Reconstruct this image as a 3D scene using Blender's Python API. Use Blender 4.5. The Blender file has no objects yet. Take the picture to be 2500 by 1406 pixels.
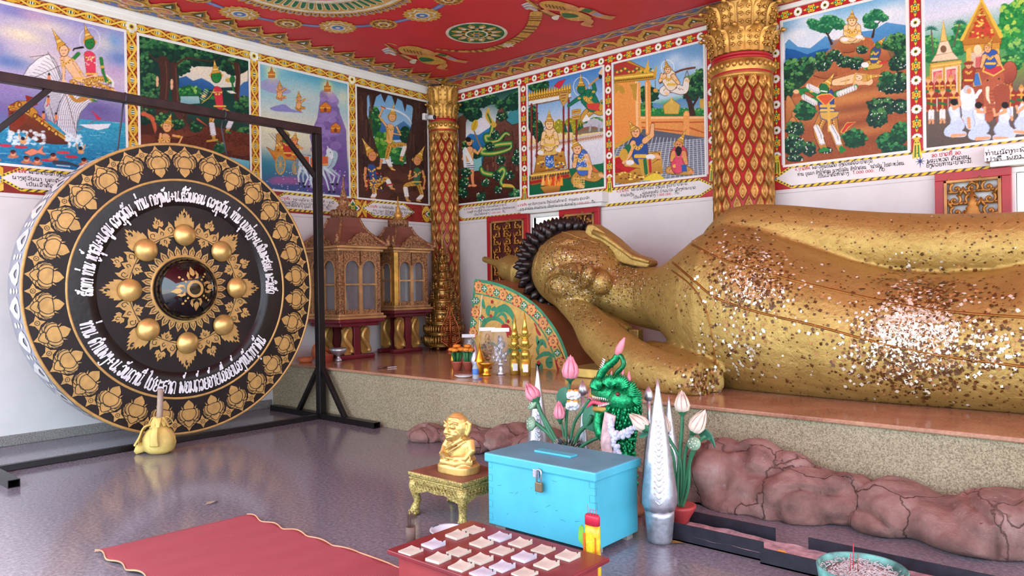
import bpy,bmesh,math,random
import numpy as np
from mathutils import Vector,Matrix,Quaternion
from mathutils.bvhtree import BVHTree
R = math.radians; PI = math.pi
random.seed(7); RNG = np.random.default_rng(11)
SC = bpy.context.scene
COL = SC.collection

# ------------------------------------------------------------------ camera, sky, exposure
F_PX,YAW,PITCH,ROLL = 1832.1,-0.7209,-0.0026,-0.0156
CAMZ = 1.5
WL,WB = -8.636,8.235            # left wall x, back wall y
PY0,PZ = 5.15,0.585             # dais front y, dais height
CEIL = 4.60


def _axes():
    cy,sy,cp,sp = math.cos(YAW),math.sin(YAW),math.cos(PITCH),math.sin(PITCH)
    f = Vector((sy*cp,cy*cp,sp)); r = Vector((cy,-sy,0)); u = r.cross(f)
    c,s = math.cos(ROLL),math.sin(ROLL)
    return c*r+s*u,-s*r+c*u,f


AR,AU,AF = _axes()
CAM = Vector((0,0,CAMZ))
cd = bpy.data.cameras.new('camera'); co = bpy.data.objects.new('camera',cd); COL.objects.link(co)
cd.sensor_width = 36; cd.lens = F_PX/2500*36; cd.clip_start = 0.05; cd.clip_end = 500
co.matrix_world = Matrix(((AR.x,AU.x,-AF.x,0),(AR.y,AU.y,-AF.y,0),(AR.z,AU.z,-AF.z,CAMZ),(0,0,0,1)))
SC.camera = co

w = bpy.data.worlds.new('sky'); SC.world = w; w.use_nodes = True
_b = w.node_tree.nodes['Background']; _b.inputs[0].default_value = (0.70,0.85,1.0,1); _b.inputs[1].default_value = 1.9
_sl = bpy.data.lights.new('sun','SUN'); _sl.energy = 5; _sl.angle = R(12); _sl.color = (1,.98,.96)
_so = bpy.data.objects.new('sun',_sl); COL.objects.link(_so)
_so.rotation_euler = Vector((-0.42,0.42,-0.95)).to_track_quat('-Z','Y').to_euler(); _so.location = (6,-6,9)
SC.view_settings.view_transform = 'Standard'; SC.view_settings.look = 'None'
SC.view_settings.exposure = 1.45; SC.view_settings.gamma = 1
SC.view_settings.use_curve_mapping = False
try:
    SC.cycles.use_denoising = True; SC.cycles.max_bounces = 8; SC.cycles.sample_clamp_indirect = 8
    SC.cycles.caustics_reflective = False; SC.cycles.caustics_refractive = False
except Exception:
    pass


# ------------------------------------------------------------------ places: a line of sight met with a known plane of the room
def ray(px,py): return AF+AR*((px - 1250)/F_PX)+AU*((703 - py)/F_PX)
def HX(px,py,X): d = ray(px,py); return CAM+d*(X/d.x)
def HY(px,py,Y): d = ray(px,py); return CAM+d*(Y/d.y)
def HZ(px,py,Z): d = ray(px,py); return CAM+d*((Z - CAMZ)/d.z)


# ------------------------------------------------------------------ colour and materials
def lin(c):
    o = []
    for v in c[:3]:
        v = v/255
        o.append(v/12.92 if v <= .04045 else ((v+.055)/1.055) ** 2.4)
    return (*o,1)


class NT:
    def __init__(s,name):
        m = bpy.data.materials.new(name); m.use_nodes = True; s.m = m; s.t = m.node_tree; s.N = s.t.nodes
        s.b = s.N['Principled BSDF']
    def n(s,typ,**k):
        x = s.N.new(typ)
        for a,v in k.items():
            if a[0] == '_': setattr(x,a[1:],v)
            else: x.inputs[a.replace('__',' ')].default_value = v
        return x
    def l(s,a,b): s.t.links.new(a,b)
    def ramp(s,fac,stops,interp='LINEAR'):
        r = s.N.new('ShaderNodeValToRGB'); r.color_ramp.interpolation = interp
        e = r.color_ramp.elements
        while len(e) < len(stops): e.new(.5)
        for i,(p,c) in enumerate(stops):
            e[i].position = p; e[i].color = lin(c) if max(c) > 1.01 or len(c) == 3 else c
        s.l(fac,r.inputs[0]); return r.outputs[0]
    def coord(s,kind='Object'): return s.N.new('ShaderNodeTexCoord').outputs[kind]
    def noise(s,scale,detail=4,co=None,rough=.55):
        x = s.n('ShaderNodeTexNoise',Scale=scale,Detail=detail,Roughness=rough)
        s.l(co or s.coord(),x.inputs['Vector']); return x.outputs[0]
    def vor(s,scale,feature='F1',co=None,out=0):
        x = s.n('ShaderNodeTexVoronoi',Scale=scale); x.feature = feature
        s.l(co or s.coord(),x.inputs['Vector']); return x.outputs[out]
    def bump(s,h,strength=.3,dist=.01):
        b = s.n('ShaderNodeBump',Strength=strength,Distance=dist)
        s.l(h,b.inputs['Height']); s.l(b.outputs[0],s.b.inputs['Normal'])
    def mix(s,fac,a,b):
        x = s.N.new('ShaderNodeMix'); x.data_type = 'RGBA'
        for v,i in ((fac,0),(a,6),(b,7)):
            if isinstance(v,(int,float)): x.inputs[i].default_value = v
            elif isinstance(v,tuple): x.inputs[i].default_value = lin(v)
            else: s.l(v,x.inputs[i])
        return x.outputs[2]
    def base(s,sock): s.l(sock,s.b.inputs['Base Color'])


MATS = {}
def mat(name,c,rough=.5,metal=0,var=.12,scale=8,bump=0,bscale=60,spec=.5,alpha=1,trans=0):
    """procedural material: a colour broken up by noise, optional relief"""
    if name in MATS: return MATS[name]
    t = NT(name); b = t.b
    b.inputs['Roughness'].default_value = rough; b.inputs['Metallic'].default_value = metal
    b.inputs['Specular IOR Level'].default_value = spec
    d = tuple(max(0,v*(1 - var)) for v in c); e = tuple(min(255,v*(1+var)) for v in c)
    t.base(t.ramp(t.noise(scale),[(.3,d),(.7,e)]))
    if bump: t.bump(t.noise(bscale,6),bump,.004)
    if alpha < 1: b.inputs['Alpha'].default_value = alpha
    if trans: b.inputs['Transmission Weight'].default_value = trans
    MATS[name] = t.m; return t.m


def paint_mat(name='painted_pigment',rough=.45):
    if name in MATS: return MATS[name]
    t = NT(name); a = t.n('ShaderNodeVertexColor'); a.layer_name = 'Col'
    t.base(a.outputs[0]); t.b.inputs['Roughness'].default_value = rough
    t.b.inputs['Specular IOR Level'].default_value = .25
    MATS[name] = t.m; return t.m


# ------------------------------------------------------------------ mesh building
def spline(pts,n=6,closed=False):
    P = [Vector(p) for p in pts]; o = []
    m = len(P); rng = m if closed else m - 1
    for i in range(rng):
        if closed: a,b,c,d = P[(i - 1) % m],P[i],P[(i+1) % m],P[(i+2) % m]
        else: a,b,c,d = P[max(i - 1,0)],P[i],P[i+1],P[min(i+2,m - 1)]
        for k in range(n):
            t = k/n
            o.append(.5*((2*b)+(c - a)*t+(2*a - 5*b+4*c - d)*t*t+(3*b - a - 3*c+d)*t ** 3))
    if not closed: o.append(P[-1].copy())
    return o


class MB:
    def __init__(s): s.v = []; s.f = []; s.m = []; s.s = []
    def add(s,vs,fs,mi=0,sm=False,T=None):
        o = len(s.v)
        s.v += [(T @ Vector(p)) if T else Vector(p) for p in vs]
        for f in fs: s.f.append([o+i for i in f]); s.m.append(mi); s.s.append(sm)
        return s
    def box(s,x0,x1,y0,y1,z0,z1,mi=0,T=None):
        v = [(x,y,z) for z in (z0,z1) for y in (y0,y1) for x in (x0,x1)]
        return s.add(v,[(0,2,3,1),(4,5,7,6),(0,1,5,4),(2,6,7,3),(0,4,6,2),(1,3,7,5)],mi,False,T)
    def cbox(s,c,sz,mi=0,T=None):
        return s.box(c[0] - sz[0]/2,c[0]+sz[0]/2,c[1] - sz[1]/2,c[1]+sz[1]/2,c[2] - sz[2]/2,c[2]+sz[2]/2,mi,T)
    def bar(s,a,b,wd,ht=None,mi=0,up=(0,0,1)):
        a,b = Vector(a),Vector(b); d = b - a; L = d.length; z = d.normalized(); u = Vector(up)
        if abs(z.dot(u)) > .95: u = Vector((0,1,0))
        x = u.cross(z).normalized(); y = z.cross(x)
        T = Matrix(((x.x,y.x,z.x,a.x),(x.y,y.y,z.y,a.y),(x.z,y.z,z.z,a.z),(0,0,0,1)))
        h = ht or wd
        return s.box(-wd/2,wd/2,-h/2,h/2,0,L,mi,T)
    def tube(s,pts,r,n=8,mi=0,sm=True,caps=True,flat=1,up=None,T=None):
        P = [Vector(p) for p in pts]; k = len(P)
        rs = list(r) if hasattr(r,'__len__') else [r]*k
        vs = []; prev = None
        for i in range(k):
            t = (P[min(i+1,k - 1)] - P[max(i - 1,0)])
            t = t.normalized() if t.length > 1e-9 else Vector((0,0,1))
            if prev is None:
                u = Vector(up) if up else (Vector((0,0,1)) if abs(t.z) < .9 else Vector((1,0,0)))
            else: u = prev
            x = (u - t*u.dot(t)); x = x.normalized() if x.length > 1e-6 else t.orthogonal().normalized()
            prev = x; y = t.cross(x)
            for j in range(n):
                a = 2*PI*j/n
                vs.append(P[i]+x*(math.cos(a)*rs[i])+y*(math.sin(a)*rs[i]*flat))
        fs = [(i*n+j,i*n+(j+1) % n,(i+1)*n+(j+1) % n,(i+1)*n+j) for i in range(k - 1) for j in range(n)]
        if caps: fs += [tuple(range(n - 1,-1,-1)),tuple((k - 1)*n+j for j in range(n))]
        return s.add(vs,fs,mi,sm,T)
    def lathe(s,prof,n=24,c=(0,0,0),mi=0,sm=True,T=None,sx=1,sy=1,wob=None,caps=True):
        vs = []; k = len(prof)
        for r,z in prof:
            for j in range(n):
                a = 2*PI*j/n; q = r*(wob(a,z) if wob else 1)
                vs.append((c[0]+q*math.cos(a)*sx,c[1]+q*math.sin(a)*sy,c[2]+z))
        fs = [(i*n+j,i*n+(j+1) % n,(i+1)*n+(j+1) % n,(i+1)*n+j) for i in range(k - 1) for j in range(n)]
        if caps and prof[0][0] > 1e-5: fs.append(tuple(range(n - 1,-1,-1)))
        if caps and prof[-1][0] > 1e-5: fs.append(tuple((k - 1)*n+j for j in range(n)))
        return s.add(vs,fs,mi,sm,T)
    def ell(s,c,r,rot=None,nu=16,nv=10,mi=0,sm=True,T=None):
        M = (rot.to_matrix() if hasattr(rot,'to_matrix') else Matrix.Identity(3))
        r = r if hasattr(r,'__len__') else (r,r,r)
        vs = [Vector(c)+M @ Vector((0,0,-r[2]))]
        for i in range(1,nv):
            p = -PI/2+PI*i/nv
            for j in range(nu):
                a = 2*PI*j/nu
                vs.append(Vector(c)+M @ Vector((r[0]*math.cos(p)*math.cos(a),r[1]*math.cos(p)*math.sin(a),r[2]*math.sin(p))))
        vs.append(Vector(c)+M @ Vector((0,0,r[2]))); L = len(vs) - 1
        fs = [(0,1+(j+1) % nu,1+j) for j in range(nu)]
        for i in range(nv - 2):
            for j in range(nu):
                a = 1+i*nu+j; b = 1+i*nu+(j+1) % nu
                fs.append((a,b,b+nu,a+nu))
        o = 1+(nv - 2)*nu
        fs += [(o+j,o+(j+1) % nu,L) for j in range(nu)]
        return s.add(vs,fs,mi,sm,T)
    def prism(s,poly,d0,d1,T=None,mi=0,sm=False):
        """polygon (u,v) given thickness d0..d1 along w; T maps (u,v,w) to the place"""
        k = len(poly)
        a = sum(poly[i][0]*poly[(i+1) % k][1] - poly[(i+1) % k][0]*poly[i][1] for i in range(k))
        if a < 0: poly = list(poly)[::-1]
        if d1 < d0: d0,d1 = d1,d0
        vs = [(p[0],p[1],d0) for p in poly]+[(p[0],p[1],d1) for p in poly]
        fs = [tuple(range(k - 1,-1,-1)),tuple(range(k,2*k))]
        s.add(vs,fs,mi,False,T)
        o = len(s.v) - 2*k
        for i in range(k): s.f.append([o+i,o+(i+1) % k,o+k+(i+1) % k,o+k+i]); s.m.append(mi); s.s.append(sm)
        return s
    def flat(s,poly,w=0,T=None,mi=0): return s.add([(p[0],p[1],w) for p in poly],[tuple(range(len(poly)))],mi,False,T)
    def ribbon(s,pts,wd,w=0,T=None,mi=0,dw=0):
        """flat brush stroke in the (u,v) plane at height w"""
        P = [Vector((p[0],p[1])) for p in pts]; k = len(P)
        if k < 2: return s
        vs = []
        for i in range(k):
            t = P[min(i+1,k - 1)] - P[max(i - 1,0)]
            t = t.normalized() if t.length > 1e-9 else Vector((1,0))
            nrm = Vector((-t.y,t.x)); h = (wd[i] if hasattr(wd,'__len__') else wd)/2
            vs += [(P[i].x+nrm.x*h,P[i].y+nrm.y*h,w+dw*i),(P[i].x - nrm.x*h,P[i].y - nrm.y*h,w+dw*i)]
        return s.add(vs,[(2*i,2*i+1,2*i+3,2*i+2) for i in range(k - 1)],mi,False,T)
    def sections(s,secs,n=24,mi=0,ex=2.0,caps=True,axis='x'):
        """loft of superellipses: (pos, (c1,c2), half1, half2)"""
        vs = []
        for q,c,a,b in secs:
            for j in range(n):
                t = 2*PI*j/n; ct,st = math.cos(t),math.sin(t)
                u = c[0]+a*math.copysign(abs(ct) ** (2/ex),ct); v = c[1]+b*math.copysign(abs(st) ** (2/ex),st)
                vs.append((q,u,v) if axis == 'x' else (u,v,q) if axis == 'z' else (u,q,v))
        k = len(secs)
        fs = [(i*n+j,i*n+(j+1) % n,(i+1)*n+(j+1) % n,(i+1)*n+j) for i in range(k - 1) for j in range(n)]
        if caps: fs += [tuple(range(n - 1,-1,-1)),tuple((k - 1)*n+j for j in range(n))]
        return s.add(vs,fs,mi,True)
    def build(s,name,mats,parent=None,label=None,cat=None,group=None,kind=None,bevel=0,world=True,fixn=True,seg=2):
        off = Vector((0,0,0))
        if parent is not None and world:
            q = parent
            while q is not None: off = off+Vector(q.location); q = q.parent
        me = bpy.data.meshes.new(name)
        me.from_pydata([tuple(p - off) for p in s.v],[],s.f)
        mats = mats if isinstance(mats,(list,tuple)) else [mats]
        for m in mats: me.materials.append(m)
        me.polygons.foreach_set('material_index',s.m); me.polygons.foreach_set('use_smooth',s.s)
        if fixn:
            bm = bmesh.new(); bm.from_mesh(me); bmesh.ops.recalc_face_normals(bm,faces=bm.faces); bm.to_mesh(me); bm.free()
        me.update()
        o = bpy.data.objects.new(name,me); COL.objects.link(o)
        if parent is not None: o.parent = parent
        if bevel:
            b = o.modifiers.new('bevel','BEVEL'); b.width = bevel; b.segments = seg; b.limit_method = 'ANGLE'; b.angle_limit = R(40)
        tag(o,label,cat,group,kind)
        return o


def tag(o,label=None,cat=None,group=None,kind=None):
    if label: o['label'] = label
    if cat: o['category'] = cat
    if group: o['group'] = group
    if kind: o['kind'] = kind
    return o


def thing(name,label,cat,loc=(0,0,0),rz=0,group=None):
    o = bpy.data.objects.new(name,None); COL.objects.link(o); o.empty_display_size = .1
    o.location = loc; o.rotation_euler = (0,0,rz)
    return tag(o,label,cat,group)


def kids(o): return [c for c in list(COL.objects) if c.parent == o]


def dup(o,loc,rz=None,label=None,group=None,scale=None):
    def cp(x,par):
        c = x.copy(); COL.objects.link(c)
        if par is not None: c.parent = par
        for ch in kids(x): cp(ch,c)
        return c
    r = cp(o,None); r.location = loc
    if rz is not None: r.rotation_euler = (0,0,rz)
    if scale: r.scale = (scale,scale,scale) if not hasattr(scale,'__len__') else scale
    if label: r['label'] = label
    if group: r['group'] = group
    return r


def TW(o,ex,ey,ez):
    """matrix with given origin and axes: local (u,v,w) to the place"""
    ex,ey,ez,o = Vector(ex),Vector(ey),Vector(ez),Vector(o)
    return Matrix(((ex.x,ey.x,ez.x,o.x),(ex.y,ey.y,ez.y,o.y),(ex.z,ey.z,ez.z,o.z),(0,0,0,1)))


T_LEFT = TW((WL,0,0),(0,1,0),(0,0,1),(1,0,0))      # left wall: (y, z, out)
T_BACK = TW((0,WB,0),(1,0,0),(0,0,1),(0,-1,0))     # back wall: (x, z, out)
T_CEIL = TW((0,0,CEIL),(1,0,0),(0,1,0),(0,0,-1))   # ceiling: (x, y, down)


def struct(name,mb,mats,**k): return mb.build(name,mats,kind='structure',**k)


# ------------------------------------------------------------------ common materials
def gold(name,c=(205,160,75),rough=.4,metal=.75,bump=.25,bscale=80):
    return mat(name,c,rough,metal,.15,6,bump,bscale)


M_WHITE = mat('white_wall_paint',(232,229,226),.6,0,.02,3)
M_TRIM = mat('white_gloss_trim',(238,236,232),.45,0,.02,3)
M_RED = mat('red_gloss_paint',(176,32,40),.4,0,.06,5)
M_GOLD = gold('gilded_plaster',(196,148,74),.42,.6)
M_GOLDC = gold('carved_gilding',(178,130,78),.5,.45)
M_BLACK = mat('black_paint',(14,12,13),.35,0,.2,5)
M_STEEL = mat('black_steel_tube',(26,20,21),.35,.2,.25,12)
M_SILVER = mat('silver_foil',(200,200,208),.36,.8,.08,30,.3,50)
M_DARKGOLD = mat('bronze_gilding',(150,112,58),.35,.8,.3,20)

# ------------------------------------------------------------------ the room
def granite():
    t = NT('polished_granite'); co = t.coord()
    a = t.ramp(t.noise(42,8,co,.75),[(.36,(70,66,74)),(.47,(118,114,124)),(.56,(146,141,152)),(.68,(182,177,188))])
    b = t.ramp(t.vor(140,'F1',co),[(.0,(46,44,50)),(.35,(124,119,128))])
    c = t.mix(.35,a,b)
    big = t.ramp(t.noise(1.3,3,co),[(.3,(118,106,108)),(.7,(122,117,128))])
    t.base(t.mix(.3,c,big)); t.b.inputs['Roughness'].default_value = .13
    t.b.inputs['Specular IOR Level'].default_value = .6
    return t.m


def pebble(name,stops,rough=.75,sc=115):
    t = NT(name); co = t.coord()
    n = t.noise(sc,5,co,.75)
    big = t.ramp(t.noise(1.1,4,co),[(.35,(130,110,80)),(.7,(182,168,140))])
    t.base(t.mix(.3,t.ramp(n,stops),big)); t.b.inputs['Roughness'].default_value = rough
    t.bump(n,.4,.006)
    return t.m


M_GRANITE = granite()
M_PEBBLE = pebble('washed_pebble_render',[(.36,(58,50,40)),(.45,(128,114,88)),(.52,(172,158,126)),(.7,(204,192,164))])
M_PEBBLEG = pebble('grey_pebble_render',[(.38,(62,64,68)),(.46,(120,122,126)),(.55,(160,162,164)),(.7,(196,196,196))])


def marble():
    t = NT('brown_marble'); co = t.coord()
    a = t.ramp(t.noise(2.2,8,co,.6),[(.3,(150,100,80)),(.5,(182,132,104)),(.7,(202,158,124))])
    t.base(t.mix(.25,a,t.ramp(t.noise(60,4,co),[(.4,(120,78,60)),(.6,(190,150,120))])))
    t.b.inputs['Roughness'].default_value = .16
    return t.m


M_MARBLE = marble()
struct('floor',MB().box(-8.64,5.2,-2.5,8.6,-.2,0),M_GRANITE)
struct('ground',MB().box(-60,60,-70,60,-.6,-.21),mat('pale_concrete_yard',(200,194,184),.8,0,.06,1.2))
struct('wall_left',MB().box(WL - .3,WL,.2,WB+.35,0,CEIL+.1),M_WHITE)
struct('baseboard_left',MB().box(WL,WL+.02,.2,PY0,0,.105),M_PEBBLEG,bevel=.006)
WIN1,WIN2,WZ0,WZ1 = (-6.80,-6.16),(-1.06,-.42),1.25,2.47
mb = MB()
for x0,x1,z0,z1 in ((WL,WIN1[0],0,CEIL),(WIN1[1],WIN2[0],0,CEIL),(WIN2[1],4.6,0,CEIL),(*WIN1,0,WZ0),(*WIN1,WZ1,CEIL),(*WIN2,0,WZ0),(*WIN2,WZ1,CEIL)):
    mb.box(x0,x1,WB,WB+.33,z0,z1)
struct('wall_back',mb,M_WHITE)
mb = MB()
mb.box(WL,4.6,PY0+.02,WB,0,PZ - .03)
ds = struct('platform',mb,M_PEBBLE); ds['label'] = 'raised dais faced in washed pebbles along the back wall'
mb = MB(); mb.box(WL,4.6,PY0 - .012,WB,PZ - .03,PZ)
struct('platform_top',mb,M_MARBLE,bevel=.008)
struct('ceiling',MB().box(WL - .3,4.6,-.9,WB+.35,CEIL,CEIL+.12),mat('red_ceiling_paint',(212,46,56),.55,0,.04,2))
# white mouldings where wall and ceiling meet
mb = MB(); mb.box(WL,WL+.035,.2,WB,4.485,4.58); mb.box(WL,WL+.06,.2,WB,4.56,4.598)
struct('trim_1',mb,M_TRIM,bevel=.012)
mb = MB(); mb.box(WL,4.6,WB - .035,WB,4.49,4.545)
struct('trim_2',mb,M_TRIM,bevel=.012)


# ------------------------------------------------------------------ a painter's canvas: pigment per vertex of a fine flat mesh
class Cv:
    def __init__(s,W,H,fpx=None,z=(0,0,1)):
        s.W,s.H,s.f,s.z = W*2,H*2,fpx,z
        s.a = np.zeros((s.H,s.W,3)); s.a[:] = 200
    def mp(s,pts):
        o = []
        for x,y in pts:
            if s.f:
                u,v = s.f(s.z[0]+x/s.z[2],s.z[1]+y/s.z[2])
            else: u,v = x,y
            o.append((u*s.W,v*s.H))
        return np.array(o,float)
    def sc(s):
        a = s.mp([(0,0),(30,0)]); return abs(a[1,0] - a[0,0])/30
    def _mask(s,P):
        x0,x1 = int(max(0,P[:,0].min() - 1)),int(min(s.W,P[:,0].max()+2))
        y0,y1 = int(max(0,P[:,1].min() - 1)),int(min(s.H,P[:,1].max()+2))
        if x1 <= x0 or y1 <= y0: return None
        X,Y = np.meshgrid(np.arange(x0,x1)+.5,np.arange(y0,y1)+.5)
        m = np.zeros(X.shape,bool); n = len(P)
        for i in range(n):
            ax,ay = P[i]; bx,by = P[(i+1) % n]
            if ay == by: continue
            c = ((ay > Y) != (by > Y)) & (X < (bx - ax)*(Y - ay)/(by - ay)+ax)
            m ^= c
        return x0,x1,y0,y1,m
    def _put(s,R_,c1,c2=None,al=1,nz=0):
        if R_ is None: return
        x0,x1,y0,y1,m = R_
        c = np.zeros((y1 - y0,x1 - x0,3)); c[:] = c1
        if c2 is not None:
            t = np.linspace(0,1,y1 - y0)[:,None,None]; c = np.array(c1)*(1 - t)+np.array(c2)*t+np.zeros_like(c)
        if nz:
            k = RNG.normal(0,nz,((y1 - y0) // 5+2,(x1 - x0) // 5+2,1)); k = np.repeat(np.repeat(k,5,0),5,1)[:y1 - y0,:x1 - x0]
            c = c+k
        w = (m*al)[...,None]
        s.a[y0:y1,x0:x1] = s.a[y0:y1,x0:x1]*(1 - w)+c*w
    def poly(s,pts,c,c2=None,al=1,nz=0,sm=False,oc=None,ow=2):
        if sm: pts = [tuple(p)[:2] for p in spline([(a,b,0) for a,b in pts],5,True)]
        s._put(s._mask(s.mp(pts)),c,c2,al,nz)
        if oc: s.line(list(pts)+[pts[0]],ow,oc)
    def line(s,pts,w,c,sm=False,al=1):
        if sm and len(pts) > 2: pts = [tuple(p)[:2] for p in spline([(a,b,0) for a,b in pts],5)]
        P = s.mp(pts); ws = (list(w) if hasattr(w,'__len__') else [w]*len(P)); k = s.sc()
        if len(ws) != len(P): ws = list(np.interp(np.linspace(0,1,len(P)),np.linspace(0,1,len(ws)),ws))
        L,Rr = [],[]
        for i in range(len(P)):
            t = P[min(i+1,len(P) - 1)] - P[max(i - 1,0)]; n_ = np.hypot(*t)+1e-9; nn = np.array([-t[1],t[0]])/n_*max(.8,ws[i]*k/2)
            L.append(P[i]+nn); Rr.append(P[i] - nn)
        for i in range(len(P) - 1): s._put(s._mask(np.array([L[i],L[i+1],Rr[i+1],Rr[i]])),c,None,al)
        if k*max(ws) > 5:
            for i in range(len(P)): s._disc(P[i],ws[i]*k/2,c,al)
    def _disc(s,p,r,c,al=1):
        t = np.linspace(0,2*PI,13)[:-1]
        s._put(s._mask(np.stack([p[0]+r*np.cos(t),p[1]+r*np.sin(t)],1)),c,None,al)
    def ell(s,x,y,rx,ry=None,c=(255,255,255),rot=0,al=1,c2=None,nz=0,oc=None,ow=2):
        ry = ry or rx; t = np.linspace(0,2*PI,25)[:-1]; cr,sr = math.cos(rot),math.sin(rot)
        pts = [(x+rx*math.cos(a)*cr - ry*math.sin(a)*sr,y+rx*math.cos(a)*sr+ry*math.sin(a)*cr) for a in t]
        s.poly(pts,c,c2,al,nz,oc=oc,ow=ow)
    def soft(s,x,y,rx,ry,c,al=.7):
        p = s.mp([(x,y),(x+rx,y),(x,y+ry)]); ax = abs(p[1,0] - p[0,0]); ay = abs(p[2,1] - p[0,1])
        x0,x1 = int(max(0,p[0,0] - 2*ax)),int(min(s.W,p[0,0]+2*ax)); y0,y1 = int(max(0,p[0,1] - 2*ay)),int(min(s.H,p[0,1]+2*ay))
        if x1 <= x0 or y1 <= y0: return
        X,Y = np.meshgrid(np.arange(x0,x1),np.arange(y0,y1))
        w = al*np.exp(-(((X - p[0,0])/ax) ** 2+((Y - p[0,1])/ay) ** 2)*1.2)[...,None]
        s.a[y0:y1,x0:x1] = s.a[y0:y1,x0:x1]*(1 - w)+np.array(c)*w
    def grad(s,stops):
        t = np.linspace(0,1,s.H)
        for k in range(3): s.a[:,:,k] = np.interp(t,[q[0] for q in stops],[q[1][k] for q in stops])[:,None]
    def bush(s,x,y,rx,ry,n=60,dark=(12,52,40),mid=(30,105,60),lt=(120,175,90),r=.17,fl=None):
        s.ell(x,y,rx*.95,ry*.95,dark)
        for i in range(n):
            a = RNG.uniform(0,2*PI); q = math.sqrt(RNG.uniform(0,1)); bx,by = x+rx*q*math.cos(a),y+ry*q*math.sin(a)
            k = np.clip(.5 - (by - y)/ry*.45+RNG.normal(0,.25),0,1)
            c = np.array(dark)*(1 - k)+np.array(mid)*k if k < .6 else np.array(mid)*(1 - (k - .6)*2)+np.array(lt)*(k - .6)*2
            q2 = r*min(rx,ry)*RNG.uniform(.6,1.2)
            s.ell(bx,by,q2*1.3,q2,c,RNG.uniform(-.6,.6))
        if fl:
            for i in range(fl): s.ell(x+rx*RNG.uniform(-.8,.8),y+ry*RNG.uniform(-.8,.8),4,4,(240,235,225))
    def crown(s,hx,hy,tx,ty,r,c=(214,160,60)):
        d = np.array([tx - hx,ty - hy]); L = np.hypot(*d); d = d/L; n_ = np.array([-d[1],d[0]]); h = np.array([hx,hy])
        for k,(q,wv) in enumerate(((.2,1.0),(.36,.66),(.5,.46),(.66,.26))):
            p = h+d*L*q; e = h+d*L*min(1,q+.38)
            s.poly([tuple(p+n_*r*wv),tuple(e),tuple(p - n_*r*wv)],c if k % 2 == 0 else (240,205,110),oc=(110,62,20),ow=2)
    def fig(s,head,r,tip,torso,arms=(),legs=(),skin=(240,185,135),cloth=None,skirt=(205,150,60),lw=None,scarf=None,halo=False,out=(90,45,25),stripe=None):
        lw = lw or r*.75
        if halo: s.line([(head[0]+r*1.9*math.cos(a),head[1] - r*.6+r*2.3*math.sin(a)) for a in np.linspace(0,2*PI,20)],3,(235,240,245))
        for i,l in enumerate(legs):
            s.line(l,[lw*2.1+4,lw*1.7+4,lw*1.2+4],out,True); s.line(l,[lw*2.1,lw*1.7,lw*1.2],skirt,True)
            if stripe:
                A_,B_ = np.array(l[-2]),np.array(l[-1])
                for q in np.linspace(.12,.7,7): p = A_*(1 - q)+B_*q; s.ell(p[0],p[1],lw*.72,lw*.4,stripe); s.line([(p[0] - lw*.6,p[1]+5),(p[0]+lw*.6,p[1]+5)],2,(120,120,134))
            s.line([(l[-1][0] - 2,l[-1][1]),(l[-1][0]+lw*.9,l[-1][1]+lw*.35)],lw*.6,skin)
            for q in np.linspace(.1,.9,7):
                p = np.array(l[0])*(1 - q)+np.array(l[min(1,len(l) - 1)])*q
                s.ell(p[0]+RNG.uniform(-5,5),p[1]+RNG.uniform(-5,5),lw*.2,lw*.2,(130,75,25)); s.ell(p[0]+7,p[1],lw*.14,lw*.14,(250,225,140))
        s.line(torso,[lw*3.3+4,lw*2.4+4,lw*2.7+4],out,False); s.line(torso,[lw*3.3,lw*2.4,lw*2.7],cloth or skin)
        if scarf: s.line([(torso[0][0] - r,torso[0][1] - r*.2),torso[1]],lw*.9,scarf)
        for a in arms:
            s.line(a,[lw+4,lw*.85+4,lw*.6+4],out); s.line(a,[lw,lw*.85,lw*.6],skin)
            s.ell(*a[-1],lw*.5,lw*.5,skin)
            q = np.array(a[0])*.4+np.array(a[1])*.6; s.ell(q[0],q[1],lw*.55,lw*.35,(225,175,70))
        s.line([(torso[0][0] - r*.8,torso[0][1]+r*.1),(torso[0][0],torso[0][1]+r*.75),(torso[0][0]+r*.8,torso[0][1]+r*.1)],r*.45,(222,170,62),True)
        s.line([(torso[-1][0] - lw*1.4,torso[-1][1]),(torso[-1][0]+lw*1.4,torso[-1][1])],lw*.6,(232,190,80))
        for q in range(9):
            a = PI*(q/8); s.ell(torso[0][0]+r*.75*math.cos(a),torso[0][1]+r*.1+r*.62*math.sin(a),r*.14,r*.14,(250,222,130) if q % 2 else (150,84,30))
        for q in (-1,1): s.poly([(head[0]+q*r*.8,head[1]+r*.5),(head[0]+q*r*1.35,head[1] - r*.3),(head[0]+q*r*.9,head[1] - r*.7)],(220,170,66))
        s.ell(head[0],head[1],r*.98,r*1.22,out); s.ell(head[0],head[1],r*.85,r*1.1,skin)
        s.line([(head[0] - r*.5,head[1] - r*.15),(head[0] - r*.15,head[1] - r*.1)],3,(40,25,20)); s.line([(head[0]+r*.15,head[1] - r*.1),(head[0]+r*.5,head[1] - r*.15)],3,(40,25,20))
        s.line([(head[0] - r*.2,head[1]+r*.55),(head[0]+r*.2,head[1]+r*.55)],3,(190,50,50))
        if tip: s.crown(head[0],head[1],tip[0],tip[1],r)
    def out(s):
        a = s.a.reshape(s.H // 2,2,s.W // 2,2,3).mean((1,3)); H,W = a.shape[:2]
        for q,am in ((1,.03),(2,.018)):     # brush texture
            k = RNG.normal(0,am,(H // q+1,W // q+1,1)); a = a*(1+np.repeat(np.repeat(k,q,0),q,1)[:H,:W])
        return np.clip(a,0,255)


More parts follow.
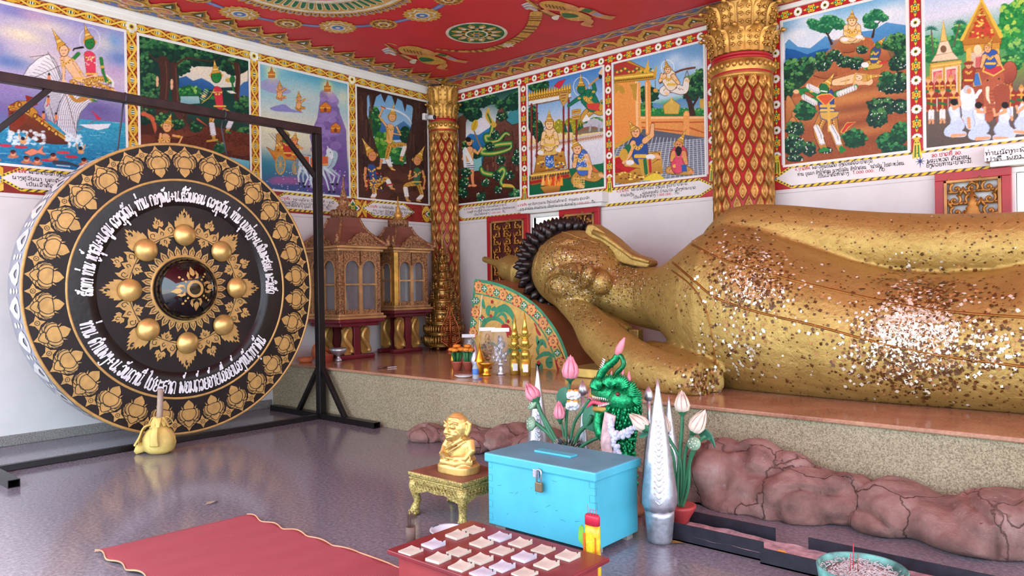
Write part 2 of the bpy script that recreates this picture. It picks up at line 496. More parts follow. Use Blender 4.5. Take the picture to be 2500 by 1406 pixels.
def canvas_mesh(name,img,T,u0,u1,v0,v1,w,m=None,**k):
    """img rows run from v1 (first row) to v0"""
    H,W = img.shape[:2]
    U,V = np.meshgrid(np.linspace(u0,u1,W),np.linspace(v1,v0,H))
    A = np.array(T); P = np.stack([U,V,np.full_like(U,w),np.ones_like(U)],-1).reshape(-1,4) @ A.T
    off = np.array(k['parent'].location) if k.get('parent') else 0
    P = P[:,:3] - off
    idx = np.arange(H*W).reshape(H,W)
    q = np.stack([idx[1:,:-1],idx[1:,1:],idx[:-1,1:],idx[:-1,:-1]],-1).reshape(-1,4)
    me = bpy.data.meshes.new(name); n = len(q)
    me.vertices.add(H*W); me.vertices.foreach_set('co',P.astype(np.float32).ravel())
    me.loops.add(n*4); me.loops.foreach_set('vertex_index',q.astype(np.int32).ravel())
    me.polygons.add(n); me.polygons.foreach_set('loop_start',np.arange(0,n*4,4,dtype=np.int32))
    me.update(calc_edges=True)
    c = me.color_attributes.new('Col','FLOAT_COLOR','POINT')
    rgb = img.reshape(-1,3)/255; rgb = np.where(rgb <= .04045,rgb/12.92,((rgb+.055)/1.055) ** 2.4)
    c.data.foreach_set('color',np.concatenate([rgb,np.ones((H*W,1))],1).astype(np.float32).ravel())
    me.materials.append(m or paint_mat())
    o = bpy.data.objects.new(name,me); COL.objects.link(o)
    if k.get('parent'): o.parent = k['parent']
    tag(o,k.get('label'),k.get('cat'),k.get('group'),k.get('kind'))
    return o


# ------------------------------------------------------------------ painted ornament borders
def sel(c,m,col): c[m] = col


def vine_left(s,t):
    """gold vine on dark red with small green eyes; s metres along, t 0..1 across"""
    c = np.zeros(s.shape+(3,)); c[:] = (150,40,32)
    P = .36; ph = 2*PI*s/P
    for k,col in ((0,(226,178,52)),(PI,(238,200,84))):
        y = .5+.36*np.sin(ph+k)
        curl = np.sin(4*ph+3*np.sin(2*PI*t)+k)*np.cos(2.2*PI*(t - y))
        sel(c,curl > .45,(205,150,44)); sel(c,np.abs(t - y) < .13,col); sel(c,np.abs(np.abs(t - y) - .15) < .025,(96,34,22))
    for k in (0,.5):
        u = ((s/P - k+.25) % 1 - .5)*P/.1; q = np.sqrt((u*1.2) ** 2+((t - .5)*1.9) ** 2)
        sel(c,q < .5,(228,180,60)); sel(c,q < .34,(30,105,60)); sel(c,(np.abs(np.abs(u) - .12) < .06) & (q < .34),(236,232,220)); sel(c,q < .08,(20,30,40))
    sel(c,(t < .04) | (t > .96),(120,40,30))
    return c


def leaf_back(s,t):
    """yellow leaf clusters and white daisies on red"""
    c = np.zeros(s.shape+(3,)); c[:] = (186,34,40); P = .285
    u = (s/P) % 1; dx = (u - .5)*P/.105; dy = t - .5
    q = np.abs(dx)*.62+np.abs(dy)*.95
    lobes = .44+.10*np.cos(6*np.arctan2(dy,dx*.7))
    sel(c,q < lobes,(240,206,62)); sel(c,(np.abs(q - lobes*.62) < .035),(150,96,24)); sel(c,(np.abs(q - lobes) < .025),(120,70,24))
    sel(c,(np.abs(np.abs(dx) - .33) < .13) & (np.abs(dy) < .15),(34,128,66)); sel(c,(np.abs(np.abs(dx) - .33) < .05) & (np.abs(dy) < .05),(235,240,225)); sel(c,q < .1,(200,40,40))
    ux = ((u+.5) % 1 - .5)*P/.105; r = np.sqrt(ux ** 2+dy ** 2); a = np.arctan2(dy,ux)
    sel(c,r < .45+.03*np.cos(12*a),(150,140,120)); sel(c,r < .42+.035*np.cos(12*a),(246,244,238)); sel(c,r < .17,(236,200,40)); sel(c,r < .13,(60,96,30)); sel(c,r < .06,(30,20,20))
    return c


def rope(s,t):
    c = np.zeros(s.shape+(3,)); c[:] = (238,208,66)
    u = (s/.075+.55*t) % 1
    sel(c,(u < .36) & (np.abs(t - .5) < .36),(84,74,66)); sel(c,(u > .4) & (u < .47),(176,130,30)); sel(c,(t < .07) | (t > .93),(150,110,40))
    return c


def scroll(s,t):
    c = np.zeros(s.shape+(3,)); c[:] = (92,112,170); P = .42; ph = 2*PI*s/P
    y = .5+.25*np.sin(ph)
    curl = np.sin(3*ph+5*t)*np.sin(7*t+ph)
    sel(c,curl > .1,(196,156,78)); sel(c,curl > .5,(146,100,46)); sel(c,np.abs(t - y) < .12,(214,178,96)); sel(c,np.abs(np.abs(t - y) - .14) < .03,(90,58,34))
    u = ((s/P) % 1 - .5)*P/.26; q = np.sqrt(u ** 2+(t - .5) ** 2); sel(c,q < .2,(206,140,120)); sel(c,q < .09,(232,214,160))
    sel(c,t < .06,(236,232,226)); sel(c,t > .94,(230,226,220))
    return c


def strip(name,fn,T,a0,a1,b0,b1,w,along='u',px=150,nt=18,**k):
    """a painted strip of wall; along says which way it runs"""
    L = (a1 - a0) if along == 'u' else (b1 - b0); n = max(8,int(L*px))
    s,t = np.meshgrid(np.linspace(0,L,n),np.linspace(0,1,nt))
    img = fn(s,t)
    if along == 'v': img = np.transpose(img,(1,0,2))[::-1]
    return canvas_mesh(name,img,T,a0,a1,b0,b1,w,**k)


S = dict(kind='structure')
# left wall: top band and uprights between the pictures
LP = [(2.10,3.42),(3.58,4.90),(5.06,6.40),(6.56,7.89)]          # y ranges of the four pictures
BP = [(-8.32,-7.05),(-6.87,-5.59),(-5.42,-4.15),(-3.19,-1.96),(-1.79,-.50)]
PZ0,PZ1 = 2.79,4.36
strip('trim_3',vine_left,T_LEFT,1.9,8.06,4.395,4.485,.004,'u',190,22,**S)
for i,yc in enumerate((2.02,3.50,4.98,6.48,7.985)):
    strip('trim_%d' % (4+i),vine_left,T_LEFT,yc - .055,yc+.055,2.5,4.395,.004,'v',190,22,**S)
strip('trim_9',leaf_back,T_BACK,-8.46,-4.0,4.385,4.49,.004,'u',190,22,**S)
strip('trim_10',leaf_back,T_BACK,-3.31,0.2,4.385,4.49,.004,'u',190,22,**S)
for i,xc in enumerate((-8.41,-6.96,-5.505,-4.055,-3.28,-1.875,-.41)):
    strip('trim_%d' % (11+i),leaf_back,T_BACK,xc - .052,xc+.052,2.9,4.385,.004,'v',190,22,**S)
mb = MB()
for xc in (-8.41,-6.96,-5.505,-4.055,-3.28,-1.875,-.41):     # red ground with gold tassels at the feet of the uprights
    mb.flat([(xc - .052,2.66),(xc+.052,2.66),(xc+.052,2.9),(xc - .052,2.9)],.0045,T_BACK,0)
    for k in (-1,0,1):
        mb.ribbon([(xc,2.92),(xc+k*.02,2.84),(xc+k*.032,2.70)],[.012,.02,.024],.006+.001*abs(k),T_BACK,1)
        if k: mb.ribbon([(xc+k*.012,2.86),(xc+k*.017,2.71)],.012,.0085,T_BACK,2)
    mb.ribbon([(xc - .03,2.895),(xc+.03,2.895)],.022,.0095,T_BACK,1); mb.ribbon([(xc - .026,2.84),(xc+.026,2.84)],.02,.0095,T_BACK,1)
struct('trim_18',mb,[mat('border_red',(186,34,40),.5),mat('border_yellow',(240,206,62),.5),mat('border_green',(34,110,60),.5)])
mb = MB()
for yc in (2.02,3.50,4.98,6.48,7.985):                         # white daisies on the left wall's crossings
    for r,w_,mi,nn in ((.062,.0075,0,10),(.030,.0085,1,8),(.018,.0095,2,8)):
        mb.flat([(yc+r*(1+(.12*math.cos(nn*a) if mi == 0 else 0))*math.cos(a),4.44+r*(1+(.12*math.cos(nn*a) if mi == 0 else 0))*math.sin(a)) for a in np.linspace(0,2*PI,41)[:-1]],w_,T_LEFT,mi)
struct('trim_19',mb,[mat('daisy_white',(240,232,216),.5),mat('border_yellow',(240,206,62),.5),mat('daisy_brown',(92,60,34),.5)])

# ceiling borders
strip('trim_20',scroll,T_CEIL,WL+.05,-8.37,.2,7.94,.004,'v',120,26,**S)
strip('trim_21',scroll,T_CEIL,WL+.05,4.5,7.74,7.94,.005,'u',120,26,**S)


def petals(fnT,n,s0,mats,name):
    mb = MB()
    for i in range(n):
        s = s0+i*.335; w0 = .006+.0016*(i % 2)
        def A(pts,dz,mi): mb.flat([(s+p[0],p[1]) for p in pts],w0+dz,fnT,mi)
        A([(-.17,0),(.17,0),(.17,.13),(-.17,.13)],0,0)
        A([(-.20,.05),(-.17,.16),(-.13,.20),(-.10,.27),(-.05,.31),(-.02,.36),(0,.42),(.02,.36),(.05,.31),(.10,.27),(.13,.20),(.17,.16),(.20,.05)],.004,1)
        A([(-.09,.2),(0,.37),(.09,.2),(0,.15)],.006,4); A([(-.06,.2),(0,.32),(.06,.2),(0,.17)],.008,2); A([(-.035,.2),(0,.28),(.035,.2)],.010,5)
        A([(.155*math.cos(a),.085+.085*math.sin(a)) for a in np.linspace(0,2*PI,25)[:-1]],.012,1)
        A([(.125*math.cos(a),.085+.068*math.sin(a)) for a in np.linspace(0,2*PI,25)[:-1]],.014,5)
        A([(.105*math.cos(a),.085+.056*math.sin(a)) for a in np.linspace(0,2*PI,25)[:-1]],.016,3)
        A([(.055*math.cos(a),.085+.03*math.sin(a)) for a in np.linspace(0,2*PI,13)[:-1]],.018,1)
    struct(name,mb,mats)


PM = [mat('border_black_green',(34,44,36),.6),mat('border_gold',(214,166,72),.5,0,.15,30),mat('border_green2',(58,92,60),.6),mat('border_pink',(206,128,110),.6),mat('border_brown',(140,92,40),.6),mat('border_cream',(236,226,206),.6)]
petals(TW((-8.37,0,CEIL),(0,1,0),(1,0,0),(0,0,-1)),24,.35,PM,'trim_22')
_a = Vector((0,8.235 - 7.94,-.06)).normalized()
mb = MB(); mb.add([(WL,7.94,CEIL - .001),(4.5,7.94,CEIL - .001),(4.5,WB,4.54),(WL,WB,4.54)],[(0,1,2,3)])
struct('trim_23',mb,mat('border_rose',(190,70,60),.6))
mb = MB()
TB = TW((0,7.94,CEIL - .002),(1,0,0),tuple(_a),tuple(Vector((1,0,0)).cross(_a)))
if TB.to_3x3().col[2].z > 0: TB = TW((0,7.94,CEIL - .002),(1,0,0),tuple(_a),tuple(-Vector((1,0,0)).cross(_a)))
for i in range(38):
    s = WL+.12+i*.31; w0 = .003+.001*(i % 2)
    def A(pts,dz,mi): mb.flat([(s+p[0],p[1]*.8) for p in pts],w0+dz,TB,mi)
    A([(-.17,.30),(-.165,.2),(-.12,.12),(-.05,.07),(0,.01),(.05,.07),(.12,.12),(.165,.2),(.17,.30)],0,1)
    A([(-.11,.29),(-.10,.2),(0,.09),(.10,.2),(.11,.29)],.002,4); A([(-.05,.15),(0,.10),(.05,.15),(0,.19)],.004,2); A([(-.02,.15),(0,.12),(.02,.15),(0,.18)],.005,5)
    A([(-.09,.29),(-.085,.23),(-.04,.19),(.04,.19),(.085,.23),(.09,.29)],.003,1); A([(-.07,.285),(-.065,.24),(-.03,.215),(.03,.215),(.065,.24),(.07,.285)],.005,3)
struct('trim_24',mb,PM)

# ------------------------------------------------------------------ ceiling paintings
CB,CG,CW,CR = mat('ceiling_blue',(84,130,196),.5),PM[1],PM[5],mat('ceiling_red2',(190,40,46),.5)
CGR,CPK,CBR,CSK = mat('ceiling_green',(30,112,62),.5),mat('ceiling_pink',(232,120,150),.5),PM[4],mat('ceiling_skin',(222,160,96),.5)
CM = [CR,CG,CW,CB,CGR,CPK,CBR,CSK,mat('ceiling_lilac',(170,160,190),.5)]


def ring(mb,cx,cy,r0,r1,w,mi,n=96,scal=0,k=1):
    vs = []
    for i in range(n):
        a = 2*PI*i/n; q = r1*(1+scal*abs(math.sin(k*a/2)))
        vs += [(cx+r0*math.cos(a),cy+r0*math.sin(a),w),(cx+q*math.cos(a),cy+q*math.sin(a),w)]
    mb.add(vs,[(2*i,2*i+1,(2*i+3) % (2*n),(2*i+2) % (2*n)) for i in range(n)],mi,False,T_CEIL)


def star(mb,cx,cy,r,w,mi,pts=12,inner=.8,n=None):
    mb.flat([(cx+r*(1 if i % 2 else inner)*math.cos(PI*i/pts),cy+r*(1 if i % 2 else inner)*math.sin(PI*i/pts)) for i in range(2*pts)],w,T_CEIL,mi)


CX,CY = -6.36,4.33
mb = MB()
ring(mb,CX,CY,1.40,1.47,.004,3); ring(mb,CX,CY,1.425,1.445,.005,8)
for i in range(16):
    a = 2*PI*i/16; x,y = CX+1.435*math.cos(a),CY+1.435*math.sin(a); big = i % 2 == 0; q = .23 if big else .17
    star(mb,x,y,q,.007,1,18,.86); star(mb,x,y,q*.78,.009,2 if big else 6,8 if big else 16,.74 if big else .95); star(mb,x,y,q*.68,.011,1 if big else 1,8,.7)
    star(mb,x,y,q*.42,.013,2,14,.92); star(mb,x,y,q*.3,.015,3 if big else 6,12,.95); star(mb,x,y,q*.13,.017,2 if big else 1,8,.9)
for i in range(72):
    a = 2*PI*i/72
    for r0,hw,mi,w in ((1.13,.052,1,.006),(1.10,.03,8,.009),(1.07,.018,6,.011)):
        mb.flat([(CX+q*math.cos(a+b),CY+q*math.sin(a+b)) for q,b in ((.98,-hw/1.0),(r0 - .05,-hw*.9),(r0,0),(r0 - .05,hw*.9),(.98,hw/1.0))],w,T_CEIL,mi)
ring(mb,CX,CY,.95,1.0,.013,1); ring(mb,CX,CY,.90,.965,.014,2); ring(mb,CX,CY,.62,.91,.015,1)
for i in range(56):
    a = 2*PI*i/56
    for hw,r0,r1,mi,w in ((.048,.66,.89,2,.017),(.034,.67,.87,4,.019)):
        mb.flat([(CX+q*math.cos(a+b),CY+q*math.sin(a+b)) for q,b in ((r0,-hw),(r1 - .04,-hw*.8),(r1,0),(r1 - .04,hw*.8),(r0,hw))],w,T_CEIL,mi)
ring(mb,CX,CY,.56,.64,.021,2); ring(mb,CX,CY,.0,.57,.022,5)
for i in range(24):
    a = 2*PI*i/24; mb.flat([(CX+q*math.cos(a+b),CY+q*math.sin(a+b)) for q,b in ((.2,0),(.45,-.1),(.55,0),(.45,.1))],.024,T_CEIL,2 if i % 2 else 8)
mb.build('ceiling_wreath',CM,label='large round painted wreath of gold rosettes on a blue ring on the red ceiling',cat='ceiling painting')
mb = MB(); MX,MY,MR = -6.35,6.645,.378
ring(mb,MX,MY,.0,MR,.004,2); ring(mb,MX,MY,0,MR*.9,.006,4)
for k,(r0,r1,nn,mi,hw) in enumerate(((.5,.86,12,1,.2),(.5,.72,12,2,.12),(.35,.66,12,3,.1),(.3,.6,12,1,.16))):
    for i in range(nn):
        a = 2*PI*(i+.5*(k > 1))/nn
        mb.flat([(MX+MR*q*math.cos(a+b),MY+MR*q*math.sin(a+b)) for q,b in ((r0,-hw),(r0+(r1 - r0)*.6,-hw*.8),(r1,0),(r0+(r1 - r0)*.6,hw*.8),(r0,hw))],.008+.002*k,T_CEIL,mi)
ring(mb,MX,MY,0,MR*.38,.016,2); ring(mb,MX,MY,0,MR*.31,.018,4); star(mb,MX,MY,MR*.28,.020,1,8,.5); star(mb,MX,MY,MR*.1,.022,3,8,.7)
mb.build('ceiling_medallion',CM,label='small round green medallion with gold petals on the red ceiling',cat='ceiling painting')


def cz(pts): return [tuple(HZ(x,y,CEIL))[:2] for x,y in pts]


def sp2(pts,n=5): return [tuple(p)[:2] for p in spline([(a,b,0) for a,b in pts],n)]


def cshape(mb,pts,mi,w,smooth=True):
    q = cz(pts)
    if smooth: q = [tuple(p)[:2] for p in spline([(a,b,0) for a,b in q],4,True)]
    mb.flat(q,w,T_CEIL,mi)


def dancer(name,label,ox,oy,k,blow):
    """flying figure with garland, seen along the ceiling; points in photo terms about the first dancer"""
    mb = MB(); P = lambda L: [(ox+(x - 950)*k,oy+(y - 118)*k) for x,y in L]
    def stroke(pts,wd,mi,w): mb.ribbon(sp2(cz(P(pts))),wd*k,w,T_CEIL,mi)
    stroke([(942,108),(952,114),(965,122),(985,140),(1012,152)],.03,6,.006); stroke([(946,104),(958,106),(968,110)],.03,1,.0065); stroke([(940,106),(955,118),(968,128)],.028,1,.007)
    for i in range(5): stroke([(934+i*2,122+i*2),(950,116+i*3),(966,122+i*3)],.045,8 if i % 2 else 2,.005+i*.0006)
    cshape(mb,P([(972,116),(1000,112),(1040,118),(1062,128),(1056,138),(1020,134),(985,130)]),7,.009)
    cshape(mb,P([(974,114),(1000,110),(1028,115),(1026,126),(985,126)]),1,.011)
    cshape(mb,P([(1018,134),(1045,132),(1075,140),(1090,150),(1060,156),(1030,150)]),1,.012); cshape(mb,P([(1024,138),(1050,140),(1060,146),(1030,148)]),4,.014)
    stroke([(1060,128),(1085,134),(1110,145),(1140,150)],.10,7,.010); stroke([(1070,130),(1090,134)],.09,4,.0125); stroke([(1095,138),(1112,144)],.07,8,.0125)
    stroke([(1060,148),(1085,156),(1078,166)],.09,7,.0105); stroke([(1088,152),(1070,163),(1092,168)],.05,7,.0135)
    stroke([(980,130),(1000,140),(1018,146)],.06,7,.013); cshape(mb,P([(1000,146),(1016,142),(1014,152),(1004,152)]),2,.0145)
    for i in range(6): stroke([(985+i*8,117+i*1.2),(990+i*8,124+i*1.4)],.016,6,.0155)
    return mb.build(name,CM,label=label,cat='ceiling painting')


dancer('ceiling_figure','painted flying figure with trident beside the green medallion on the red ceiling',950,118,1.0,0)
dancer('ceiling_figure','painted flying figure at the top edge above the garland on the red ceiling',1293,8,1.08,1)
mb = MB()
gp = spline([(x,y,0) for x,y in cz([(1060,118),(1110,123),(1160,124),(1205,117),(1240,106),(1268,92),(1292,72),(1305,50),(1308,36)])],6)
for i,p in enumerate(gp[:-1]):
    t = (gp[i+1] - p).normalized(); nn = Vector((-t.y,t.x,0)); h = .02+.055*min(1,i/22)
    mb.flat([tuple(p+nn*h)[:2],tuple(p+t*.13+nn*h*.9)[:2],tuple(p+t*.17)[:2],tuple(p+t*.13 - nn*h*.9)[:2],tuple(p - nn*h)[:2]],.005+.0007*(i % 8),T_CEIL,1 if i % 2 else 6)
star(mb,*cz([(1240,108)])[0],.1,.013,2,7,.6)
mb.build('ceiling_garland',CM,label='long painted gold garland curling across the red ceiling',cat='ceiling painting')

# ------------------------------------------------------------------ the nine murals
def lcv(i,W,H):
    y0,y1 = LP[i]
    def f(px,py): q = HX(px,py,WL); return (q.y - y0)/(y1 - y0),(PZ1 - q.z)/(PZ1 - PZ0)
    return Cv(W,H,f,(0,0,2.93) if i < 2 else (600,0,2.704))


def bcv(i,W,H):
    x0,x1 = BP[i]
    def f(px,py): q = HY(px,py,WB); return (q.x - x0)/(x1 - x0),(PZ1 - q.z)/(PZ1 - PZ0)
    return Cv(W,H,f,(1080,60,2.929) if i < 3 else (1720,0,2.704))


SKN,GRN,GLD,DBR,WHT = (240,190,140),(34,130,60),(212,160,60),(84,40,26),(238,236,232)
TREE = dict(dark=(8,46,40),mid=(28,92,58),lt=(96,150,80))


def water(c,x0,x1,y0,y1,n=60,cols=((20,100,140),(90,190,215),(200,230,235))):
    for i in range(n):
        x,y = RNG.uniform(x0,x1),RNG.uniform(y0,y1); L = RNG.uniform(20,90)
        c.line([(x,y),(x+L/2,y+RNG.uniform(-6,6)),(x+L,y+RNG.uniform(-3,8))],RNG.uniform(2,7),cols[RNG.integers(len(cols))],True,.7)


def mural1():
    c = lcv(0,200,270)
    c.grad([(0,(150,150,208)),(.12,(176,172,218)),(.3,(222,208,214)),(.42,(190,178,214)),(.55,(140,140,190)),(.66,(120,110,170)),(1,(40,140,180))])
    for x,y,rx,ry,col,a in ((150,250,200,60,(244,236,200),.9),(300,180,260,60,(246,236,214),.8),(780,330,110,80,(240,236,214),.8),(120,90,160,50,(120,130,200),.8),(820,290,60,60,(110,160,215),.8),(60,440,200,60,(60,110,180),.7),(850,420,120,80,(90,130,200),.8),(240,110,120,50,(220,170,200),.6),(820,520,120,60,(190,160,210),.7),(-60,340,140,90,(110,130,200),.7),(700,780,160,70,(96,84,150),.7),(60,640,120,60,(150,130,190),.8)): c.soft(x,y,rx,ry,col,a)
    c.poly([(-300,900),(100,890),(560,850),(905,880),(905,1300),(-300,1300)],(60,170,200),(24,110,160),nz=6)
    water(c,-250,900,870,1210,170)
    # ship
    c.poly([(60,760),(130,720),(240,790),(340,880),(500,1000),(480,1030),(380,1030),(260,1015),(160,940),(70,950)],(150,78,40),(84,34,24),oc=(60,25,15),ow=4)
    for k in range(9): c.line([(95+k*20,830+k*14),(150+k*36,905+k*14)],3,(100,46,26))
    for a,b in (((70,765),(250,800)),((170,780),(330,880)),((280,850),(490,1000))):
        c.line([a,b],26,(214,160,50)); c.line([a,b],8,(120,70,20)); c.line([(a[0],a[1]+20),(b[0],b[1]+16)],8,(236,196,90))
    c.poly([(110,730),(190,720),(270,800),(250,850),(170,790),(100,770)],(196,140,46),oc=(90,50,20),ow=3)
    c.poly([(60,790),(170,790),(180,880),(100,940),(70,930)],(128,50,30)); c.poly([(180,680),(250,700),(270,750),(200,770)],(140,44,34))
    for x,y in ((140,750),(200,790),(250,830),(300,880),(350,920),(400,955)): c.ell(x,y,16,20,(90,40,20)); c.ell(x,y,9,12,(230,180,70))
    # sails
    for pts in ([(345,385),(270,420),(205,480),(165,545),(140,620),(200,598),(280,610),(345,640),(400,600),(440,560),(410,480),(380,420)],[(345,650),(440,600),(470,650),(420,740),(400,820),(400,890),(340,850),(310,760)],[(470,650),(560,690),(640,665),(705,705),(630,745),(570,810),(550,880),(545,960),(560,1010),(480,970),(410,900),(405,830),(425,740)]):
        c.poly(pts,(246,246,248),(214,216,228),oc=(90,92,110),ow=3)
    for k in range(11):
        q = k/10; c.line([(345 - 190*q,390+215*q),(400 - 150*q,440+170*q),(440 - 110*q,560+75*q)],2,(120,124,140),True); c.line([(480+210*q,655+48*q),(430+150*q,760+30*q),(410+145*q,900+95*q)],2,(120,124,140),True); c.line([(345+110*q,650 - 40*q),(320+100*q,760 - 20*q),(335+65*q,850+35*q)],2,(130,134,150),True)
    for a in ([(340,370),(440,580),(560,1010)],[(130,610),(430,470)],[(330,660),(390,880)],[(210,410),(350,392)]): c.line(a,4,(90,70,60),True)
    for x,y in ((350,560),(345,720),(400,840),(310,830),(90,840)): c.ell(x,y,12,24,(220,140,90)); c.ell(x,y - 28,9,9,(40,25,20)); c.line([(x,y+20),(x - 14,y+44)],8,(200,60,60))
    for i in range(60): c.ell(RNG.uniform(60,320),RNG.uniform(930,1030),RNG.uniform(6,20),RNG.uniform(5,14),(226,240,246),al=.8)
    for i in range(40): c.ell(RNG.uniform(470,590),RNG.uniform(960,1050),RNG.uniform(6,16),RNG.uniform(5,14),(226,240,246),al=.8)
    c.line([(555,930),(700,850)],7,(140,110,110)); c.line([(700,855),(660,800),(715,850)],16,(214,40,60)); c.poly([(560,890),(790,885),(770,915),(700,930),(620,915)],(232,238,246))
    # figures over the sail
    c.fig((640,310),38,(600,170),[(640,400),(650,530)],([(560,385),(485,460),(520,500)],[(720,420),(735,520),(760,580)]),([(640,560),(760,570),(780,590)],[(620,580),(640,680),(660,715)]),skin=GRN,cloth=(222,66,92),skirt=(212,164,60),halo=True)
    for i in range(26): c.ell(RNG.uniform(590,700),RNG.uniform(400,470),4,4,(250,220,225))
    c.line([(590,340),(530,350),(520,365)],[20,8],(20,20,24))
    c.fig((455,365),36,(370,205),[(470,430),(560,560)],([(440,420),(455,500),(452,580)],[(530,450),(600,560),(680,540)]),([(560,570),(680,600),(800,640)],[(520,590),(600,690),(560,720)]),skin=(244,196,150),skirt=(200,146,66))
    c.line([(760,540),(800,580),(805,620)],20,WHT,True)
    c.line([(480,640),(540,720),(640,690),(660,660)],34,(196,140,60),True)
    for x in range(470,790,14): c.ell(x,600+20*math.sin(x),6,5,(250,220,130)); c.ell(x+6,620+18*math.cos(x),5,5,(120,60,30))
    for x,y in ((160,1000),(570,1070)): c.line([(x - 26,y - 45),(x - 16,y),(x+26,y),(x+36,y - 40)],10,(226,160,100)); c.ell(x+4,y - 10,14,14,(30,22,22)); c.ell(x+6,y+16,24,14,(226,160,100))
    c.poly([(170,1090),(230,1060),(270,1075),(310,1040),(300,1075),(330,1110),(270,1095),(220,1115)],(232,140,110),sm=False,oc=(140,70,50))
    for x,y,col in ((40,1040,(190,50,70)),(150,1050,(190,50,70)),(510,1120,(196,50,70)),(340,1145,(196,50,70)),(450,1090,(200,70,80))): c.ell(x,y,48,11,col,.05)
    for x,y in ((95,1095),(190,1135),(265,1145),(380,1115),(600,1150),(-30,1120)): c.ell(x,y+22,40,13,(196,110,80)); c.ell(x,y,20,22,(222,156,110)); c.ell(x - 2,y - 10,20,14,(40,24,24)); c.line([(x - 20,y - 4),(x+20,y - 8)],6,(190,40,50))
    c.line([(390,1160),(480,1165),(560,1190)],[40,20],(60,64,80),True); c.line([(400,1180),(500,1190)],8,(225,225,230))
    return c.out()


def mural2():
    c = lcv(1,200,250)
    c.grad([(0,(10,44,44)),(.5,(20,70,60)),(.62,(70,36,28)),(1,(96,46,34))])
    c.poly([(1280,470),(1500,480),(1770,480),(1770,620),(1280,640)],(240,222,196),(214,214,206))
    c.poly([(1280,560),(1330,545),(1380,580),(1440,560),(1500,590),(1560,640),(1280,660)],(56,110,170),(20,70,130)); c.poly([(1690,640),(1740,590),(1775,580),(1775,700),(1690,690)],(60,110,170))
    c.bush(1350,660,90,50,40,(20,90,50),(60,150,70),(170,210,100)); c.poly([(1290,690),(1420,690),(1430,740),(1290,750)],(160,200,200),(120,170,180))
    for x,y,rx,ry in ((1080,330,110,90),(1220,370,120,90),(1380,400,130,80),(1520,400,130,60),(1680,450,120,90),(1040,480,60,110),(1080,620,70,90),(1040,800,60,100),(1740,760,60,80),(1300,480,60,60),(1740,960,60,60),(1060,720,60,60)): c.bush(x,y,rx,ry,75,**TREE)
    for pts,wv in (([(1170,440),(1180,560),(1170,720),(1160,800)],[110,90,84,120]),([(1240,470),(1250,600),(1260,740),(1300,830)],[70,64,70,110]),([(1690,470),(1700,560),(1690,700)],[70,50,60])): c.line(pts,wv,(70,42,36),True); c.line([(p[0]+14,p[1]) for p in pts],10,(104,66,54),True)
    for a in ([(1170,470),(1100,420),(1060,380)],[(1250,480),(1330,420),(1500,440),(1560,420)],[(1690,480),(1620,430)]): c.line(a,[22,8],(74,46,38),True)
    c.poly([(1005,1000),(1060,970),(1300,940),(1500,900),(1790,960),(1790,1250),(1000,1250)],(104,50,34),(70,30,24),nz=7)
    for x,y in ((1030,1000),(1340,940),(1600,1050),(1730,1080),(1420,1090),(1250,960)): c.ell(x,y,80,40,(122,62,42),al=.6); c.line([(x - 70,y+30),(x,y+40),(x+70,y+25)],4,(50,22,18),True)
    for p in ([(1180,800),(1130,880),(1110,960)],[(1260,790),(1310,860),(1380,930)],[(1250,790),(1290,870),(1320,950)]): c.line(p,[40,14],(84,50,40),True)
    c.bush(1400,910,45,40,30); c.bush(1570,1060,45,40,34,(20,70,50),(60,130,80),(140,190,120)); c.poly([(1620,1120),(1780,1150),(1780,1240),(1700,1190)],(120,190,205),(70,150,180))
    c.line([(1040,820),(1090,850),(1110,930)],[36,50,26],(206,100,66),True); c.ell(1030,815,22,16,(206,100,66)); c.line([(1040,800),(1060,760)],5,(150,90,60)); c.line([(1030,800),(1015,760)],5,(150,90,60)); c.line([(1090,870),(1110,950)],12,(190,90,60))
    c.bush(1170,860,55,50,40); c.bush(1270,890,50,40,30)
    c.fig((1195,905),36,(1225,810),[(1185,985),(1180,1080)],([(1150,960),(1140,1030),(1200,1060)],[(1240,970),(1300,980),(1275,1035)]),(),skin=(236,176,120),cloth=(232,170,112))
    c.fig((1545,550),38,(1530,430),[(1555,650),(1570,760)],([(1480,640),(1440,720),(1520,700)],[(1630,660),(1670,660),(1655,580)]),([(1540,800),(1510,870),(1530,1000)],[(1600,790),(1660,840),(1620,940)]),skin=GRN,cloth=(206,50,70),skirt=(200,150,70),stripe=(224,224,230),out=(30,30,30))
    for a in ([(1480,640),(1440,720)],[(1630,660),(1675,660)]):
        for q in np.linspace(.1,.9,6): c.line([(a[0][0]*(1 - q)+a[1][0]*q - 16,a[0][1]*(1 - q)+a[1][1]*q - 10),(a[0][0]*(1 - q)+a[1][0]*q+16,a[0][1]*(1 - q)+a[1][1]*q+10)],6,WHT)
    c.line([(1440,740),(1500,690),(1530,640)],8,(214,170,70),True); c.line([(1500,660),(1580,660)],5,(235,210,130)); c.line([(1410,850),(1480,900)],[20,5],(206,90,50)); c.line([(1480,1010),(1550,1000)],20,(214,160,60))
    c.ell(1630,575,22,16,(214,170,80)); c.ell(1660,570,20,28,(30,110,60))
    for y in (570,600): c.ell(1125,y,10,24,(232,180,140)); c.ell(1228,y+20,10,24,(232,180,140))
    return c.out()


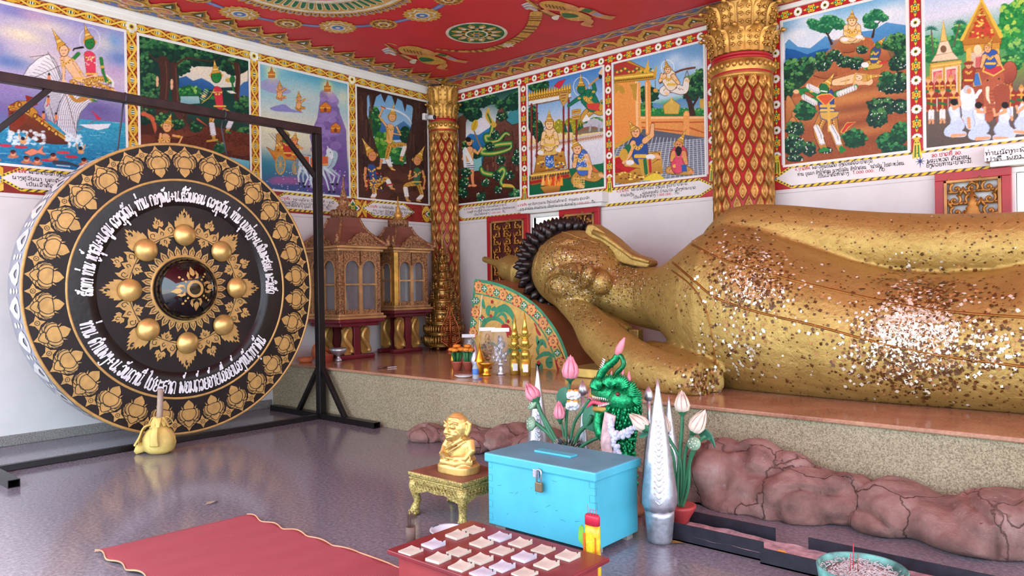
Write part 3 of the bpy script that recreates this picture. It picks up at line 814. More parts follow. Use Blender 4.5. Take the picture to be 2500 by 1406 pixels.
def mural3():
    c = lcv(2,200,270)
    c.grad([(0,(86,170,200)),(.15,(120,190,210)),(.35,(196,210,206)),(.5,(222,220,190)),(.65,(210,214,190)),(.78,(90,150,170)),(1,(60,90,140))])
    for x,y,rx,ry,col,a in ((180,440,120,40,(236,240,226),.5),(460,480,200,60,(70,150,190),.6),(260,560,200,70,(160,205,214),.6),(430,640,200,80,(206,212,204),.7),(640,640,60,70,(226,224,196),.8),(200,850,200,70,(226,226,190),.8),(120,1120,160,80,(40,120,140),.8),(560,1150,180,120,(96,70,130),.8),(430,1230,300,60,(70,80,140),.8)): c.soft(x,y,rx,ry,col,a)
    c.poly([(500,1270),(420,900),(470,780),(490,640),(530,590),(580,620),(620,750),(660,860),(675,1280)],(150,130,186),(90,70,130))
    for i in range(70):
        t = RNG.uniform(0,1); y = 610+640*t; x = 540+RNG.uniform(-1,1)*(30+110*t); q = RNG.uniform(14,34); k = RNG.uniform(-24,24)
        c.ell(x,y,q*1.3,q,(150+k - 36*t,128+k - 44*t,186+k - 30*t),al=.75)
    c.poly([(100,560),(120,530),(200,520),(230,560),(300,610),(200,620),(110,590)],(160,150,200),al=.8,sm=True); c.poly([(160,715),(250,690),(300,720),(380,745),(280,740),(200,735)],(130,130,196),al=.9,sm=True)
    for x,y,q in ((170,485,40),(537,575,40)):
        c.soft(x,y,q,q*1.2,(255,236,150),.9); c.poly([(x - 20,y+30),(x - 22,y - 5),(x - 10,y - 8),(x,y - 48),(x+10,y - 8),(x+22,y - 5),(x+20,y+30)],(196,120,50),oc=(120,60,30)); c.line([(x - 22,y+8),(x+22,y+8)],6,(246,200,90))
    for x,y,q in ((523,715,34),(590,850,30)): c.poly([(x - q,y+26),(x - q*1.1,y - 14),(x,y - 40),(x+q*1.1,y - 14),(x+q,y+26)],(224,140,50),(190,100,40),oc=(120,60,30)); c.line([(x - q,y - 2),(x+q,y - 2)],6,(250,200,90)); c.ell(x,y+10,10,14,(120,60,40))
    for (x,y),col in (((225,600),(232,150,96)),((350,670),(214,150,70))):
        c.fig((x,y - 20),15,(x - 4,y - 70),[(x,y+6),(x - 4,y+36)],([(x - 10,y+6),(x - 20,y - 10)],[(x+10,y+6),(x+44,y - 16)]),([(x - 6,y+40),(x+36,y+44)],[(x - 14,y+46),(x+10,y+60)]),skin=(232,170,120),skirt=col)
    # chariot and horses
    for i in range(12): c.ell(180+i*14,1190+10*math.sin(i*2),34,22,(156,96,150),al=.5)
    c.poly([(135,970),(190,1040),(330,1060),(330,950),(200,940),(190,1000)],(206,140,56),oc=(110,60,20),ow=3)
    c.poly([(140,970),(205,1050),(215,1070),(190,1060)],(196,110,40)); c.poly([(200,890),(240,870),(300,960),(300,1000),(200,1000)],(214,150,60),oc=(120,60,20))
    for k in range(14): c.ell(205+9*k,960+30*math.sin(k*1.7),8,8,(150,80,30) if k % 2 else (246,206,100))
    for x in (150,170,190,205): c.line([(x,880),(x+70,960)],4,(110,110,110))
    c.fig((262,900),26,(258,850),[(270,940),(280,1010)],([(250,930),(300,950),(320,930)],),(),skin=(40,120,70),cloth=(190,60,50)); c.fig((318,930),24,(330,870),[(322,965),(330,1020)],([(330,960),(370,980)],),(),skin=(232,150,100),cloth=(206,110,60))
    for x,y,r in ((228,1085,46),(325,1110,28)):
        c.ell(x,y,r*.75,r*1.5,(206,150,60)); c.ell(x,y,r*.56,r*1.25,(90,150,170)); c.ell(x,y,r*.16,r*.3,(230,180,80))
        for k in range(10): c.line([(x,y),(x+r*.65*math.cos(k*PI/5),y+r*1.35*math.sin(k*PI/5))],4,(214,160,70))
    for dx,dy,col in ((30,0,(170,196,206)),(0,0,(206,224,230))):
        c.poly([(345+dx,1040),(400+dx,1025),(480+dx,1050),(520+dx,1030),(540+dx,990),(575+dx,1010),(570+dx,1060),(540+dx,1110),(470+dx,1130),(360+dx,1120)],col,(160,190,204),sm=True,oc=(70,90,110),ow=3)
        for p in ([(360,1110),(345,1160),(350,1210)],[(385,1110),(410,1170),(385,1230)],[(430,1120),(425,1190),(445,1250)],[(520,1110),(560,1140),(585,1160),(570,1215)],[(500,1120),(530,1190),(550,1265)]): c.line([(a+dx,b) for a,b in p],[24,14,10],col); c.ell(p[-1][0]+dx,p[-1][1],9,8,(30,30,40))
        c.line([(350+dx,1040),(335+dx,1090),(340+dx,1150)],[8,22,6],(120,140,150),True)
    c.ell(553,1010,22,34,(216,230,236),-.4); c.ell(565,1035,12,14,(230,238,240)); c.line([(545,985),(535,965)],8,(216,230,236)); c.ell(556,1005,4,4,(20,20,30))
    for x,y in ((395,1060),(450,1070),(520,1060)): c.poly([(x - 24,y - 30),(x+20,y - 26),(x+22,y+30),(x - 24,y+34)],(206,100,60)); c.line([(x - 24,y+26),(x+22,y+22)],6,(240,190,80))
    for i in range(70): c.ell(RNG.uniform(110,660),RNG.uniform(1120,1300),3.4,3.4,(226,220,240),al=.9)
    return c.out()


def mural4():
    c = lcv(3,180,270)
    c.grad([(0,(52,34,30)),(1,(60,36,30))])
    c.poly([(800,640),(830,600),(1050,660),(1110,720),(1100,860),(1060,1080),(880,1080),(830,960),(800,800)],(110,170,220),(220,232,236))
    c.poly([(850,830),(900,790),(960,850),(1040,800),(1110,860),(1110,920),(850,930)],(80,130,180),(40,90,150))
    c.bush(850,800,45,100,40,(20,80,50),(60,140,70),(150,200,100)); c.bush(900,960,70,90,50,(40,110,40),(90,160,60),(180,210,90)); c.bush(1050,890,40,60,30); c.bush(1010,1030,60,60,40,(30,100,50),(70,150,70),(150,200,110))
    for pts,col in (([(735,570),(800,620),(800,760),(840,900),(890,1060),(740,1340)],(66,44,38)),([(1110,640),(1200,680),(1200,1300),(1060,1120),(1050,980),(1090,830)],(62,42,38)),([(735,1100),(900,1080),(1060,1100),(1200,1180),(1200,1380),(735,1330)],(74,44,36)),([(735,570),(1200,680),(1190,760),(1110,740),(1095,700),(1060,690),(1050,740),(1030,670),(1000,650),(985,700),(960,630),(940,620),(915,680),(890,620),(860,640),(835,730),(810,620),(735,600)],(58,38,34))): c.poly(pts,col,nz=5)
    for i in range(46):
        x = RNG.choice([RNG.uniform(745,830),RNG.uniform(1080,1195)]); y = RNG.uniform(620,1200); c.line([(x,y),(x+RNG.uniform(-6,10),y+40),(x+RNG.uniform(-8,12),y+110)],RNG.uniform(6,16),(92,62,52) if RNG.random() > .5 else (40,26,26),True,.7)
    for x,y in ((970,1150),(1060,1170),(1010,1240),(900,1280),(1100,1290)): c.ell(x,y,60,34,(96,58,46),al=.7); c.line([(x - 50,y - 10),(x,y - 32),(x+50,y - 6)],4,(50,28,24),True)
    c.fig((965,775),26,(975,680),[(955,840),(945,930)],([(925,830),(880,770),(905,715)],[(995,840),(1020,890),(965,880)]),([(950,960),(930,1050),(965,1115)],[(970,960),(1050,960),(1020,1055)]),skin=(240,182,120),skirt=(206,156,60),stripe=WHT,scarf=(214,160,60))
    c.line([(905,712),(990,730),(1060,770),(1095,820)],[8,16,18,4],(226,232,238),True); c.line([(895,705),(920,716)],12,(190,90,40))
    c.fig((835,1030),30,(765,910),[(830,1110),(845,1190)],([(790,1110),(785,1180),(795,1225)],[(870,1110),(885,1110),(895,1060)]),([(840,1210),(850,1280),(835,1305)],[(860,1220),(930,1180),(960,1240)]),skin=(226,150,96),cloth=(50,80,140),skirt=(206,150,60),stripe=WHT)
    c.fig((1130,1060),28,(1180,960),[(1130,1130),(1125,1200)],([(1085,1130),(1075,1180),(1120,1160)],[(1165,1130),(1180,1190),(1170,1240)]),([(1120,1210),(1050,1230),(1065,1320)],[(1140,1220),(1160,1290),(1130,1320)]),skin=(226,156,100),cloth=(60,110,80),skirt=(206,156,66),stripe=WHT)
    for i in range(60): c.ell(RNG.uniform(790,900),RNG.uniform(1140,1260),5,5,[(246,206,90),(60,90,150),(190,60,50)][i % 3])
    c.line([(930,1220),(970,1215)],14,(190,60,40))
    return c.out()


def mural5():
    c = bcv(0,190,270)
    c.grad([(0,(16,70,60)),(.3,(210,222,226)),(.42,(214,206,220)),(.55,(40,120,160)),(.7,(20,90,80)),(.8,(70,34,26)),(1,(66,30,24))])
    c.soft(290,700,90,110,(236,226,236),.9)
    c.poly([(130,850),(200,780),(260,790),(350,730),(400,760),(400,900),(130,960)],(50,130,190),(30,90,140)); c.poly([(430,700),(500,600),(560,560),(560,760),(440,760)],(60,140,150))
    c.line([(140,700),(190,620),(220,560)],[60,30,16],(96,60,44),True); c.line([(140,690),(145,860),(140,1000)],[60,46,56],(90,56,42),True); c.line([(180,640),(270,580),(360,540)],[20,8],(96,60,44),True)
    for x,y,rx,ry in ((150,590,50,50),(220,640,70,50),(270,560,70,40),(350,540,60,36),(180,560,60,40),(440,580,55,40),(500,560,60,60),(540,530,40,50),(430,650,40,40)): c.bush(x,y,rx,ry,50,**TREE)
    c.poly([(280,1060),(300,930),(320,840),(380,720),(400,620),(430,590),(460,690),(500,720),(560,700),(565,1100)],(112,70,56),(76,40,32),nz=7,oc=(50,28,22),ow=4)
    for i in range(24): x,y = RNG.uniform(320,550),RNG.uniform(740,1040); c.line([(x,y),(x+RNG.uniform(-10,10),y+60)],RNG.uniform(6,16),(136,88,70) if i % 2 else (60,32,28),al=.7)
    c.poly([(125,1040),(300,1050),(565,1060),(565,1270),(125,1300)],(92,42,30),(60,26,20),nz=6); c.poly([(200,960),(280,940),(285,1040),(200,1050)],(130,190,190)); c.bush(180,880,40,60,30); c.bush(240,930,50,30,26)
    for p in ([(360,730),(345,790),(310,800),(330,840),(400,830),(450,780),(480,790)],[(490,850),(400,860),(300,890),(290,920),(380,920),(480,890),(495,860)],[(280,1030),(300,1060),(380,1070),(430,1030),(445,1060),(420,1120),(440,1150),(500,1160)]):
        c.line(p,[30,34,30,16],(30,80,40),True); c.line(p,[20,24,20,9],(70,150,70),True); c.line(p,[8,9,8,4],(206,190,96),True)
    c.line([(330,600),(325,650),(345,690),(375,720)],[10,30,26,26],(214,170,60),True); c.line([(325,640),(350,700)],10,(60,120,60)); c.line([(440,1150),(490,1150),(515,1165)],[20,12,6],(220,180,70),True)
    for x,y in ((340,870),(380,790),(420,660),(420,970),(390,1080),(540,920),(530,970)): c.bush(x,y,34,34,22,fl=4)
    c.line([(280,885),(240,790),(225,745)],8,(150,110,60),True); c.ell(232,722,22,42,(214,176,50),.3); c.line([(222,755),(244,690)],3,(140,110,30))
    c.fig((195,840),24,None,[(195,910),(195,980)],([(230,900),(255,920),(280,885)],[(165,900),(150,960)]),(),skin=(236,166,112),cloth=(236,170,116)); c.ell(188,822,20,18,(24,22,24))
    c.poly([(170,980),(225,975),(230,1050),(165,1050)],WHT,(206,212,220),oc=(110,110,120))
    for k in range(4): c.line([(168,995+15*k),(228,992+15*k)],4,(70,80,100))
    c.line([(165,890),(215,990)],22,WHT); c.line([(158,900),(165,1010)],20,(226,230,234))
    for x in (178,215): c.line([(x,1050),(x+3,1110),(x+8,1150)],[24,18,14],(236,150,100)); c.ell(x+14,1150,20,9,(236,150,100))
    for x,y,r in ((160,1130,36),(150,1200,40),(310,1130,30),(480,1080,34),(280,1230,36),(400,1180,30),(525,1220,50),(170,1060,36)): c.bush(x,y,r,r,30,fl=5)
    return c.out()


def mural6():
    c = bcv(1,190,270)
    c.grad([(0,(70,130,200)),(.3,(170,200,230)),(.45,(236,214,220)),(.56,(240,214,120)),(.6,(224,226,230)),(.78,(220,222,226)),(.8,(16,110,70)),(1,(14,96,60))])
    for x,y,rx,ry in ((690,440,80,50),(650,680,40,110),(690,760,40,80)): c.bush(x,y,rx,ry,50)
    for i in range(26): c.bush(RNG.uniform(780,1000),RNG.uniform(690,770),24,26,8,(150,150,40),(220,200,60),(250,226,120))
    c.bush(1100,700,60,40,40,(30,110,60),(80,160,80),(160,206,110))
    for x in (880,980,1000,915): c.poly([(x - 18,770),(x,700),(x+18,770)],(20,90,60))
    c.poly([(620,860),(1150,770),(1150,815),(620,905)],(214,200,190)); c.poly([(620,905),(1150,815),(1150,990),(620,1080)],(230,230,236),(206,208,216))
    for i in range(30): c.ell(630+i*18,884 - i*3.1,8,9,(170,96,60)); c.ell(630+i*18,884 - i*3.1,3,4,(240,220,190))
    c.poly([(1000,740),(1150,700),(1150,765),(930,790)],(150,80,60),(120,130,110)); c.line([(1020,720),(1080,700),(1140,720)],[20,40,30],(190,190,200),True); c.line([(1060,720),(1055,760)],10,(170,170,180)); c.line([(1120,720),(1120,760)],10,(170,170,180))
    c.poly([(620,560),(920,500),(920,450),(620,500)],(200,150,50),oc=(120,70,20))
    for i in range(17):
        x,y = 625+i*18,520 - i*3.4; c.poly([(x - 10,y),(x,y - 48),(x+10,y)],(236,190,70),oc=(130,80,20)); c.ell(x,y+12,8,12,(130,70,20)); c.ell(x,y+12,4,7,(246,210,100))
    c.poly([(620,550),(920,495),(920,520),(620,578)],(236,236,232)); c.line([(620,582),(920,524)],6,(120,90,60))
    for x,y0,y1 in ((640,570,1090),(678,570,960),(868,560,920),(905,540,1100),(960,680,830)): c.line([(x,y0),(x,y1)],10,(110,34,34)); c.line([(x - 2,y0),(x - 2,y1)],3,(170,70,60))
    c.poly([(800,440),(830,410),(885,390),(860,430),(840,460)],(214,50,70),oc=(140,20,40)); c.poly([(835,480),(905,470),(900,540),(865,590),(840,530)],(206,160,80),oc=(120,80,30))
    for k in range(4): c.line([(845+k*4,490+k*20),(895 - k*6,484+k*20)],4,(120,70,30))
    for y in (622,662): c.poly([(928,y - 8),(990,y - 18),(990,y+12),(928,y+22)],(214,170,80),oc=(130,80,30)); c.line([(932,y+6),(988,y - 4)],4,(150,90,30))
    c.fig((995,465),30,(990,350),[(1040,520),(1080,580)],([(1010,510),(960,540),(905,580)],[(1070,500),(1090,470),(1080,420)]),([(1080,600),(1020,650),(1010,690)],[(1100,600),(1140,620),(1145,560)]),skin=(24,118,84),skirt=(206,156,66),cloth=(24,118,84),scarf=(206,150,60),halo=True,out=(20,40,30))
    c.line([(1050,440),(1130,370)],10,(200,150,90)); c.ell(1130,375,12,16,(30,30,34)); c.poly([(1115,350),(1140,310),(1150,340),(1140,365)],(240,200,150)); c.poly([(1030,570),(1120,560),(1120,620),(1060,610),(1040,600)],(214,70,60)); c.poly([(1000,690),(1030,640),(1060,680),(1010,700)],WHT)
    # throne with seated figure
    c.poly([(660,1060),(680,930),(870,900),(890,1020)],(204,150,56),(170,110,40),oc=(100,50,20),ow=3); c.poly([(665,945),(720,925),(720,905),(670,925)],(150,30,40)); c.poly([(830,915),(870,900),(870,880),(830,895)],(150,30,40))
    for k in range(40): c.ell(RNG.uniform(670,880),RNG.uniform(930,1050),8,6,[(250,214,100),(120,60,30),(60,90,150)][k % 3])
    c.poly([(735,925),(800,920),(805,1010),(770,1030),(735,1010)],(44,90,170),(60,110,190),oc=(210,170,70),ow=4)
    for k in range(34): c.ell(RNG.uniform(742,798),RNG.uniform(930,1005),3.5,3.5,(220,232,246))
    c.poly([(630,1110),(650,1060),(900,1030),(925,1090),(640,1150)],(206,160,66),(150,90,40),oc=(110,60,20)); c.line([(630,1130),(900,1080)],14,(170,36,40)); c.line([(635,1080),(905,1046)],8,(250,210,100))
    for k in range(15): c.poly([(640+18*k,1110 - 3*k),(650+18*k,1085 - 3*k),(658+18*k,1106 - 3*k)],(60,60,60))
    c.fig((768,715),32,(765,610),[(768,790),(768,860)],([(730,780),(715,850),(765,875)],[(808,780),(825,850),(780,875)]),([(740,890),(800,905),(820,900)],[(800,895),(720,910),(700,915)]),skin=(246,206,150),skirt=(226,186,100)); c.ell(705,915,22,16,WHT); c.ell(832,895,22,16,WHT)
    # fire bowl
    c.poly([(700,1160),(850,1135),(840,1190),(800,1210),(740,1212)],(214,160,70),(150,90,40),oc=(100,50,20),sm=False)
    for k in range(26):
        x = RNG.uniform(705,850); c.poly([(x - 16,1150),(x+RNG.uniform(-14,14),1150 - RNG.uniform(30,95)),(x+16,1150)],[(240,120,40),(250,170,60),(226,70,30),(252,206,110)][k % 4],al=.9)
    # kneeling figure
    c.poly([(1060,990),(1130,1060),(1145,1050),(1100,1110),(1030,1100)],(214,110,60)); c.fig((965,890),34,(930,790),[(985,950),(1010,1030)],([(955,940),(945,1010),(960,920)],[(1030,940),(1060,1030),(1050,1090)]),([(1000,1060),(950,1110),(985,1150)],[(1020,1070),(1090,1090),(1130,1075)]),skin=(240,184,136),cloth=(70,110,190),skirt=(196,146,66))
    for k in range(40): c.ell(RNG.uniform(970,1040),RNG.uniform(920,1030),3.4,3.4,(220,232,246))
    for i in range(5):
        for j in range(4): c.ell(945+i*17,1100+j*18,7,7,(250,214,120)); c.ell(945+i*17,1100+j*18,3,3,(150,70,30))
    return c.out()


def mural7():
    c = bcv(2,210,270)
    c.grad([(0,(110,160,210)),(.25,(150,196,230)),(.36,(186,214,232)),(.42,(60,150,90)),(.5,(30,120,60)),(1,(96,100,112))])
    for x,y,q in ((1660,250,60),(1720,290,60),(1810,280,50),(1850,320,60),(1600,300,50)): c.soft(x,y,q,q*.8,(200,220,240),.9)
    c.poly([(1420,600),(1520,560),(1600,580),(1700,530),(1800,540),(1880,500),(1880,620),(1420,640)],(90,140,190),(130,170,190))
    for x,y,rx,ry in ((1480,500,70,60),(1460,600,50,50),(1800,420,80,60),(1850,370,50,50),(1780,500,60,50),(1860,470,40,60)): c.bush(x,y,rx,ry,50)
    for x in range(1440,1890,44): c.bush(x,625,34,30,18,(30,120,60),(80,170,80),(160,210,110))
    c.line([(1790,650),(1770,560),(1740,500)],[26,12],(60,36,30),True); c.line([(1780,600),(1830,520)],[12,6],(60,36,30))
    c.poly([(1580,580),(1640,530),(1700,575),(1690,640),(1590,640)],(214,176,80),oc=(140,100,30)); c.poly([(1625,570),(1638,510),(1655,570)],(226,190,90)); c.poly([(1840,540),(1885,520),(1885,600),(1845,600)],(206,170,70))
    c.poly([(1400,655),(1885,655),(1885,810),(1400,760)],(240,166,90),(220,140,70),oc=(150,70,30)); c.line([(1400,668),(1885,664)],8,(250,200,140))
    for x0,x1 in ((1430,1720),(1760,1875)): c.line([(x0,700),(x1,696),(x1,775 if x0 > 1500 else 765),(x0,735)],5,(190,80,40))
    c.line([(1745,640),(1745,790)],26,(236,160,84)); c.poly([(1728,650),(1745,620),(1762,650)],(250,190,110))
    c.poly([(1230,900),(1440,745),(1885,810),(1885,1070),(1230,1150)],(86,92,106),(104,110,124))
    for k in range(26): c.line([(1300+k*26,790+k*1.5),(1150+k*34,1140)],4,(206,210,218),al=.8); c.line([(1240,880+k*15),(1885,815+k*15)],4,(190,196,206),al=.7)
    c.poly([(1230,420),(1400,400),(1420,760),(1230,890)],(240,160,80),(234,146,70)); c.line([(1390,410),(1400,770)],14,(250,200,140)); c.line([(1230,880),(1400,770)],16,(214,160,60))
    c.line([(1470,420),(1475,770)],26,(236,156,80)); c.line([(1462,420),(1467,770)],6,(252,206,150)); c.line([(1410,420),(1412,760)],12,(240,166,90))
    c.poly([(1230,290),(1340,260),(1520,350),(1530,390),(1430,400),(1230,420)],(206,156,50),oc=(120,70,20)); c.poly([(1230,290),(1300,260),(1420,310),(1380,350),(1230,370)],(176,60,50))
    for k in range(20): c.ell(1240+k*14,330+14*math.sin(k),9,8,(240,200,80) if k % 2 else (60,110,60)); c.ell(1240+k*14,385 - k*1.5,9,7,(250,216,100)); c.ell(1240+k*14,405 - k*1.5,6,5,(90,60,30))
    c.poly([(1445,340),(1475,250),(1480,350)],(230,180,60)); c.line([(1520,360),(1530,300)],[14,4],(214,160,50)); c.poly([(1235,420),(1290,440),(1310,480),(1290,500),(1260,470),(1235,500)],(196,150,60)); c.poly([(1340,430),(1395,420),(1390,550),(1370,530),(1360,470)],(196,150,60))
    c.line([(1560,420),(1640,360),(1720,325),(1805,310)],8,(110,60,40),True); c.line([(1525,400),(1525,460)],3,(120,90,60)); c.ell(1527,472,18,14,(214,160,70)); c.line([(1750,330),(1730,390)],3,(120,90,60)); c.line([(1750,330),(1770,390)],3,(120,90,60))
    c.fig((1612,325),24,(1595,250),[(1620,380),(1640,430)],([(1590,370),(1560,400),(1570,360)],[(1650,370),(1690,420)]),([(1650,450),(1580,470),(1600,490)],[(1650,450),(1730,470),(1745,400)]),skin=(244,200,150),skirt=(236,230,220),cloth=(240,224,200),halo=True)
    # king on the couch
    c.poly([(1235,950),(1300,930),(1560,910),(1575,1060),(1340,1140),(1235,1060)],(190,30,40),(150,24,36),oc=(214,170,70),ow=6); c.poly([(1235,1065),(1340,1040),(1570,960),(1580,1060),(1340,1140),(1235,1130)],(214,164,66),(170,116,40))
    for k in range(44): c.ell(RNG.uniform(1245,1570),RNG.uniform(1050,1110),8,6,[(250,216,100),(110,60,30)][k % 2])
    c.poly([(1235,1010),(1330,1060),(1400,1020),(1330,960)],(196,34,44)); c.poly([(1440,1110),(1520,1060),(1580,1090),(1580,1110)],(236,206,60),sm=True)
    c.fig((1385,770),34,(1335,690),[(1400,860),(1420,940)],([(1365,850),(1340,930),(1300,985)],[(1450,830),(1500,790),(1505,720)]),([(1420,960),(1480,960),(1530,940)],[(1420,980),(1340,980),(1320,990)]),skin=(240,180,124),cloth=(40,80,150),skirt=(206,156,60)); c.ell(1490,945,34,20,WHT); c.ell(1345,985,30,18,WHT)
    c.poly([(1400,960),(1500,960),(1500,1060),(1430,1080)],(204,160,66)); c.line([(1450,970),(1460,1060)],16,(30,110,60)); c.line([(1485,970),(1490,1050)],12,(190,40,46)); c.line([(1330,880),(1300,940)],30,(30,110,70)); c.ell(1300,930,30,44,(214,164,60))
    c.fig((1690,860),30,(1745,750),[(1690,930),(1690,1010)],([(1655,920),(1640,970)],[(1725,920),(1745,990)]),([(1680,1030),(1620,1040)],[(1690,1030),(1770,1050)]),skin=(226,150,96),cloth=(216,70,100),skirt=(196,150,66)); c.ell(1690,905,24,36,(30,24,30))
    c.poly([(1665,900),(1690,960),(1715,900),(1710,1060),(1670,1060)],(222,80,110)); c.poly([(1710,1000),(1745,1000),(1750,1050),(1712,1050)],(50,90,160))
    return c.out()


def mural8():
    c = bcv(3,270,310)
    c.grad([(0,(120,180,220)),(.12,(214,226,236)),(.25,(222,226,238)),(.34,(40,110,170)),(.42,(20,80,110)),(.5,(170,90,50)),(1,(176,96,54))])
    for x,y,q in ((700,130,120),(900,220,120),(1200,90,120),(620,220,80)): c.soft(x,y,q,q*.4,(240,238,244),.8)
    c.poly([(535,290),(560,260),(620,310),(700,320),(800,240),(860,270),(960,250),(1040,210),(1120,200),(1200,150),(1340,170),(1340,330),(535,380)],(96,160,206),(50,120,180)); c.poly([(535,320),(600,330),(680,360),(760,330),(820,320),(820,420),(535,440)],(30,100,170),(16,70,130))
    for x,y,rx,ry in ((580,460,70,70),(690,440,90,60),(780,380,50,40),(640,540,110,60),(560,600,40,70),(1270,280,70,60),(1290,360,60,60),(1200,320,60,50)): c.bush(x,y,rx,ry,55)
    c.poly([(730,480),(830,420),(830,350),(880,280),(1000,240),(1100,250),(1130,300),(1210,340),(1240,420),(1345,430),(1345,1000),(540,1080),(540,700),(600,600),(660,560)],(184,106,62),(150,78,44),nz=5)
    for x,y,rx,ry in ((940,300,110,50),(1060,360,80,40),(860,360,60,40),(1190,370,70,40),(1280,560,90,60),(1260,660,100,60),(800,480,80,40),(620,700,70,60)): c.ell(x,y,rx,ry,(196,122,76),al=.7,c2=(140,74,44)); c.line([(x - rx,y+ry*.5),(x,y+ry),(x+rx,y+ry*.4)],4,(96,48,28),True)
    for x,y,rx in ((900,540,260),(1000,640,300),(860,760,300),(1050,860,220),(900,660,240)): c.soft(x,y,rx,40,(206,140,76),.6); c.soft(x+80,y+60,rx*.8,26,(130,70,44),.6)
    for p in ([(540,660),(570,640),(620,760),(600,880),(545,860)],[(580,740),(620,760),(650,880),(600,900)],[(560,800),(600,780),(640,900),(560,930)]): c.poly(p,(214,146,84),(150,84,44),sm=True,oc=(100,54,30),ow=3)
    for x,y,rx,ry,fl in ((860,370,50,40,6),(930,410,60,40,8),(1040,330,40,30,4),(1000,420,60,40,8),(1280,420,70,50,8),(1230,570,90,50,6),(1290,540,60,70,8),(1180,700,110,60,14),(1290,700,60,50,8),(1140,780,70,60,8),(670,730,70,70,0),(600,850,60,50,8),(590,960,80,70,14),(690,980,50,50,6),(990,910,80,60,0),(1220,930,90,60,0),(1290,880,60,80,0),(800,990,50,24,6),(600,1045,60,24,8),(780,430,60,40,6),(1200,510,50,40,0),(1250,980,90,40,0)): c.bush(x,y,rx,ry,int(26+rx*.4),fl=fl,**(TREE if fl else dict(dark=(8,60,40),mid=(24,110,60),lt=(90,160,90))))
    for p,cr in (([(840,290),(815,230),(790,190)],((740,170,50,36),(830,140,70,40),(880,160,50,40),(790,190,60,30),(710,150,36,26))),([(1110,245),(1120,190),(1115,140)],((1080,130,40,36),(1140,100,50,40),(1180,120,36,26),(1100,170,50,26)))):
        c.line(p,[14,8,5],(56,40,34),True); c.line([p[1],(p[1][0]+50,p[1][1] - 60)],[8,4],(56,40,34)); c.line([p[1],(p[1][0] - 60,p[1][1] - 50)],[8,4],(56,40,34))
        for q in cr: c.bush(*q,40,(20,100,70),(50,150,90),(130,200,130))
    c.fig((975,140),30,(975,65),[(975,195),(975,235)],([(935,180),(930,225),(975,240)],[(1015,180),(1025,225),(985,242)]),([(950,250),(1000,262),(1030,250)],[(1000,250),(940,265),(910,262)]),skin=(246,206,150),skirt=(226,190,130)); c.ell(925,262,26,14,WHT); c.ell(1022,245,26,14,WHT)
    c.fig((1145,300),20,(1200,240),[(1130,345),(1120,390)],([(1110,340),(1100,370)],),([(1120,410),(1060,425)],[(1120,410),(1160,430),(1060,450)]),skin=GRN,cloth=(50,80,140),skirt=(206,170,70)); c.ell(1060,430,26,18,WHT); c.line([(1160,420),(1200,410)],12,(206,60,60))
    c.line([(800,545),(900,540),(1000,520),(1090,540)],[26,44,48,40],(140,80,40),True); c.line([(860,545),(920,535),(1000,520),(1090,540)],[30,40,44,34],(244,200,150),True); c.line([(1000,490),(1060,500),(1170,500)],[12,16,6],(226,180,110),True); c.line([(990,555),(1060,550)],14,(236,186,140)); c.ell(1060,516,36,26,(206,160,80)); c.ell(1015,512,30,22,(248,210,166),oc=(140,80,50)); c.line([(1004,505),(1012,509)],3,(40,25,20)); c.line([(1018,522),(1026,518)],3,(40,25,20)); c.line([(996,520),(1002,526)],3,(190,60,50)); c.line([(900,540),(960,528)],3,(150,90,60)); c.line([(930,560),(940,525)],8,(220,176,90)); c.line([(985,545),(995,500)],12,(220,176,90)); c.crown(1050,514,1165,500,26)
    c.fig((790,590),36,(860,480),[(800,640),(810,730)],([(740,620),(690,590),(610,600)],[(870,620),(930,600),(1000,570)],[(750,660),(690,660),(640,610)]),([(790,760),(750,860),(790,980)],[(840,760),(860,870),(900,980)]),skin=GRN,cloth=(50,80,150),skirt=(190,130,60),stripe=WHT,out=(40,30,24))
    c.poly([(740,640),(800,700),(860,640),(830,620),(770,625)],(214,90,50),oc=(240,190,80),ow=5); c.poly([(760,740),(890,735),(880,770),(820,800),(770,780)],(214,170,80),oc=(50,80,140),ow=4); c.line([(820,690),(825,860)],16,(222,180,80)); c.line([(770,700),(860,700)],14,(222,180,80))
    for a in ([(750,600),(690,570)],[(890,620),(990,580)],[(730,680),(660,640)],[(740,840),(770,900)],[(840,840),(880,910)]):
        for q in np.linspace(0,1,7): x,y = a[0][0]*(1 - q)+a[1][0]*q,a[0][1]*(1 - q)+a[1][1]*q; c.ell(x,y,19,19,WHT,al=.8); c.line([(x,y - 18),(x+4,y+18)],3,(110,116,130))
    c.poly([(900,870),(940,810),(1000,805),(950,840),(920,880)],(200,60,50),oc=(220,180,80),ow=4); c.ell(780,990,26,12,GRN,-.3); c.ell(905,985,14,24,GRN)
    c.ell(608,605,20,14,(240,190,140)); c.ell(790,585,30,34,(30,110,60)); c.line([(770,600),(810,606)],6,(240,240,230))
    return c.out()


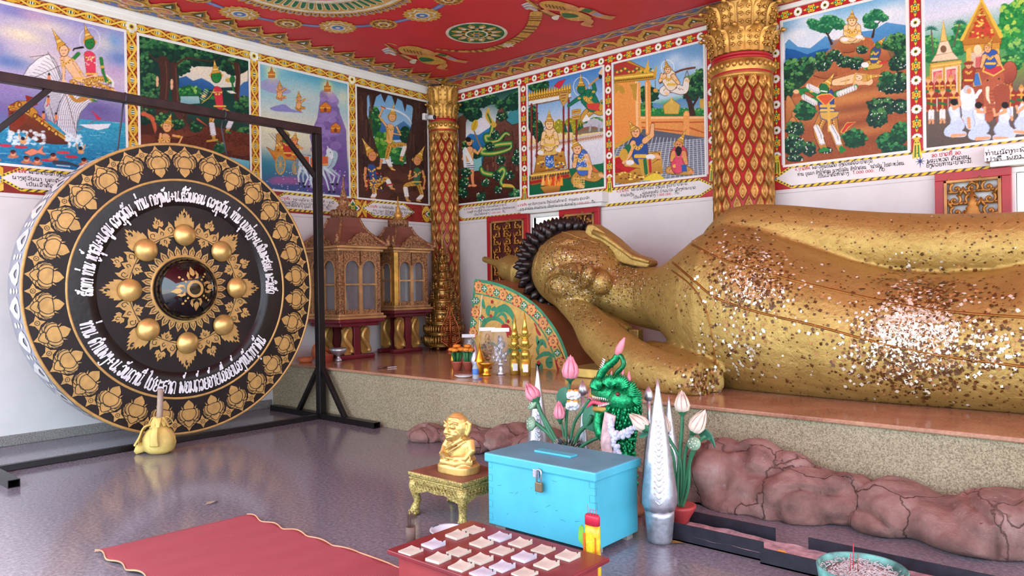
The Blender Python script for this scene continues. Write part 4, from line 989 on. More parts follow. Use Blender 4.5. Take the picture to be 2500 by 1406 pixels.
def mural9():
    c = bcv(4,240,310)
    c.grad([(0,(176,206,236)),(.2,(222,222,236)),(.4,(60,160,110)),(.6,(120,150,70)),(.72,(110,96,84)),(1,(92,80,72))])
    for x,y,rx,ry in ((2040,130,100,110),(2080,60,60,60),(2000,250,100,80)): c.bush(x,y,rx,ry,70,(20,120,60),(60,170,70),(210,220,90))
    for x,y,rx,ry in ((1500,330,60,90),(1660,300,80,70),(1700,200,60,50),(1480,280,40,50),(2070,340,70,80)): c.bush(x,y,rx,ry,50,(20,110,60),(60,160,90),(170,210,100))
    for x0,y0,x1,y1 in ((1510,360,1500,190),(1645,310,1690,150)):
        c.line([(x0,y0),(x1,y1)],6,(110,90,70))
        for k in range(9): a = PI*k/8; c.line([(x1,y1),(x1+44*math.cos(a),y1 - 34*math.sin(a)+14)],[8,3],(30,110,90))
    c.poly([(1490,420),(1700,395),(1690,440),(1500,470)],(214,170,80),oc=(130,90,40)); c.poly([(1500,460),(1695,430),(1695,640),(1505,640)],(236,214,190)); c.poly([(1510,475),(1570,465),(1572,620),(1512,625)],(206,60,90)); c.poly([(1600,462),(1660,452),(1662,610),(1602,616)],(206,60,90))
    for k in range(8): c.line([(1512+k*8,475),(1512+k*8,620)],2,(240,190,150)); c.line([(1600+k*8,462),(1600+k*8,612)],2,(240,190,150))
    for x in (1497,1583,1680): c.line([(x,440),(x,630)],10,(206,160,60))
    c.poly([(1500,410),(1530,360),(1640,345),(1680,390)],(236,206,170),oc=(150,110,70)); c.poly([(1530,365),(1555,280),(1610,270),(1640,345)],(240,214,180),oc=(150,110,70)); c.poly([(1560,275),(1578,130),(1605,270)],(236,196,110),oc=(150,110,60)); c.ell(1580,325,20,24,(120,90,60)); c.line([(1500,440),(1700,412)],6,(246,206,100))
    c.poly([(1700,260),(1830,0),(1960,240),(1960,290),(1710,300)],(206,160,60),(180,110,40),oc=(130,70,20),ow=4); c.poly([(1740,255),(1830,70),(1920,235)],(200,70,50)); c.line([(1700,262),(1830,2),(1960,242)],16,(236,190,70))
    for k in range(70):
        a,b = RNG.uniform(0,1),RNG.uniform(0,1); x = 1830+(a - .5)*180*b; y = 60+190*b; c.ell(x,y,9,7,[(246,206,90),(190,60,40),(140,80,20)][k % 3])
    c.poly([(1710,300),(1950,280),(1950,320),(1900,340),(1760,350),(1715,340)],(206,150,56),oc=(130,70,20)); c.line([(1745,330),(1750,560)],20,(226,180,80)); c.line([(1935,330),(1940,420)],14,(226,180,80)); c.poly([(1760,350),(1930,330),(1930,560),(1760,560)],(214,190,160)); c.poly([(1790,380),(1840,370),(1840,470),(1790,480)],(206,100,100))
    c.bush(2020,420,80,60,40,(20,100,50),(70,160,80),(160,210,100))
    for row,(yb,n) in enumerate(((560,8),(640,10))):
        for k in range(n):
            x = 1480+k*74+row*20; y = yb - 3*k
            if 1690 < x < 1760 and row == 0: continue
            c.line([(x,y),(x,y+70)],46,(150,50,36)); c.line([(x - 24,y+10),(x+24,y+10)],9,(226,180,80)); c.line([(x,y - 12),(x,y+80)],8,(214,160,60)); c.line([(x - 24,y+40),(x+24,y+52)],12,(40,110,60)); c.ell(x,y - 30,17,20,(232,176,120)); c.poly([(x - 20,y - 36),(x,y - 62),(x+20,y - 36)],(206,150,60)); c.line([(x - 10,y+90),(x - 10,y+150)],13,WHT); c.line([(x+10,y+90),(x+10,y+150)],13,WHT); c.line([(x - 10,y+150),(x - 12,y+172)],10,(232,160,110)); c.line([(x+10,y+150),(x+12,y+172)],10,(232,160,110))
    # elephant
    c.poly([(1700,560),(1740,470),(1830,450),(1900,470),(1950,620),(1930,760),(1890,780),(1860,760),(1850,690),(1760,700),(1740,660)],(176,92,62),(140,66,46),sm=True,oc=(90,40,28),ow=4)
    c.ell(2010,480,52,76,(186,96,70),.2,c2=(140,64,50),oc=(90,40,28)); c.ell(1905,520,76,90,(190,104,70),c2=(160,80,54)); c.ell(1845,500,36,60,(170,86,60)); c.line([(1900,560),(1895,640),(1880,720),(1880,780)],[90,62,46,34],(180,96,66),True)
    for k in range(7): c.line([(1868,600+24*k),(1915,600+24*k)],3,(130,62,44))
    c.line([(1870,580),(1870,640),(1885,680)],[16,13,5],(240,226,190),True); c.line([(1940,570),(1940,630),(1915,680)],[16,13,5],(240,226,190),True); c.ell(1870,530,6,5,(30,20,20)); c.ell(1945,520,6,5,(30,20,20))
    c.line([(1960,600),(1970,700),(1965,790)],[70,56,50],(160,80,56)); c.line([(1760,660),(1770,740)],[70,56],(150,74,52)); c.poly([(1850,440),(1960,430),(1975,460),(1910,500),(1840,470)],(196,60,70),oc=(226,190,80),ow=8); c.poly([(1770,490),(1810,480),(1830,560),(1780,570)],(70,120,190),oc=(220,180,80),ow=4)
    c.fig((1870,320),26,(1905,250),[(1885,370),(1890,420)],([(1850,370),(1830,440)],[(1930,370),(1950,420)]),(),skin=(240,180,120),cloth=(50,90,170)); c.ell(1805,330,26,34,(240,214,170))
    c.fig((1745,430),22,None,[(1745,470),(1745,530)],(),(),skin=(232,170,120),cloth=(160,60,40)); c.line([(1725,420),(1765,415)],16,(150,60,40))
    # people in white
    def kneel(x,y,k,arm):
        c.line([(x,y),(x+10*k,y+60),(x+20*k,y+110)],[52,44,70],(160,180,214)); c.line([(x,y),(x+10*k,y+60),(x+20*k,y+110)],[46,38,62],(214,228,246)); c.line([(x+20*k,y+110),(x - 30*k,y+150),(x+60*k,y+165)],[60,50,30],(200,216,240),True); c.line([(x - 10*k,y+175),(x+70*k,y+168)],[20,12],(236,170,124))
        c.line([(x - 20,y - 10),(x+20,y+40)],16,(240,244,250)); c.line([(x,y - 4),arm[0],arm[1]],[18,15,12],(236,170,124)); c.ell(x - 4,y - 34,20,26,(236,170,124)); c.ell(x,y - 46,24,22,(24,22,24))
    c.line([(1740,640),(1750,760),(1760,830)],[66,60,40],(206,222,244)); c.line([(1735,610),(1740,690)],60,(240,242,248)); c.line([(1750,620),(1790,640),(1820,600)],[30,24,18],(240,242,248)); c.ell(1735,590,26,28,(200,206,214)); c.ell(1748,602,16,18,(226,160,116)); c.line([(1745,780),(1750,840)],14,(232,166,120))
    kneel(1650,720,1,((1690,690),(1680,640))); kneel(1810,740,1,((1850,740),(1850,710))); kneel(1985,740,-1,((1920,760),(1910,720))); kneel(2120,700,-1,((2070,740),(2060,700)))
    return c.out()


MUR = [(mural1,'mural of a sailing ship breaking up in rough sea with two figures flying above'),(mural2,'mural of an archer and a seated man among dark forest trees'),
       (mural3,'mural of a golden chariot and white horses climbing to a purple cloud mountain'),(mural4,'mural of a swordsman over two kneeling men in a dark cave'),
       (mural5,'mural of a man with a leaf fan facing a green serpent on a rock'),(mural6,'mural of a man meditating on a throne before a fire bowl and kneeling woman'),
       (mural7,'mural of a figure flying with a shoulder pole above an orange courtyard'),(mural8,'mural of a green giant carrying a man across a brown hillside'),
       (mural9,'mural of an elephant rider met by kneeling people in white')]
M_FR = mat('mural_white_frame',(240,238,232),.5,0,.02,4)
for i,(fn,lab) in enumerate(MUR):
    left = i < 4; a0,a1 = LP[i] if left else BP[i - 4]; T = T_LEFT if left else T_BACK
    t = thing('mural',lab,'painting',tuple(T @ Vector(((a0+a1)/2,PZ0,0))))
    canvas_mesh('picture',fn(),T,a0,a1,PZ0,PZ1,.006,parent=t)
    mb = MB(); e = .026
    for u0,u1,v0,v1 in ((a0 - e,a1+e,PZ1,PZ1+e),(a0 - e,a1+e,PZ0 - e,PZ0),(a0 - e,a0,PZ0,PZ1),(a1,a1+e,PZ0,PZ1)): mb.prism([(u0,v0),(u1,v0),(u1,v1),(u0,v1)],0,.009,T)
    mb.build('frame_band',M_FR,t)

# ------------------------------------------------------------------ hand-drawn Lao letters: "advance: x,y x,y | stroke..." on a body 10 high
GL = {
 'ກ': '8: 0,0 0,6 2,7 0,8 2,10 5,10 7,8 7,0','ຂ': '9: 1,8 2,9 1,10 0,9 1,6 1,1 3,0 6,0 7,2 7,8 8,10',
 'ຄ': '8: 4,5 3,6 2,5 3,4 4,5 2,2 1,0 0,2 0,7 2,10 5,10 7,8 7,0','ງ': '6: 1,7 2,8 1,9 0,8 1,6 3,9 4,10 5,8 5,-2 3,-4 0,-3',
 'ຈ': '8: 0,8 3,10 6,9 7,6 6,2 3,0 1,1 1,3 2,4 4,3 3,2','ຊ': '9: 1,8 2,9 1,10 0,8 1,4 1,1 3,0 6,0 7,2 7,7 5,8 7,10 9,12',
 'ຍ': '8: 3,9 2,10 1,8 2,6 4,5 2,5 1,3 1,1 3,0 6,0 7,2 7,10','ດ': '8: 3,3 2,4 1,3 2,2 3,3 2,0 1,0 0,3 0,8 2,10 5,10 7,8 7,0',
 'ຕ': '9: 3,3 2,4 1,3 2,2 3,3 2,0 1,0 0,3 0,8 2,10 4,8 6,10 8,8 8,0','ທ': '9: 2,9 1,10 0,9 1,8 2,9 2,4 2,0 4,8 6,10 8,8 8,0',
 'ນ': '9: 2,9 1,10 0,9 1,8 2,9 1,5 1,1 3,0 6,2 8,3 8,1 6,0 6,4 7,10','ບ': '8: 2,9 1,10 0,9 1,8 2,9 1,5 1,1 3,0 5,0 7,2 7,10',
 'ປ': '8: 2,9 1,10 0,9 1,8 2,9 1,5 1,1 3,0 5,0 7,2 7,14','ຜ': '9: 2,9 1,10 0,9 1,8 2,9 1,3 1,0 4,4 7,0 8,3 8,10',
 'ພ': '10: 2,9 1,10 0,9 1,8 2,9 1,4 2,0 4.5,7 7,0 9,5 9,10','ມ': '9: 2,9 1,10 0,9 1,8 2,9 2,3 1,0 0,1 2,3 5,2 7,0 8,3 8,10',
 'ຣ': '7: 4,3 3,4 2,3 3,2 4,3 3,0 1,0 0,2 3,5 5,7 4,10 1,9 0,7','ລ': '8: 3,2 2,3 1,2 2,1 3,2 2,0 0,1 1,5 5,6 7,5 7,0|1,5 0,8 3,10 6,10 8,11',
 'ວ': '7: 0,8 3,10 6,8 6,2 3,0 1,1 1,3 2,3 3,2','ສ': '9: 3,2 2,3 1,2 2,1 3,2 2,0 0,1 1,5 5,6 7,5 7,0|1,5 0,8 3,10 6,9|5,8 8,13',
 'ຫ': '10: 2,9 1,10 0,9 1,8 2,9 2,0 4,7 6,10 7,8 6,6 7,3 7,0 9,1','ອ': '7: 2,5 3,6 2,7 1,6 2,5 1,3 0,2 3,0 6,2 6,8 3,10 0,8',
 'ໝ': '13: 2,9 1,10 0,9 1,8 2,9 2,0 4,7 6,10 7,7 7,1 5,0 8,3 10,0 12,3 12,10','ເ': '4: 1,10 1,2 2,0 3,1 2,2','ແ': '7: 1,10 1,2 2,0 3,1 2,2|4,10 4,2 5,0 6,1 5,2',
 'ໂ': '5: 0,13 2,15 4,14 3,12 2,10 2,2 3,0 4,1','ໄ': '5: 0,15 2,16 3,13 2,10 2,2 3,0 4,1','ໃ': '5: 0,13 1,15 3,15 3,13 2,10 2,2 3,0 4,1',
 'າ': '5: 0,8 2,10 4,8 4,0','ະ': '5: 0,8 1,9 2,8 4,9|0,3 1,4 2,3 4,4','ຳ': '6: 0,8 2,10 4,8 4,0|-1,12 -2,13 -3,12 -2,11 -1,12','ຽ': '6: 5,10 1,10 0,7 3,5 5,3 4,-2 1,-4 0,-2',
 'ິ': '0: -7,12 -5,14 -2,14 -1,12 -7,12','ີ': '0: -7,12 -5,14 -2,14 -1,12 -7,12|-2,12 -1,16','ຶ': '0: -7,12 -5,14 -2,14 -1,12 -7,12|-2,14 -1,15 -2,16 -3,15 -2,14','ື': '0: -7,12 -5,14 -2,14 -1,12 -7,12|-3,12 -3,15|-1,12 -1,16',
 'ັ': '0: -6,13 -5,12 -4,13 -5,14 -3,12 0,15','ົ': '0: -7,12 -5,14 -3,12 0,15','່': '0: -3,13 -3,17','້': '0: -5,15 -4,16 -3,15 -4,14 -3,14 -1,18','ໍ': '0: -3,12 -4,13 -5,12 -4,11 -3,12',
 'ຸ': '0: -4,-2 -3,-3 -4,-4 -5,-3 -4,-2|-3,-3 -3,-7','ູ': '0: -5,-2 -4,-3 -5,-4 -6,-3 -5,-2|-5,-4 -4,-6 -2,-5 -2,-2','ຼ': '0: -6,-2 -4,-4 0,-2','໌': '0: -4,13 -2,16',
 '0': '7: 3,0 0,3 0,7 3,10 6,7 6,3 3,0','1': '4: 0,8 2,10 2,0','.': '4: 1,0 1,1.4',',': '4: 2,1 2,0 1,-3','+': '9: 4,2 4,8|1,5 7,5','-': '6: 0,5 4,5',
 '໑': '7: 3,4 2,5 3,6 4,5 3,4|2,5 1,2 3,0 6,2 6,7 3,10 0,8','໐': '7: 3,0 0,3 0,7 3,10 6,7 6,3 3,0','໙': '8: 1,4 2,5 3,4 2,3 1,4 0,7 3,10 6,8 4,5 6,3 8,0','໗': '8: 3,4 2,5 1,4 0,6 2,10 5,8 5,2 6,0 8,3','໒': '8: 3,6 2,7 1,6 2,5 3,6 4,3 2,0 0,3 1,9 4,10 6,8 8,11',
 '໓': '9: 3,6 2,7 1,6 2,5 3,6 2,2 0,3 0,8 3,10 5,8 7,10 8,7 8,0','໔': '7: 4,5 3,6 2,5 3,4 4,5 2,8 0,6 1,1 4,0 6,2','໖': '8: 2,4 3,5 4,4 3,3 2,4 1,1 4,0 7,2 7,6 3,8 0,10','໘': '8: 3,3 2,4 1,3 2,2 3,3 1,7 3,10 7,10 7,2 5,0','໕': '8: 3,6 2,7 1,6 2,5 3,6 4,3 2,0 0,3 1,9 4,10 7,12',' ': '5:'}
GLP = {}
for ch,d in GL.items():
    adv,st = d.split(':'); ss = []
    for q in st.split('|'):
        p = [tuple(float(v) for v in a.split(',')) for a in q.split()]
        if len(p) > 1: ss.append(p)
    GLP[ch] = (float(adv),ss)


def text_w(txt,gap=1.6): return sum(GLP.get(c,(5,[]))[0]+(gap if GLP.get(c,(5,[]))[0] else 0) for c in txt)


def text_strokes(txt,gap=1.6,slant=0,sub=3):
    x = 0; out = []; last = 0
    for c in txt:
        adv,ss = GLP.get(c,(5,[]))
        for p in ss:
            q = [(x+a - (gap if adv == 0 else 0)+slant*b,b) for a,b in p]
            out.append([tuple(v)[:2] for v in spline([(a,b,0) for a,b in q],sub)] if len(q) > 2 else q)
        x += adv+(gap if adv else 0)
    return out,x


def write(mb,txt,u,v,h,wd,w,T,mi,fit=None,slant=0,sub=2):
    """flat lettering: u,v start of the base line, h height of the letter body"""
    k = h/10; st,L = text_strokes(txt,slant=slant,sub=sub)
    kx = fit/(L*k) if fit else 1
    for i,p in enumerate(st): mb.ribbon([(u+a*k*kx,v+b*k) for a,b in p],wd,w+(i % 3)*.0002,T,mi,.00003)
    return L*k*kx


# ------------------------------------------------------------------ the inscription panels under the murals
TXM = [mat('lettering_black',(34,30,34),.6),mat('lettering_red',(196,36,44),.6)]
M_PANEL = mat('inscription_white',(236,232,230),.5,0,.02,5)


def hexpanel(name,label,T,tip0,tip1,v0,v1,lines,pts,back=None,extra=None):
    """white pointed panel edged with yellow rope; pts: which ends are pointed"""
    t = thing(name,label,'inscription',tuple(T @ Vector(((tip0+tip1)/2,v0,0))))
    d = .17; vm = (v0+v1)/2
    poly = ([(tip0+d,v1),(tip0,vm),(tip0+d,v0)] if pts[0] else [(tip0,v1),(tip0,v0)])+([(tip1 - d,v0),(tip1,vm),(tip1 - d,v1)] if pts[1] else [(tip1,v0),(tip1,v1)])
    mb = MB(); mb.flat(poly,.0056,T,0); mb.build('panel',M_PANEL,t)
    o = .032
    a0,a1 = tip0+(d if pts[0] else 0),tip1 - (d if pts[1] else 0)
    for v in (v1,v0 - o): strip('rope_border',rope,T,a0,a1,v,v+o,.0062,'u',150,8,parent=t)
    mb = MB(); e = o*1.6
    for k,(tp,s) in enumerate(((tip0,1),(tip1,-1))):
        if not pts[k]: continue
        mb.flat([(tp+s*d,v1+o),(tp - s*e,vm),(tp+s*d,v0 - o),(tp+s*d,v0),(tp,vm),(tp+s*d,v1)],.0060,T,0)
        for q in range(6):
            f = (q+.5)/6
            for sg in (1,-1):
                cx,cy = tp - s*e*.5+s*(d+e*.5)*f,vm+sg*(v1+o*.5 - vm)*f
                mb.flat([(cx - .012,cy - .004),(cx+.008,cy - .010),(cx+.014,cy+.006),(cx - .004,cy+.010)],.0066,T,1)
        mb.flat([(tp - s*e*.6,vm),(tp - s*.004,vm+.02),(tp - s*.004,vm - .02)],.0068,T,2)
        mb.build('border_point',[mat('border_yellow',(240,206,62),.5),mat('rope_dark',(84,74,66),.6),mat('ceiling_blue',(84,130,196),.5)],t); mb = MB()
    for (u,v,h,fit,segs) in lines:
        h *= .62; mb = MB(); tot = sum(text_w(s) for s,_ in segs); x = u
        for s,col in segs:
            f = fit*text_w(s)/tot; write(mb,s,x,v,h,h*.17,.0072,T,col,f); x += f
        mb.build('line_of_lettering',TXM,t)
    return t


def hx(px,py): q = HX(px,py,WL); return q.y,q.z
def hy(px,py): q = HY(px,py,WB); return q.x,q.z


def lines_from(fn,rows):
    """rows: (left px, right px, base px at left, segments, letter height m)"""
    o = []
    for xl,xr,yl,yr,segs,h in rows:
        a,b = fn(xl,yl),fn(xr,yr); o.append((a[0],(a[1]+b[1])/2,h,b[0] - a[0],segs))
    return o


# grounds behind the panels
mb = MB(); mb.flat([(1.9,2.50),(8.06,2.50),(8.06,2.765),(1.9,2.765)],.002,T_LEFT,0); mb.flat([(1.9,2.455),(8.06,2.455),(8.06,2.462),(1.9,2.462)],.002,T_LEFT,1)
struct('trim_25',mb,[mat('vine_red',(150,40,32),.5),mat('thin_grey_line',(190,186,186),.6)])
mb = MB()
for a,b in ((-8.46,-4.0),(-3.34,-.3)): mb.flat([(a,2.52),(b,2.52),(b,2.79 if a < -8 else 2.79),(a,2.79)],.002,T_BACK,0); mb.flat([(a,2.475),(b,2.475),(b,2.481),(a,2.481)],.002,T_BACK,1)
struct('trim_26',mb,[mat('border_red',(186,34,40),.5),mat('thin_grey_line',(190,186,186),.6)])
# crossing flowers of the left wall's lower band
for i,(ya,yb) in enumerate(((1.95,2.26),(3.28,3.74),(4.76,5.22),(6.26,6.70),(7.76,8.06))):
    strip('trim_%d' % (27+i),vine_left,T_LEFT,ya,yb,2.50,2.765,.0045,'u',150,40,kind='structure')
mb = MB()
for yc in (3.50,4.98,6.46,7.95):
    for k,(r,mi) in enumerate(((.15,3),(.125,0),(.09,1))):
        for a in range(4):
            q = a*PI/2; mb.flat([(yc+(l*math.cos(q) - m_*math.sin(q)),2.635+(l*math.sin(q)+m_*math.cos(q))) for l,m_ in ((0.01,0),(r*.55,-r*.33),(r,0),(r*.55,r*.33))],.0075+.0008*k,T_LEFT,mi)
    mb.flat([(yc+.03*math.cos(a),2.635+.03*math.sin(a)) for a in np.linspace(0,2*PI,13)[:-1]],.0105,T_LEFT,2); mb.flat([(yc+.014*math.cos(a),2.635+.014*math.sin(a)) for a in np.linspace(0,2*PI,13)[:-1]],.0112,T_LEFT,1)
struct('trim_32',mb,[mat('daisy_white',(240,232,216),.5),mat('ceiling_green',(30,112,62),.5),mat('border_yellow',(240,206,62),.5),mat('vine_red',(150,40,32),.5)])

ROWS = [
 (hx,[(26,165,425,427,[('໑.ຊາດທີ໒.',1),('ພຣະມະຫາຊະນົກ ຍິ່ງດ້ວຍ',0)],.046),(30,172,441,444,[('ນາງສຸວັນນາ ບຸລະດັງຫຄ',0)],.046),(64,172,456,459,[('ເປັນເຈົ້າສັດທາສ້າງ',0)],.046)]),
 (hx,[(676,818,486,498,[('໓.ຊາດທີ໔. ',1),('ພຣະເນມີຣາດ ຍິ່ງດ້ວຍອະທິຖາ ລະມີ.',0)],.042),(676,812,494,507,[('ນາງພັນລາວີຈັນ ພັນຈະບົກ  ບຸດົມຄຳ ຄົວ.',0)],.042),(690,806,502,513,[('ເປັນເຈົ້າສັດທາສ້າງ ມູນຄ່າ ',0),('1.000.000. ',1),('ກີບ.',0)],.042)]),
 (hx,[(898,1012,506,515,[('໔.ຊາດທີ໕ ',1),('ມະໂຫສົດບັນດິດ ຍິ່ງດ້ວຍປັນຍາປາລະມີ.',0)],.042),(910,1008,516,524,[('ທ່ານ ບຸນມາ ອົງໂກສອນ ທ່ານບັນ ອົງໂກສອນ',0)],.042),(905,1010,523,530,[('ທ່ານ ທາ ມັກ ເປັນເຈົ້າສັດທາ ',0),('1.000.000. ',1),('ກີບ.',0)],.042)]),
]
hexpanel('inscription_panel','white pointed inscription panel under the sailing ship mural',T_LEFT,2.24,3.30,2.555,2.735,lines_from(*ROWS[0]),(1,1))
hexpanel('inscription_panel','white pointed inscription panel under the forest archer mural, behind the gong',T_LEFT,3.74,4.76,2.555,2.735,[],(1,1))
hexpanel('inscription_panel','white pointed inscription panel under the chariot mural, cut by the black post',T_LEFT,5.22,6.28,2.555,2.735,lines_from(*ROWS[1]),(1,1))
hexpanel('inscription_panel','white pointed inscription panel under the dark cave mural',T_LEFT,6.66,7.56,2.555,2.735,lines_from(*ROWS[2]),(1,1))
R5 = [(1134,1238,513,502,[('໕.ຊາດທີ໖ ',1),('ພຣະພູຣິທັດ ຍິ່ງດ້ວຍສິນລະປາລະມີ',0)],.04),(1142,1260,520,508,[('ນາຍຄູຕີ ອຳມະລິດສີ ທ່ານທອງ ແລະຄອບຄົວ ເມືອງທ່າພະບາດ.',0)],.038),(1158,1237,527,518,[('ເປັນເຈົ້າສັດທາສ້າງ ',0),('1.000.000. ',1),('ກີບ.',0)],.04),
      (1506,1682,474,447,[('໗.ຊາດທີ໘. ',1),('ພຣະນາຣົດທະພຣົມ ຍິ່ງດ້ວຍ ອຸເປກຂາປາລະມີ.',0)],.046),(1516,1700,481,460,[('ທ່ານໄຄເງິນ      ພ້ອມຄອບຄົວ ບ້ານນາໂຄ ເມືອງທ່າພະບາດ',0)],.044),(1548,1662,486,472,[('ເປັນເຈົ້າສັດທາສ້າງ ',0),('1.000.000.  ',1),('ກີບ.',0)],.044)]
hexpanel('inscription_panel','long white inscription panel under the three murals left of the big red column',T_BACK,-8.38,-4.06,2.555,2.725,lines_from(hy,R5),(1,1))
R8 = [(1942,2135,418,396,[('໙.ຊາດທີ໙ ',1),('ພຣະວິທູນບັນດິດ ຍິ່ງດ້ວຍສັດຈະປາລະມີ.',0)],.046),(1948,2212,429,403,[('ທ່ານ ບຸນມາ ອົງໂກສອນ ນາງບົວຜັນ ອົງໂກສອນ ຢ້ານຳມັນຢູ່ໄຊສະຫວ່ອນ.',0)],.046),(1998,2166,434,417,[('ເປັນເຈົ້າສັດທາສ້າງ  ',0),('1.000.000.  ',1),('ກີບ.',0)],.046),
      (2275,2352,383,378,[('໑໐.ຊາດທີ ໑໐.',1)],.05),(2264,2368,397,388,[('ພຣະເຫວດ ສັນດອນ',0)],.05),(2262,2378,407,399,[('ຍິ່ງດ້ວຍທານະປາລະມີ.',0)],.05)]
p8 = hexpanel('inscription_panel','long white inscription panel with blue star right of the big red column',T_BACK,-3.29,-.35,2.555,2.745,lines_from(hy,R8),(1,0))
mb = MB(); sx,sz = hy(2247,394)
for k in range(4): a = k*PI/4; L = .075 if k == 2 else .05; mb.flat([(sx+L*math.cos(a),sz+L*math.sin(a)),(sx - .006*math.sin(a),sz+.006*math.cos(a)),(sx - L*math.cos(a),sz - L*math.sin(a)),(sx+.006*math.sin(a),sz - .006*math.cos(a))],.0072+.0003*k,T_BACK,0)
mb.build('painted_star',mat('star_blue',(40,44,110),.5),p8)


# white hoods over the windows, lettered
def hood(label,x0,x1,z0,z1,out,rows):
    t = thing('window_hood',label,'window hood',((x0+x1)/2,WB,z0))
    mb = MB(); mb.box(x0,x1,WB - out,WB,z0,z1); mb.box(x0+.04,x1 - .04,WB - out+.03,WB,z0 - .05,z0)
    mb.build('hood_block',M_TRIM,t,bevel=.006)
    T = TW((0,WB - out,0),(1,0,0),(0,0,1),(0,-1,0)); mb = MB()
    for px0,px1,py0,py1,segs,h in rows:
        h *= .62; mb = MB(); a,b = HY(px0,py0,WB - out),HY(px1,py1,WB - out); tot = sum(text_w(s) for s,_ in segs); x = a.x
        for s,col in segs: f = (b.x - a.x)*text_w(s)/tot; write(mb,s,x,(a.z+b.z)/2,h,h*.17,.0015,T,col,f); x += f
        mb.build('line_of_lettering',TXM,t)


qa,qb = HY(1262,510,WB - .16),HY(1470,485,WB - .16)
hood('white hood with lettering over the window behind the statue head',qa.x,qb.x,2.575,2.715,.16,
     [(1264,1440,509,480,[('໖.ຊາດທີ໗ ',1),('ພຣະຈັນທະກຸມມານ ຍິ່ງດ້ວຍຂັນຕິປາລະມີ. ທ່ານແສນ ສຸມວາຈັກ',0)],.042),(1270,1456,518,490,[('ນາງ ຄຳໝ້ອນ ທ່ານຄຳຜາຍ ເມືອງທ່າພະບາດ ສັດທາສ້າງ ',0),('1.000.000. ',1),('ກີບ.',0)],.042)])
qc = HY(2402,385,WB - .16)
hood('white hood with lettering over the window at the right edge',qc.x,-.3,2.575,2.715,.16,
     [(2406,2580,378,364,[('ທ່ານນັດທະພົນ ບຸນຍັງ',0)],.05),(2409,2580,393,380,[('ປາລີ ພ້ອມຄອບຄົວ',0)],.05)])

# ------------------------------------------------------------------ carved window shutters and the openings
for i,(a,b) in enumerate((WIN1,WIN2)):
    mb = MB(); e = .05
    for x0,x1,z0,z1 in ((a - e,a,WZ0,WZ1),(b,b+e,WZ0,WZ1),(a - e,b+e,WZ1,WZ1+e),(a - e,b+e,WZ0 - e,WZ0)): mb.box(x0,x1,WB - .02,WB+.05,z0,z1)
    struct('window_%d' % (i+1),mb,M_TRIM,bevel=.005)


def scrolls(mb,u0,u1,v0,v1,T,seed,mi=0,dens=1):
    """pierced foliage: curling stems with leaves"""
    rr = random.Random(seed); W,H = u1 - u0,v1 - v0; n = max(4,int(H/.125*dens)); cw = W/3
    for j in range(n):
        for i in (0,1,2):
            cx,cy = u0+cw*(i+.5)+rr.uniform(-.01,.01),v0+H*(j+.5)/n; s = 1 if (i+j) % 2 else -1; r0 = min(cw,H/n)*.52
            pts = [(cx+s*(r0*(1 - q*.8))*math.cos(6.2*q+2.0),cy+r0*(1 - q*.8)*math.sin(6.2*q+2.0),.012) for q in np.linspace(0,1,13)]
            mb.tube([T @ Vector(p) for p in pts],[.016 - .006*q for q in np.linspace(0,1,13)],6,mi)
            for q in (.05,.3,.55):
                a = 6.2*q+2.0; p = Vector((cx+s*r0*(1 - q*.8)*math.cos(a),cy+r0*(1 - q*.8)*math.sin(a),.012)); d = Vector((s*math.cos(a),math.sin(a),0))
                mb.tube([T @ p,T @ (p+d*.035+Vector((0,.02,0))),T @ (p+d*.05+Vector((0,.05,0)))],[.016,.015,.003],6,mi)
            mb.ell(T @ Vector((cx,cy,.014)),.017,None,8,6,mi)
    for j in range(n+1):
        y = v0+H*j/n; mb.tube([T @ Vector((u0+W/2 - .05,y - .05 if j else y,.01)),T @ Vector((u0+W/2,y,.012)),T @ Vector((u0+W/2+.05,y - .05 if j else y,.01))],[.006,.02,.006],6,mi)


def shutter(label,x0,x1,z0,z1,seed,chedi=False):
    t = thing('window_shutter',label,'shutter',((x0+x1)/2,WB - .05,z0)); T = TW((0,WB - .05,0),(1,0,0),(0,0,1),(0,-1,0)); e = .075
    mb = MB()
    for u0,u1,v0,v1 in ((x0,x1,z1 - e,z1),(x0,x1,z0,z0+e),(x0,x0+e,z0+e,z1 - e),(x1 - e,x1,z0+e,z1 - e)): mb.box(u0,u1,WB - .07,WB - .022,v0,v1)
    mb.build('frame',M_RED,t,bevel=.004)
    if not chedi:
        mb = MB(); mb.box(x0+e,x1 - e,WB - .035,WB - .025,z0+e,z1 - e); mb.build('back_board',mat('shutter_dark_red',(84,26,24),.6),t)
    mb = MB(); g = .03
    for u0,u1,v0,v1 in ((x0+e,x1 - e,z1 - e - g,z1 - e),(x0+e,x1 - e,z0+e,z0+e+g),(x0+e,x0+e+g,z0+e,z1 - e),(x1 - e - g,x1 - e,z0+e,z1 - e)): mb.box(u0,u1,WB - .083,WB - .06,v0,v1)
    mb.build('gilt_border',M_GOLDC,t,bevel=.006)
    mb = MB(); scrolls(mb,x0+e+g,x1 - e - g,z0+e+g,z1 - e - g,T,seed,dens=1.15)
    if chedi:
        cx = (x0+x1)/2; mb.lathe([(.13,-.40),(.13,-.33),(.10,-.31),(.11,-.28),(.085,-.2),(.05,-.15),(.055,-.13),(.035,-.11),(.04,-.09),(.022,-.06),(.006,.06)],14,(cx,WB - .075,2.30),T=None,sy=.35)
    mb.build('carved_grille',gold('shutter_carving',(178,124,56),.42,.55),t)


shutter('red framed shutter with gilded scrolls, left of the statue head',-7.66,-6.86,1.2,2.535,3)
shutter('red framed shutter with gilded scrolls, behind the top of the statue head',-6.30,-5.64,1.2,2.535,5,False)
shutter('red framed shutter with gilded scrolls, behind the statue body at the right',-1.71,-1.09,1.2,2.52,9,True)
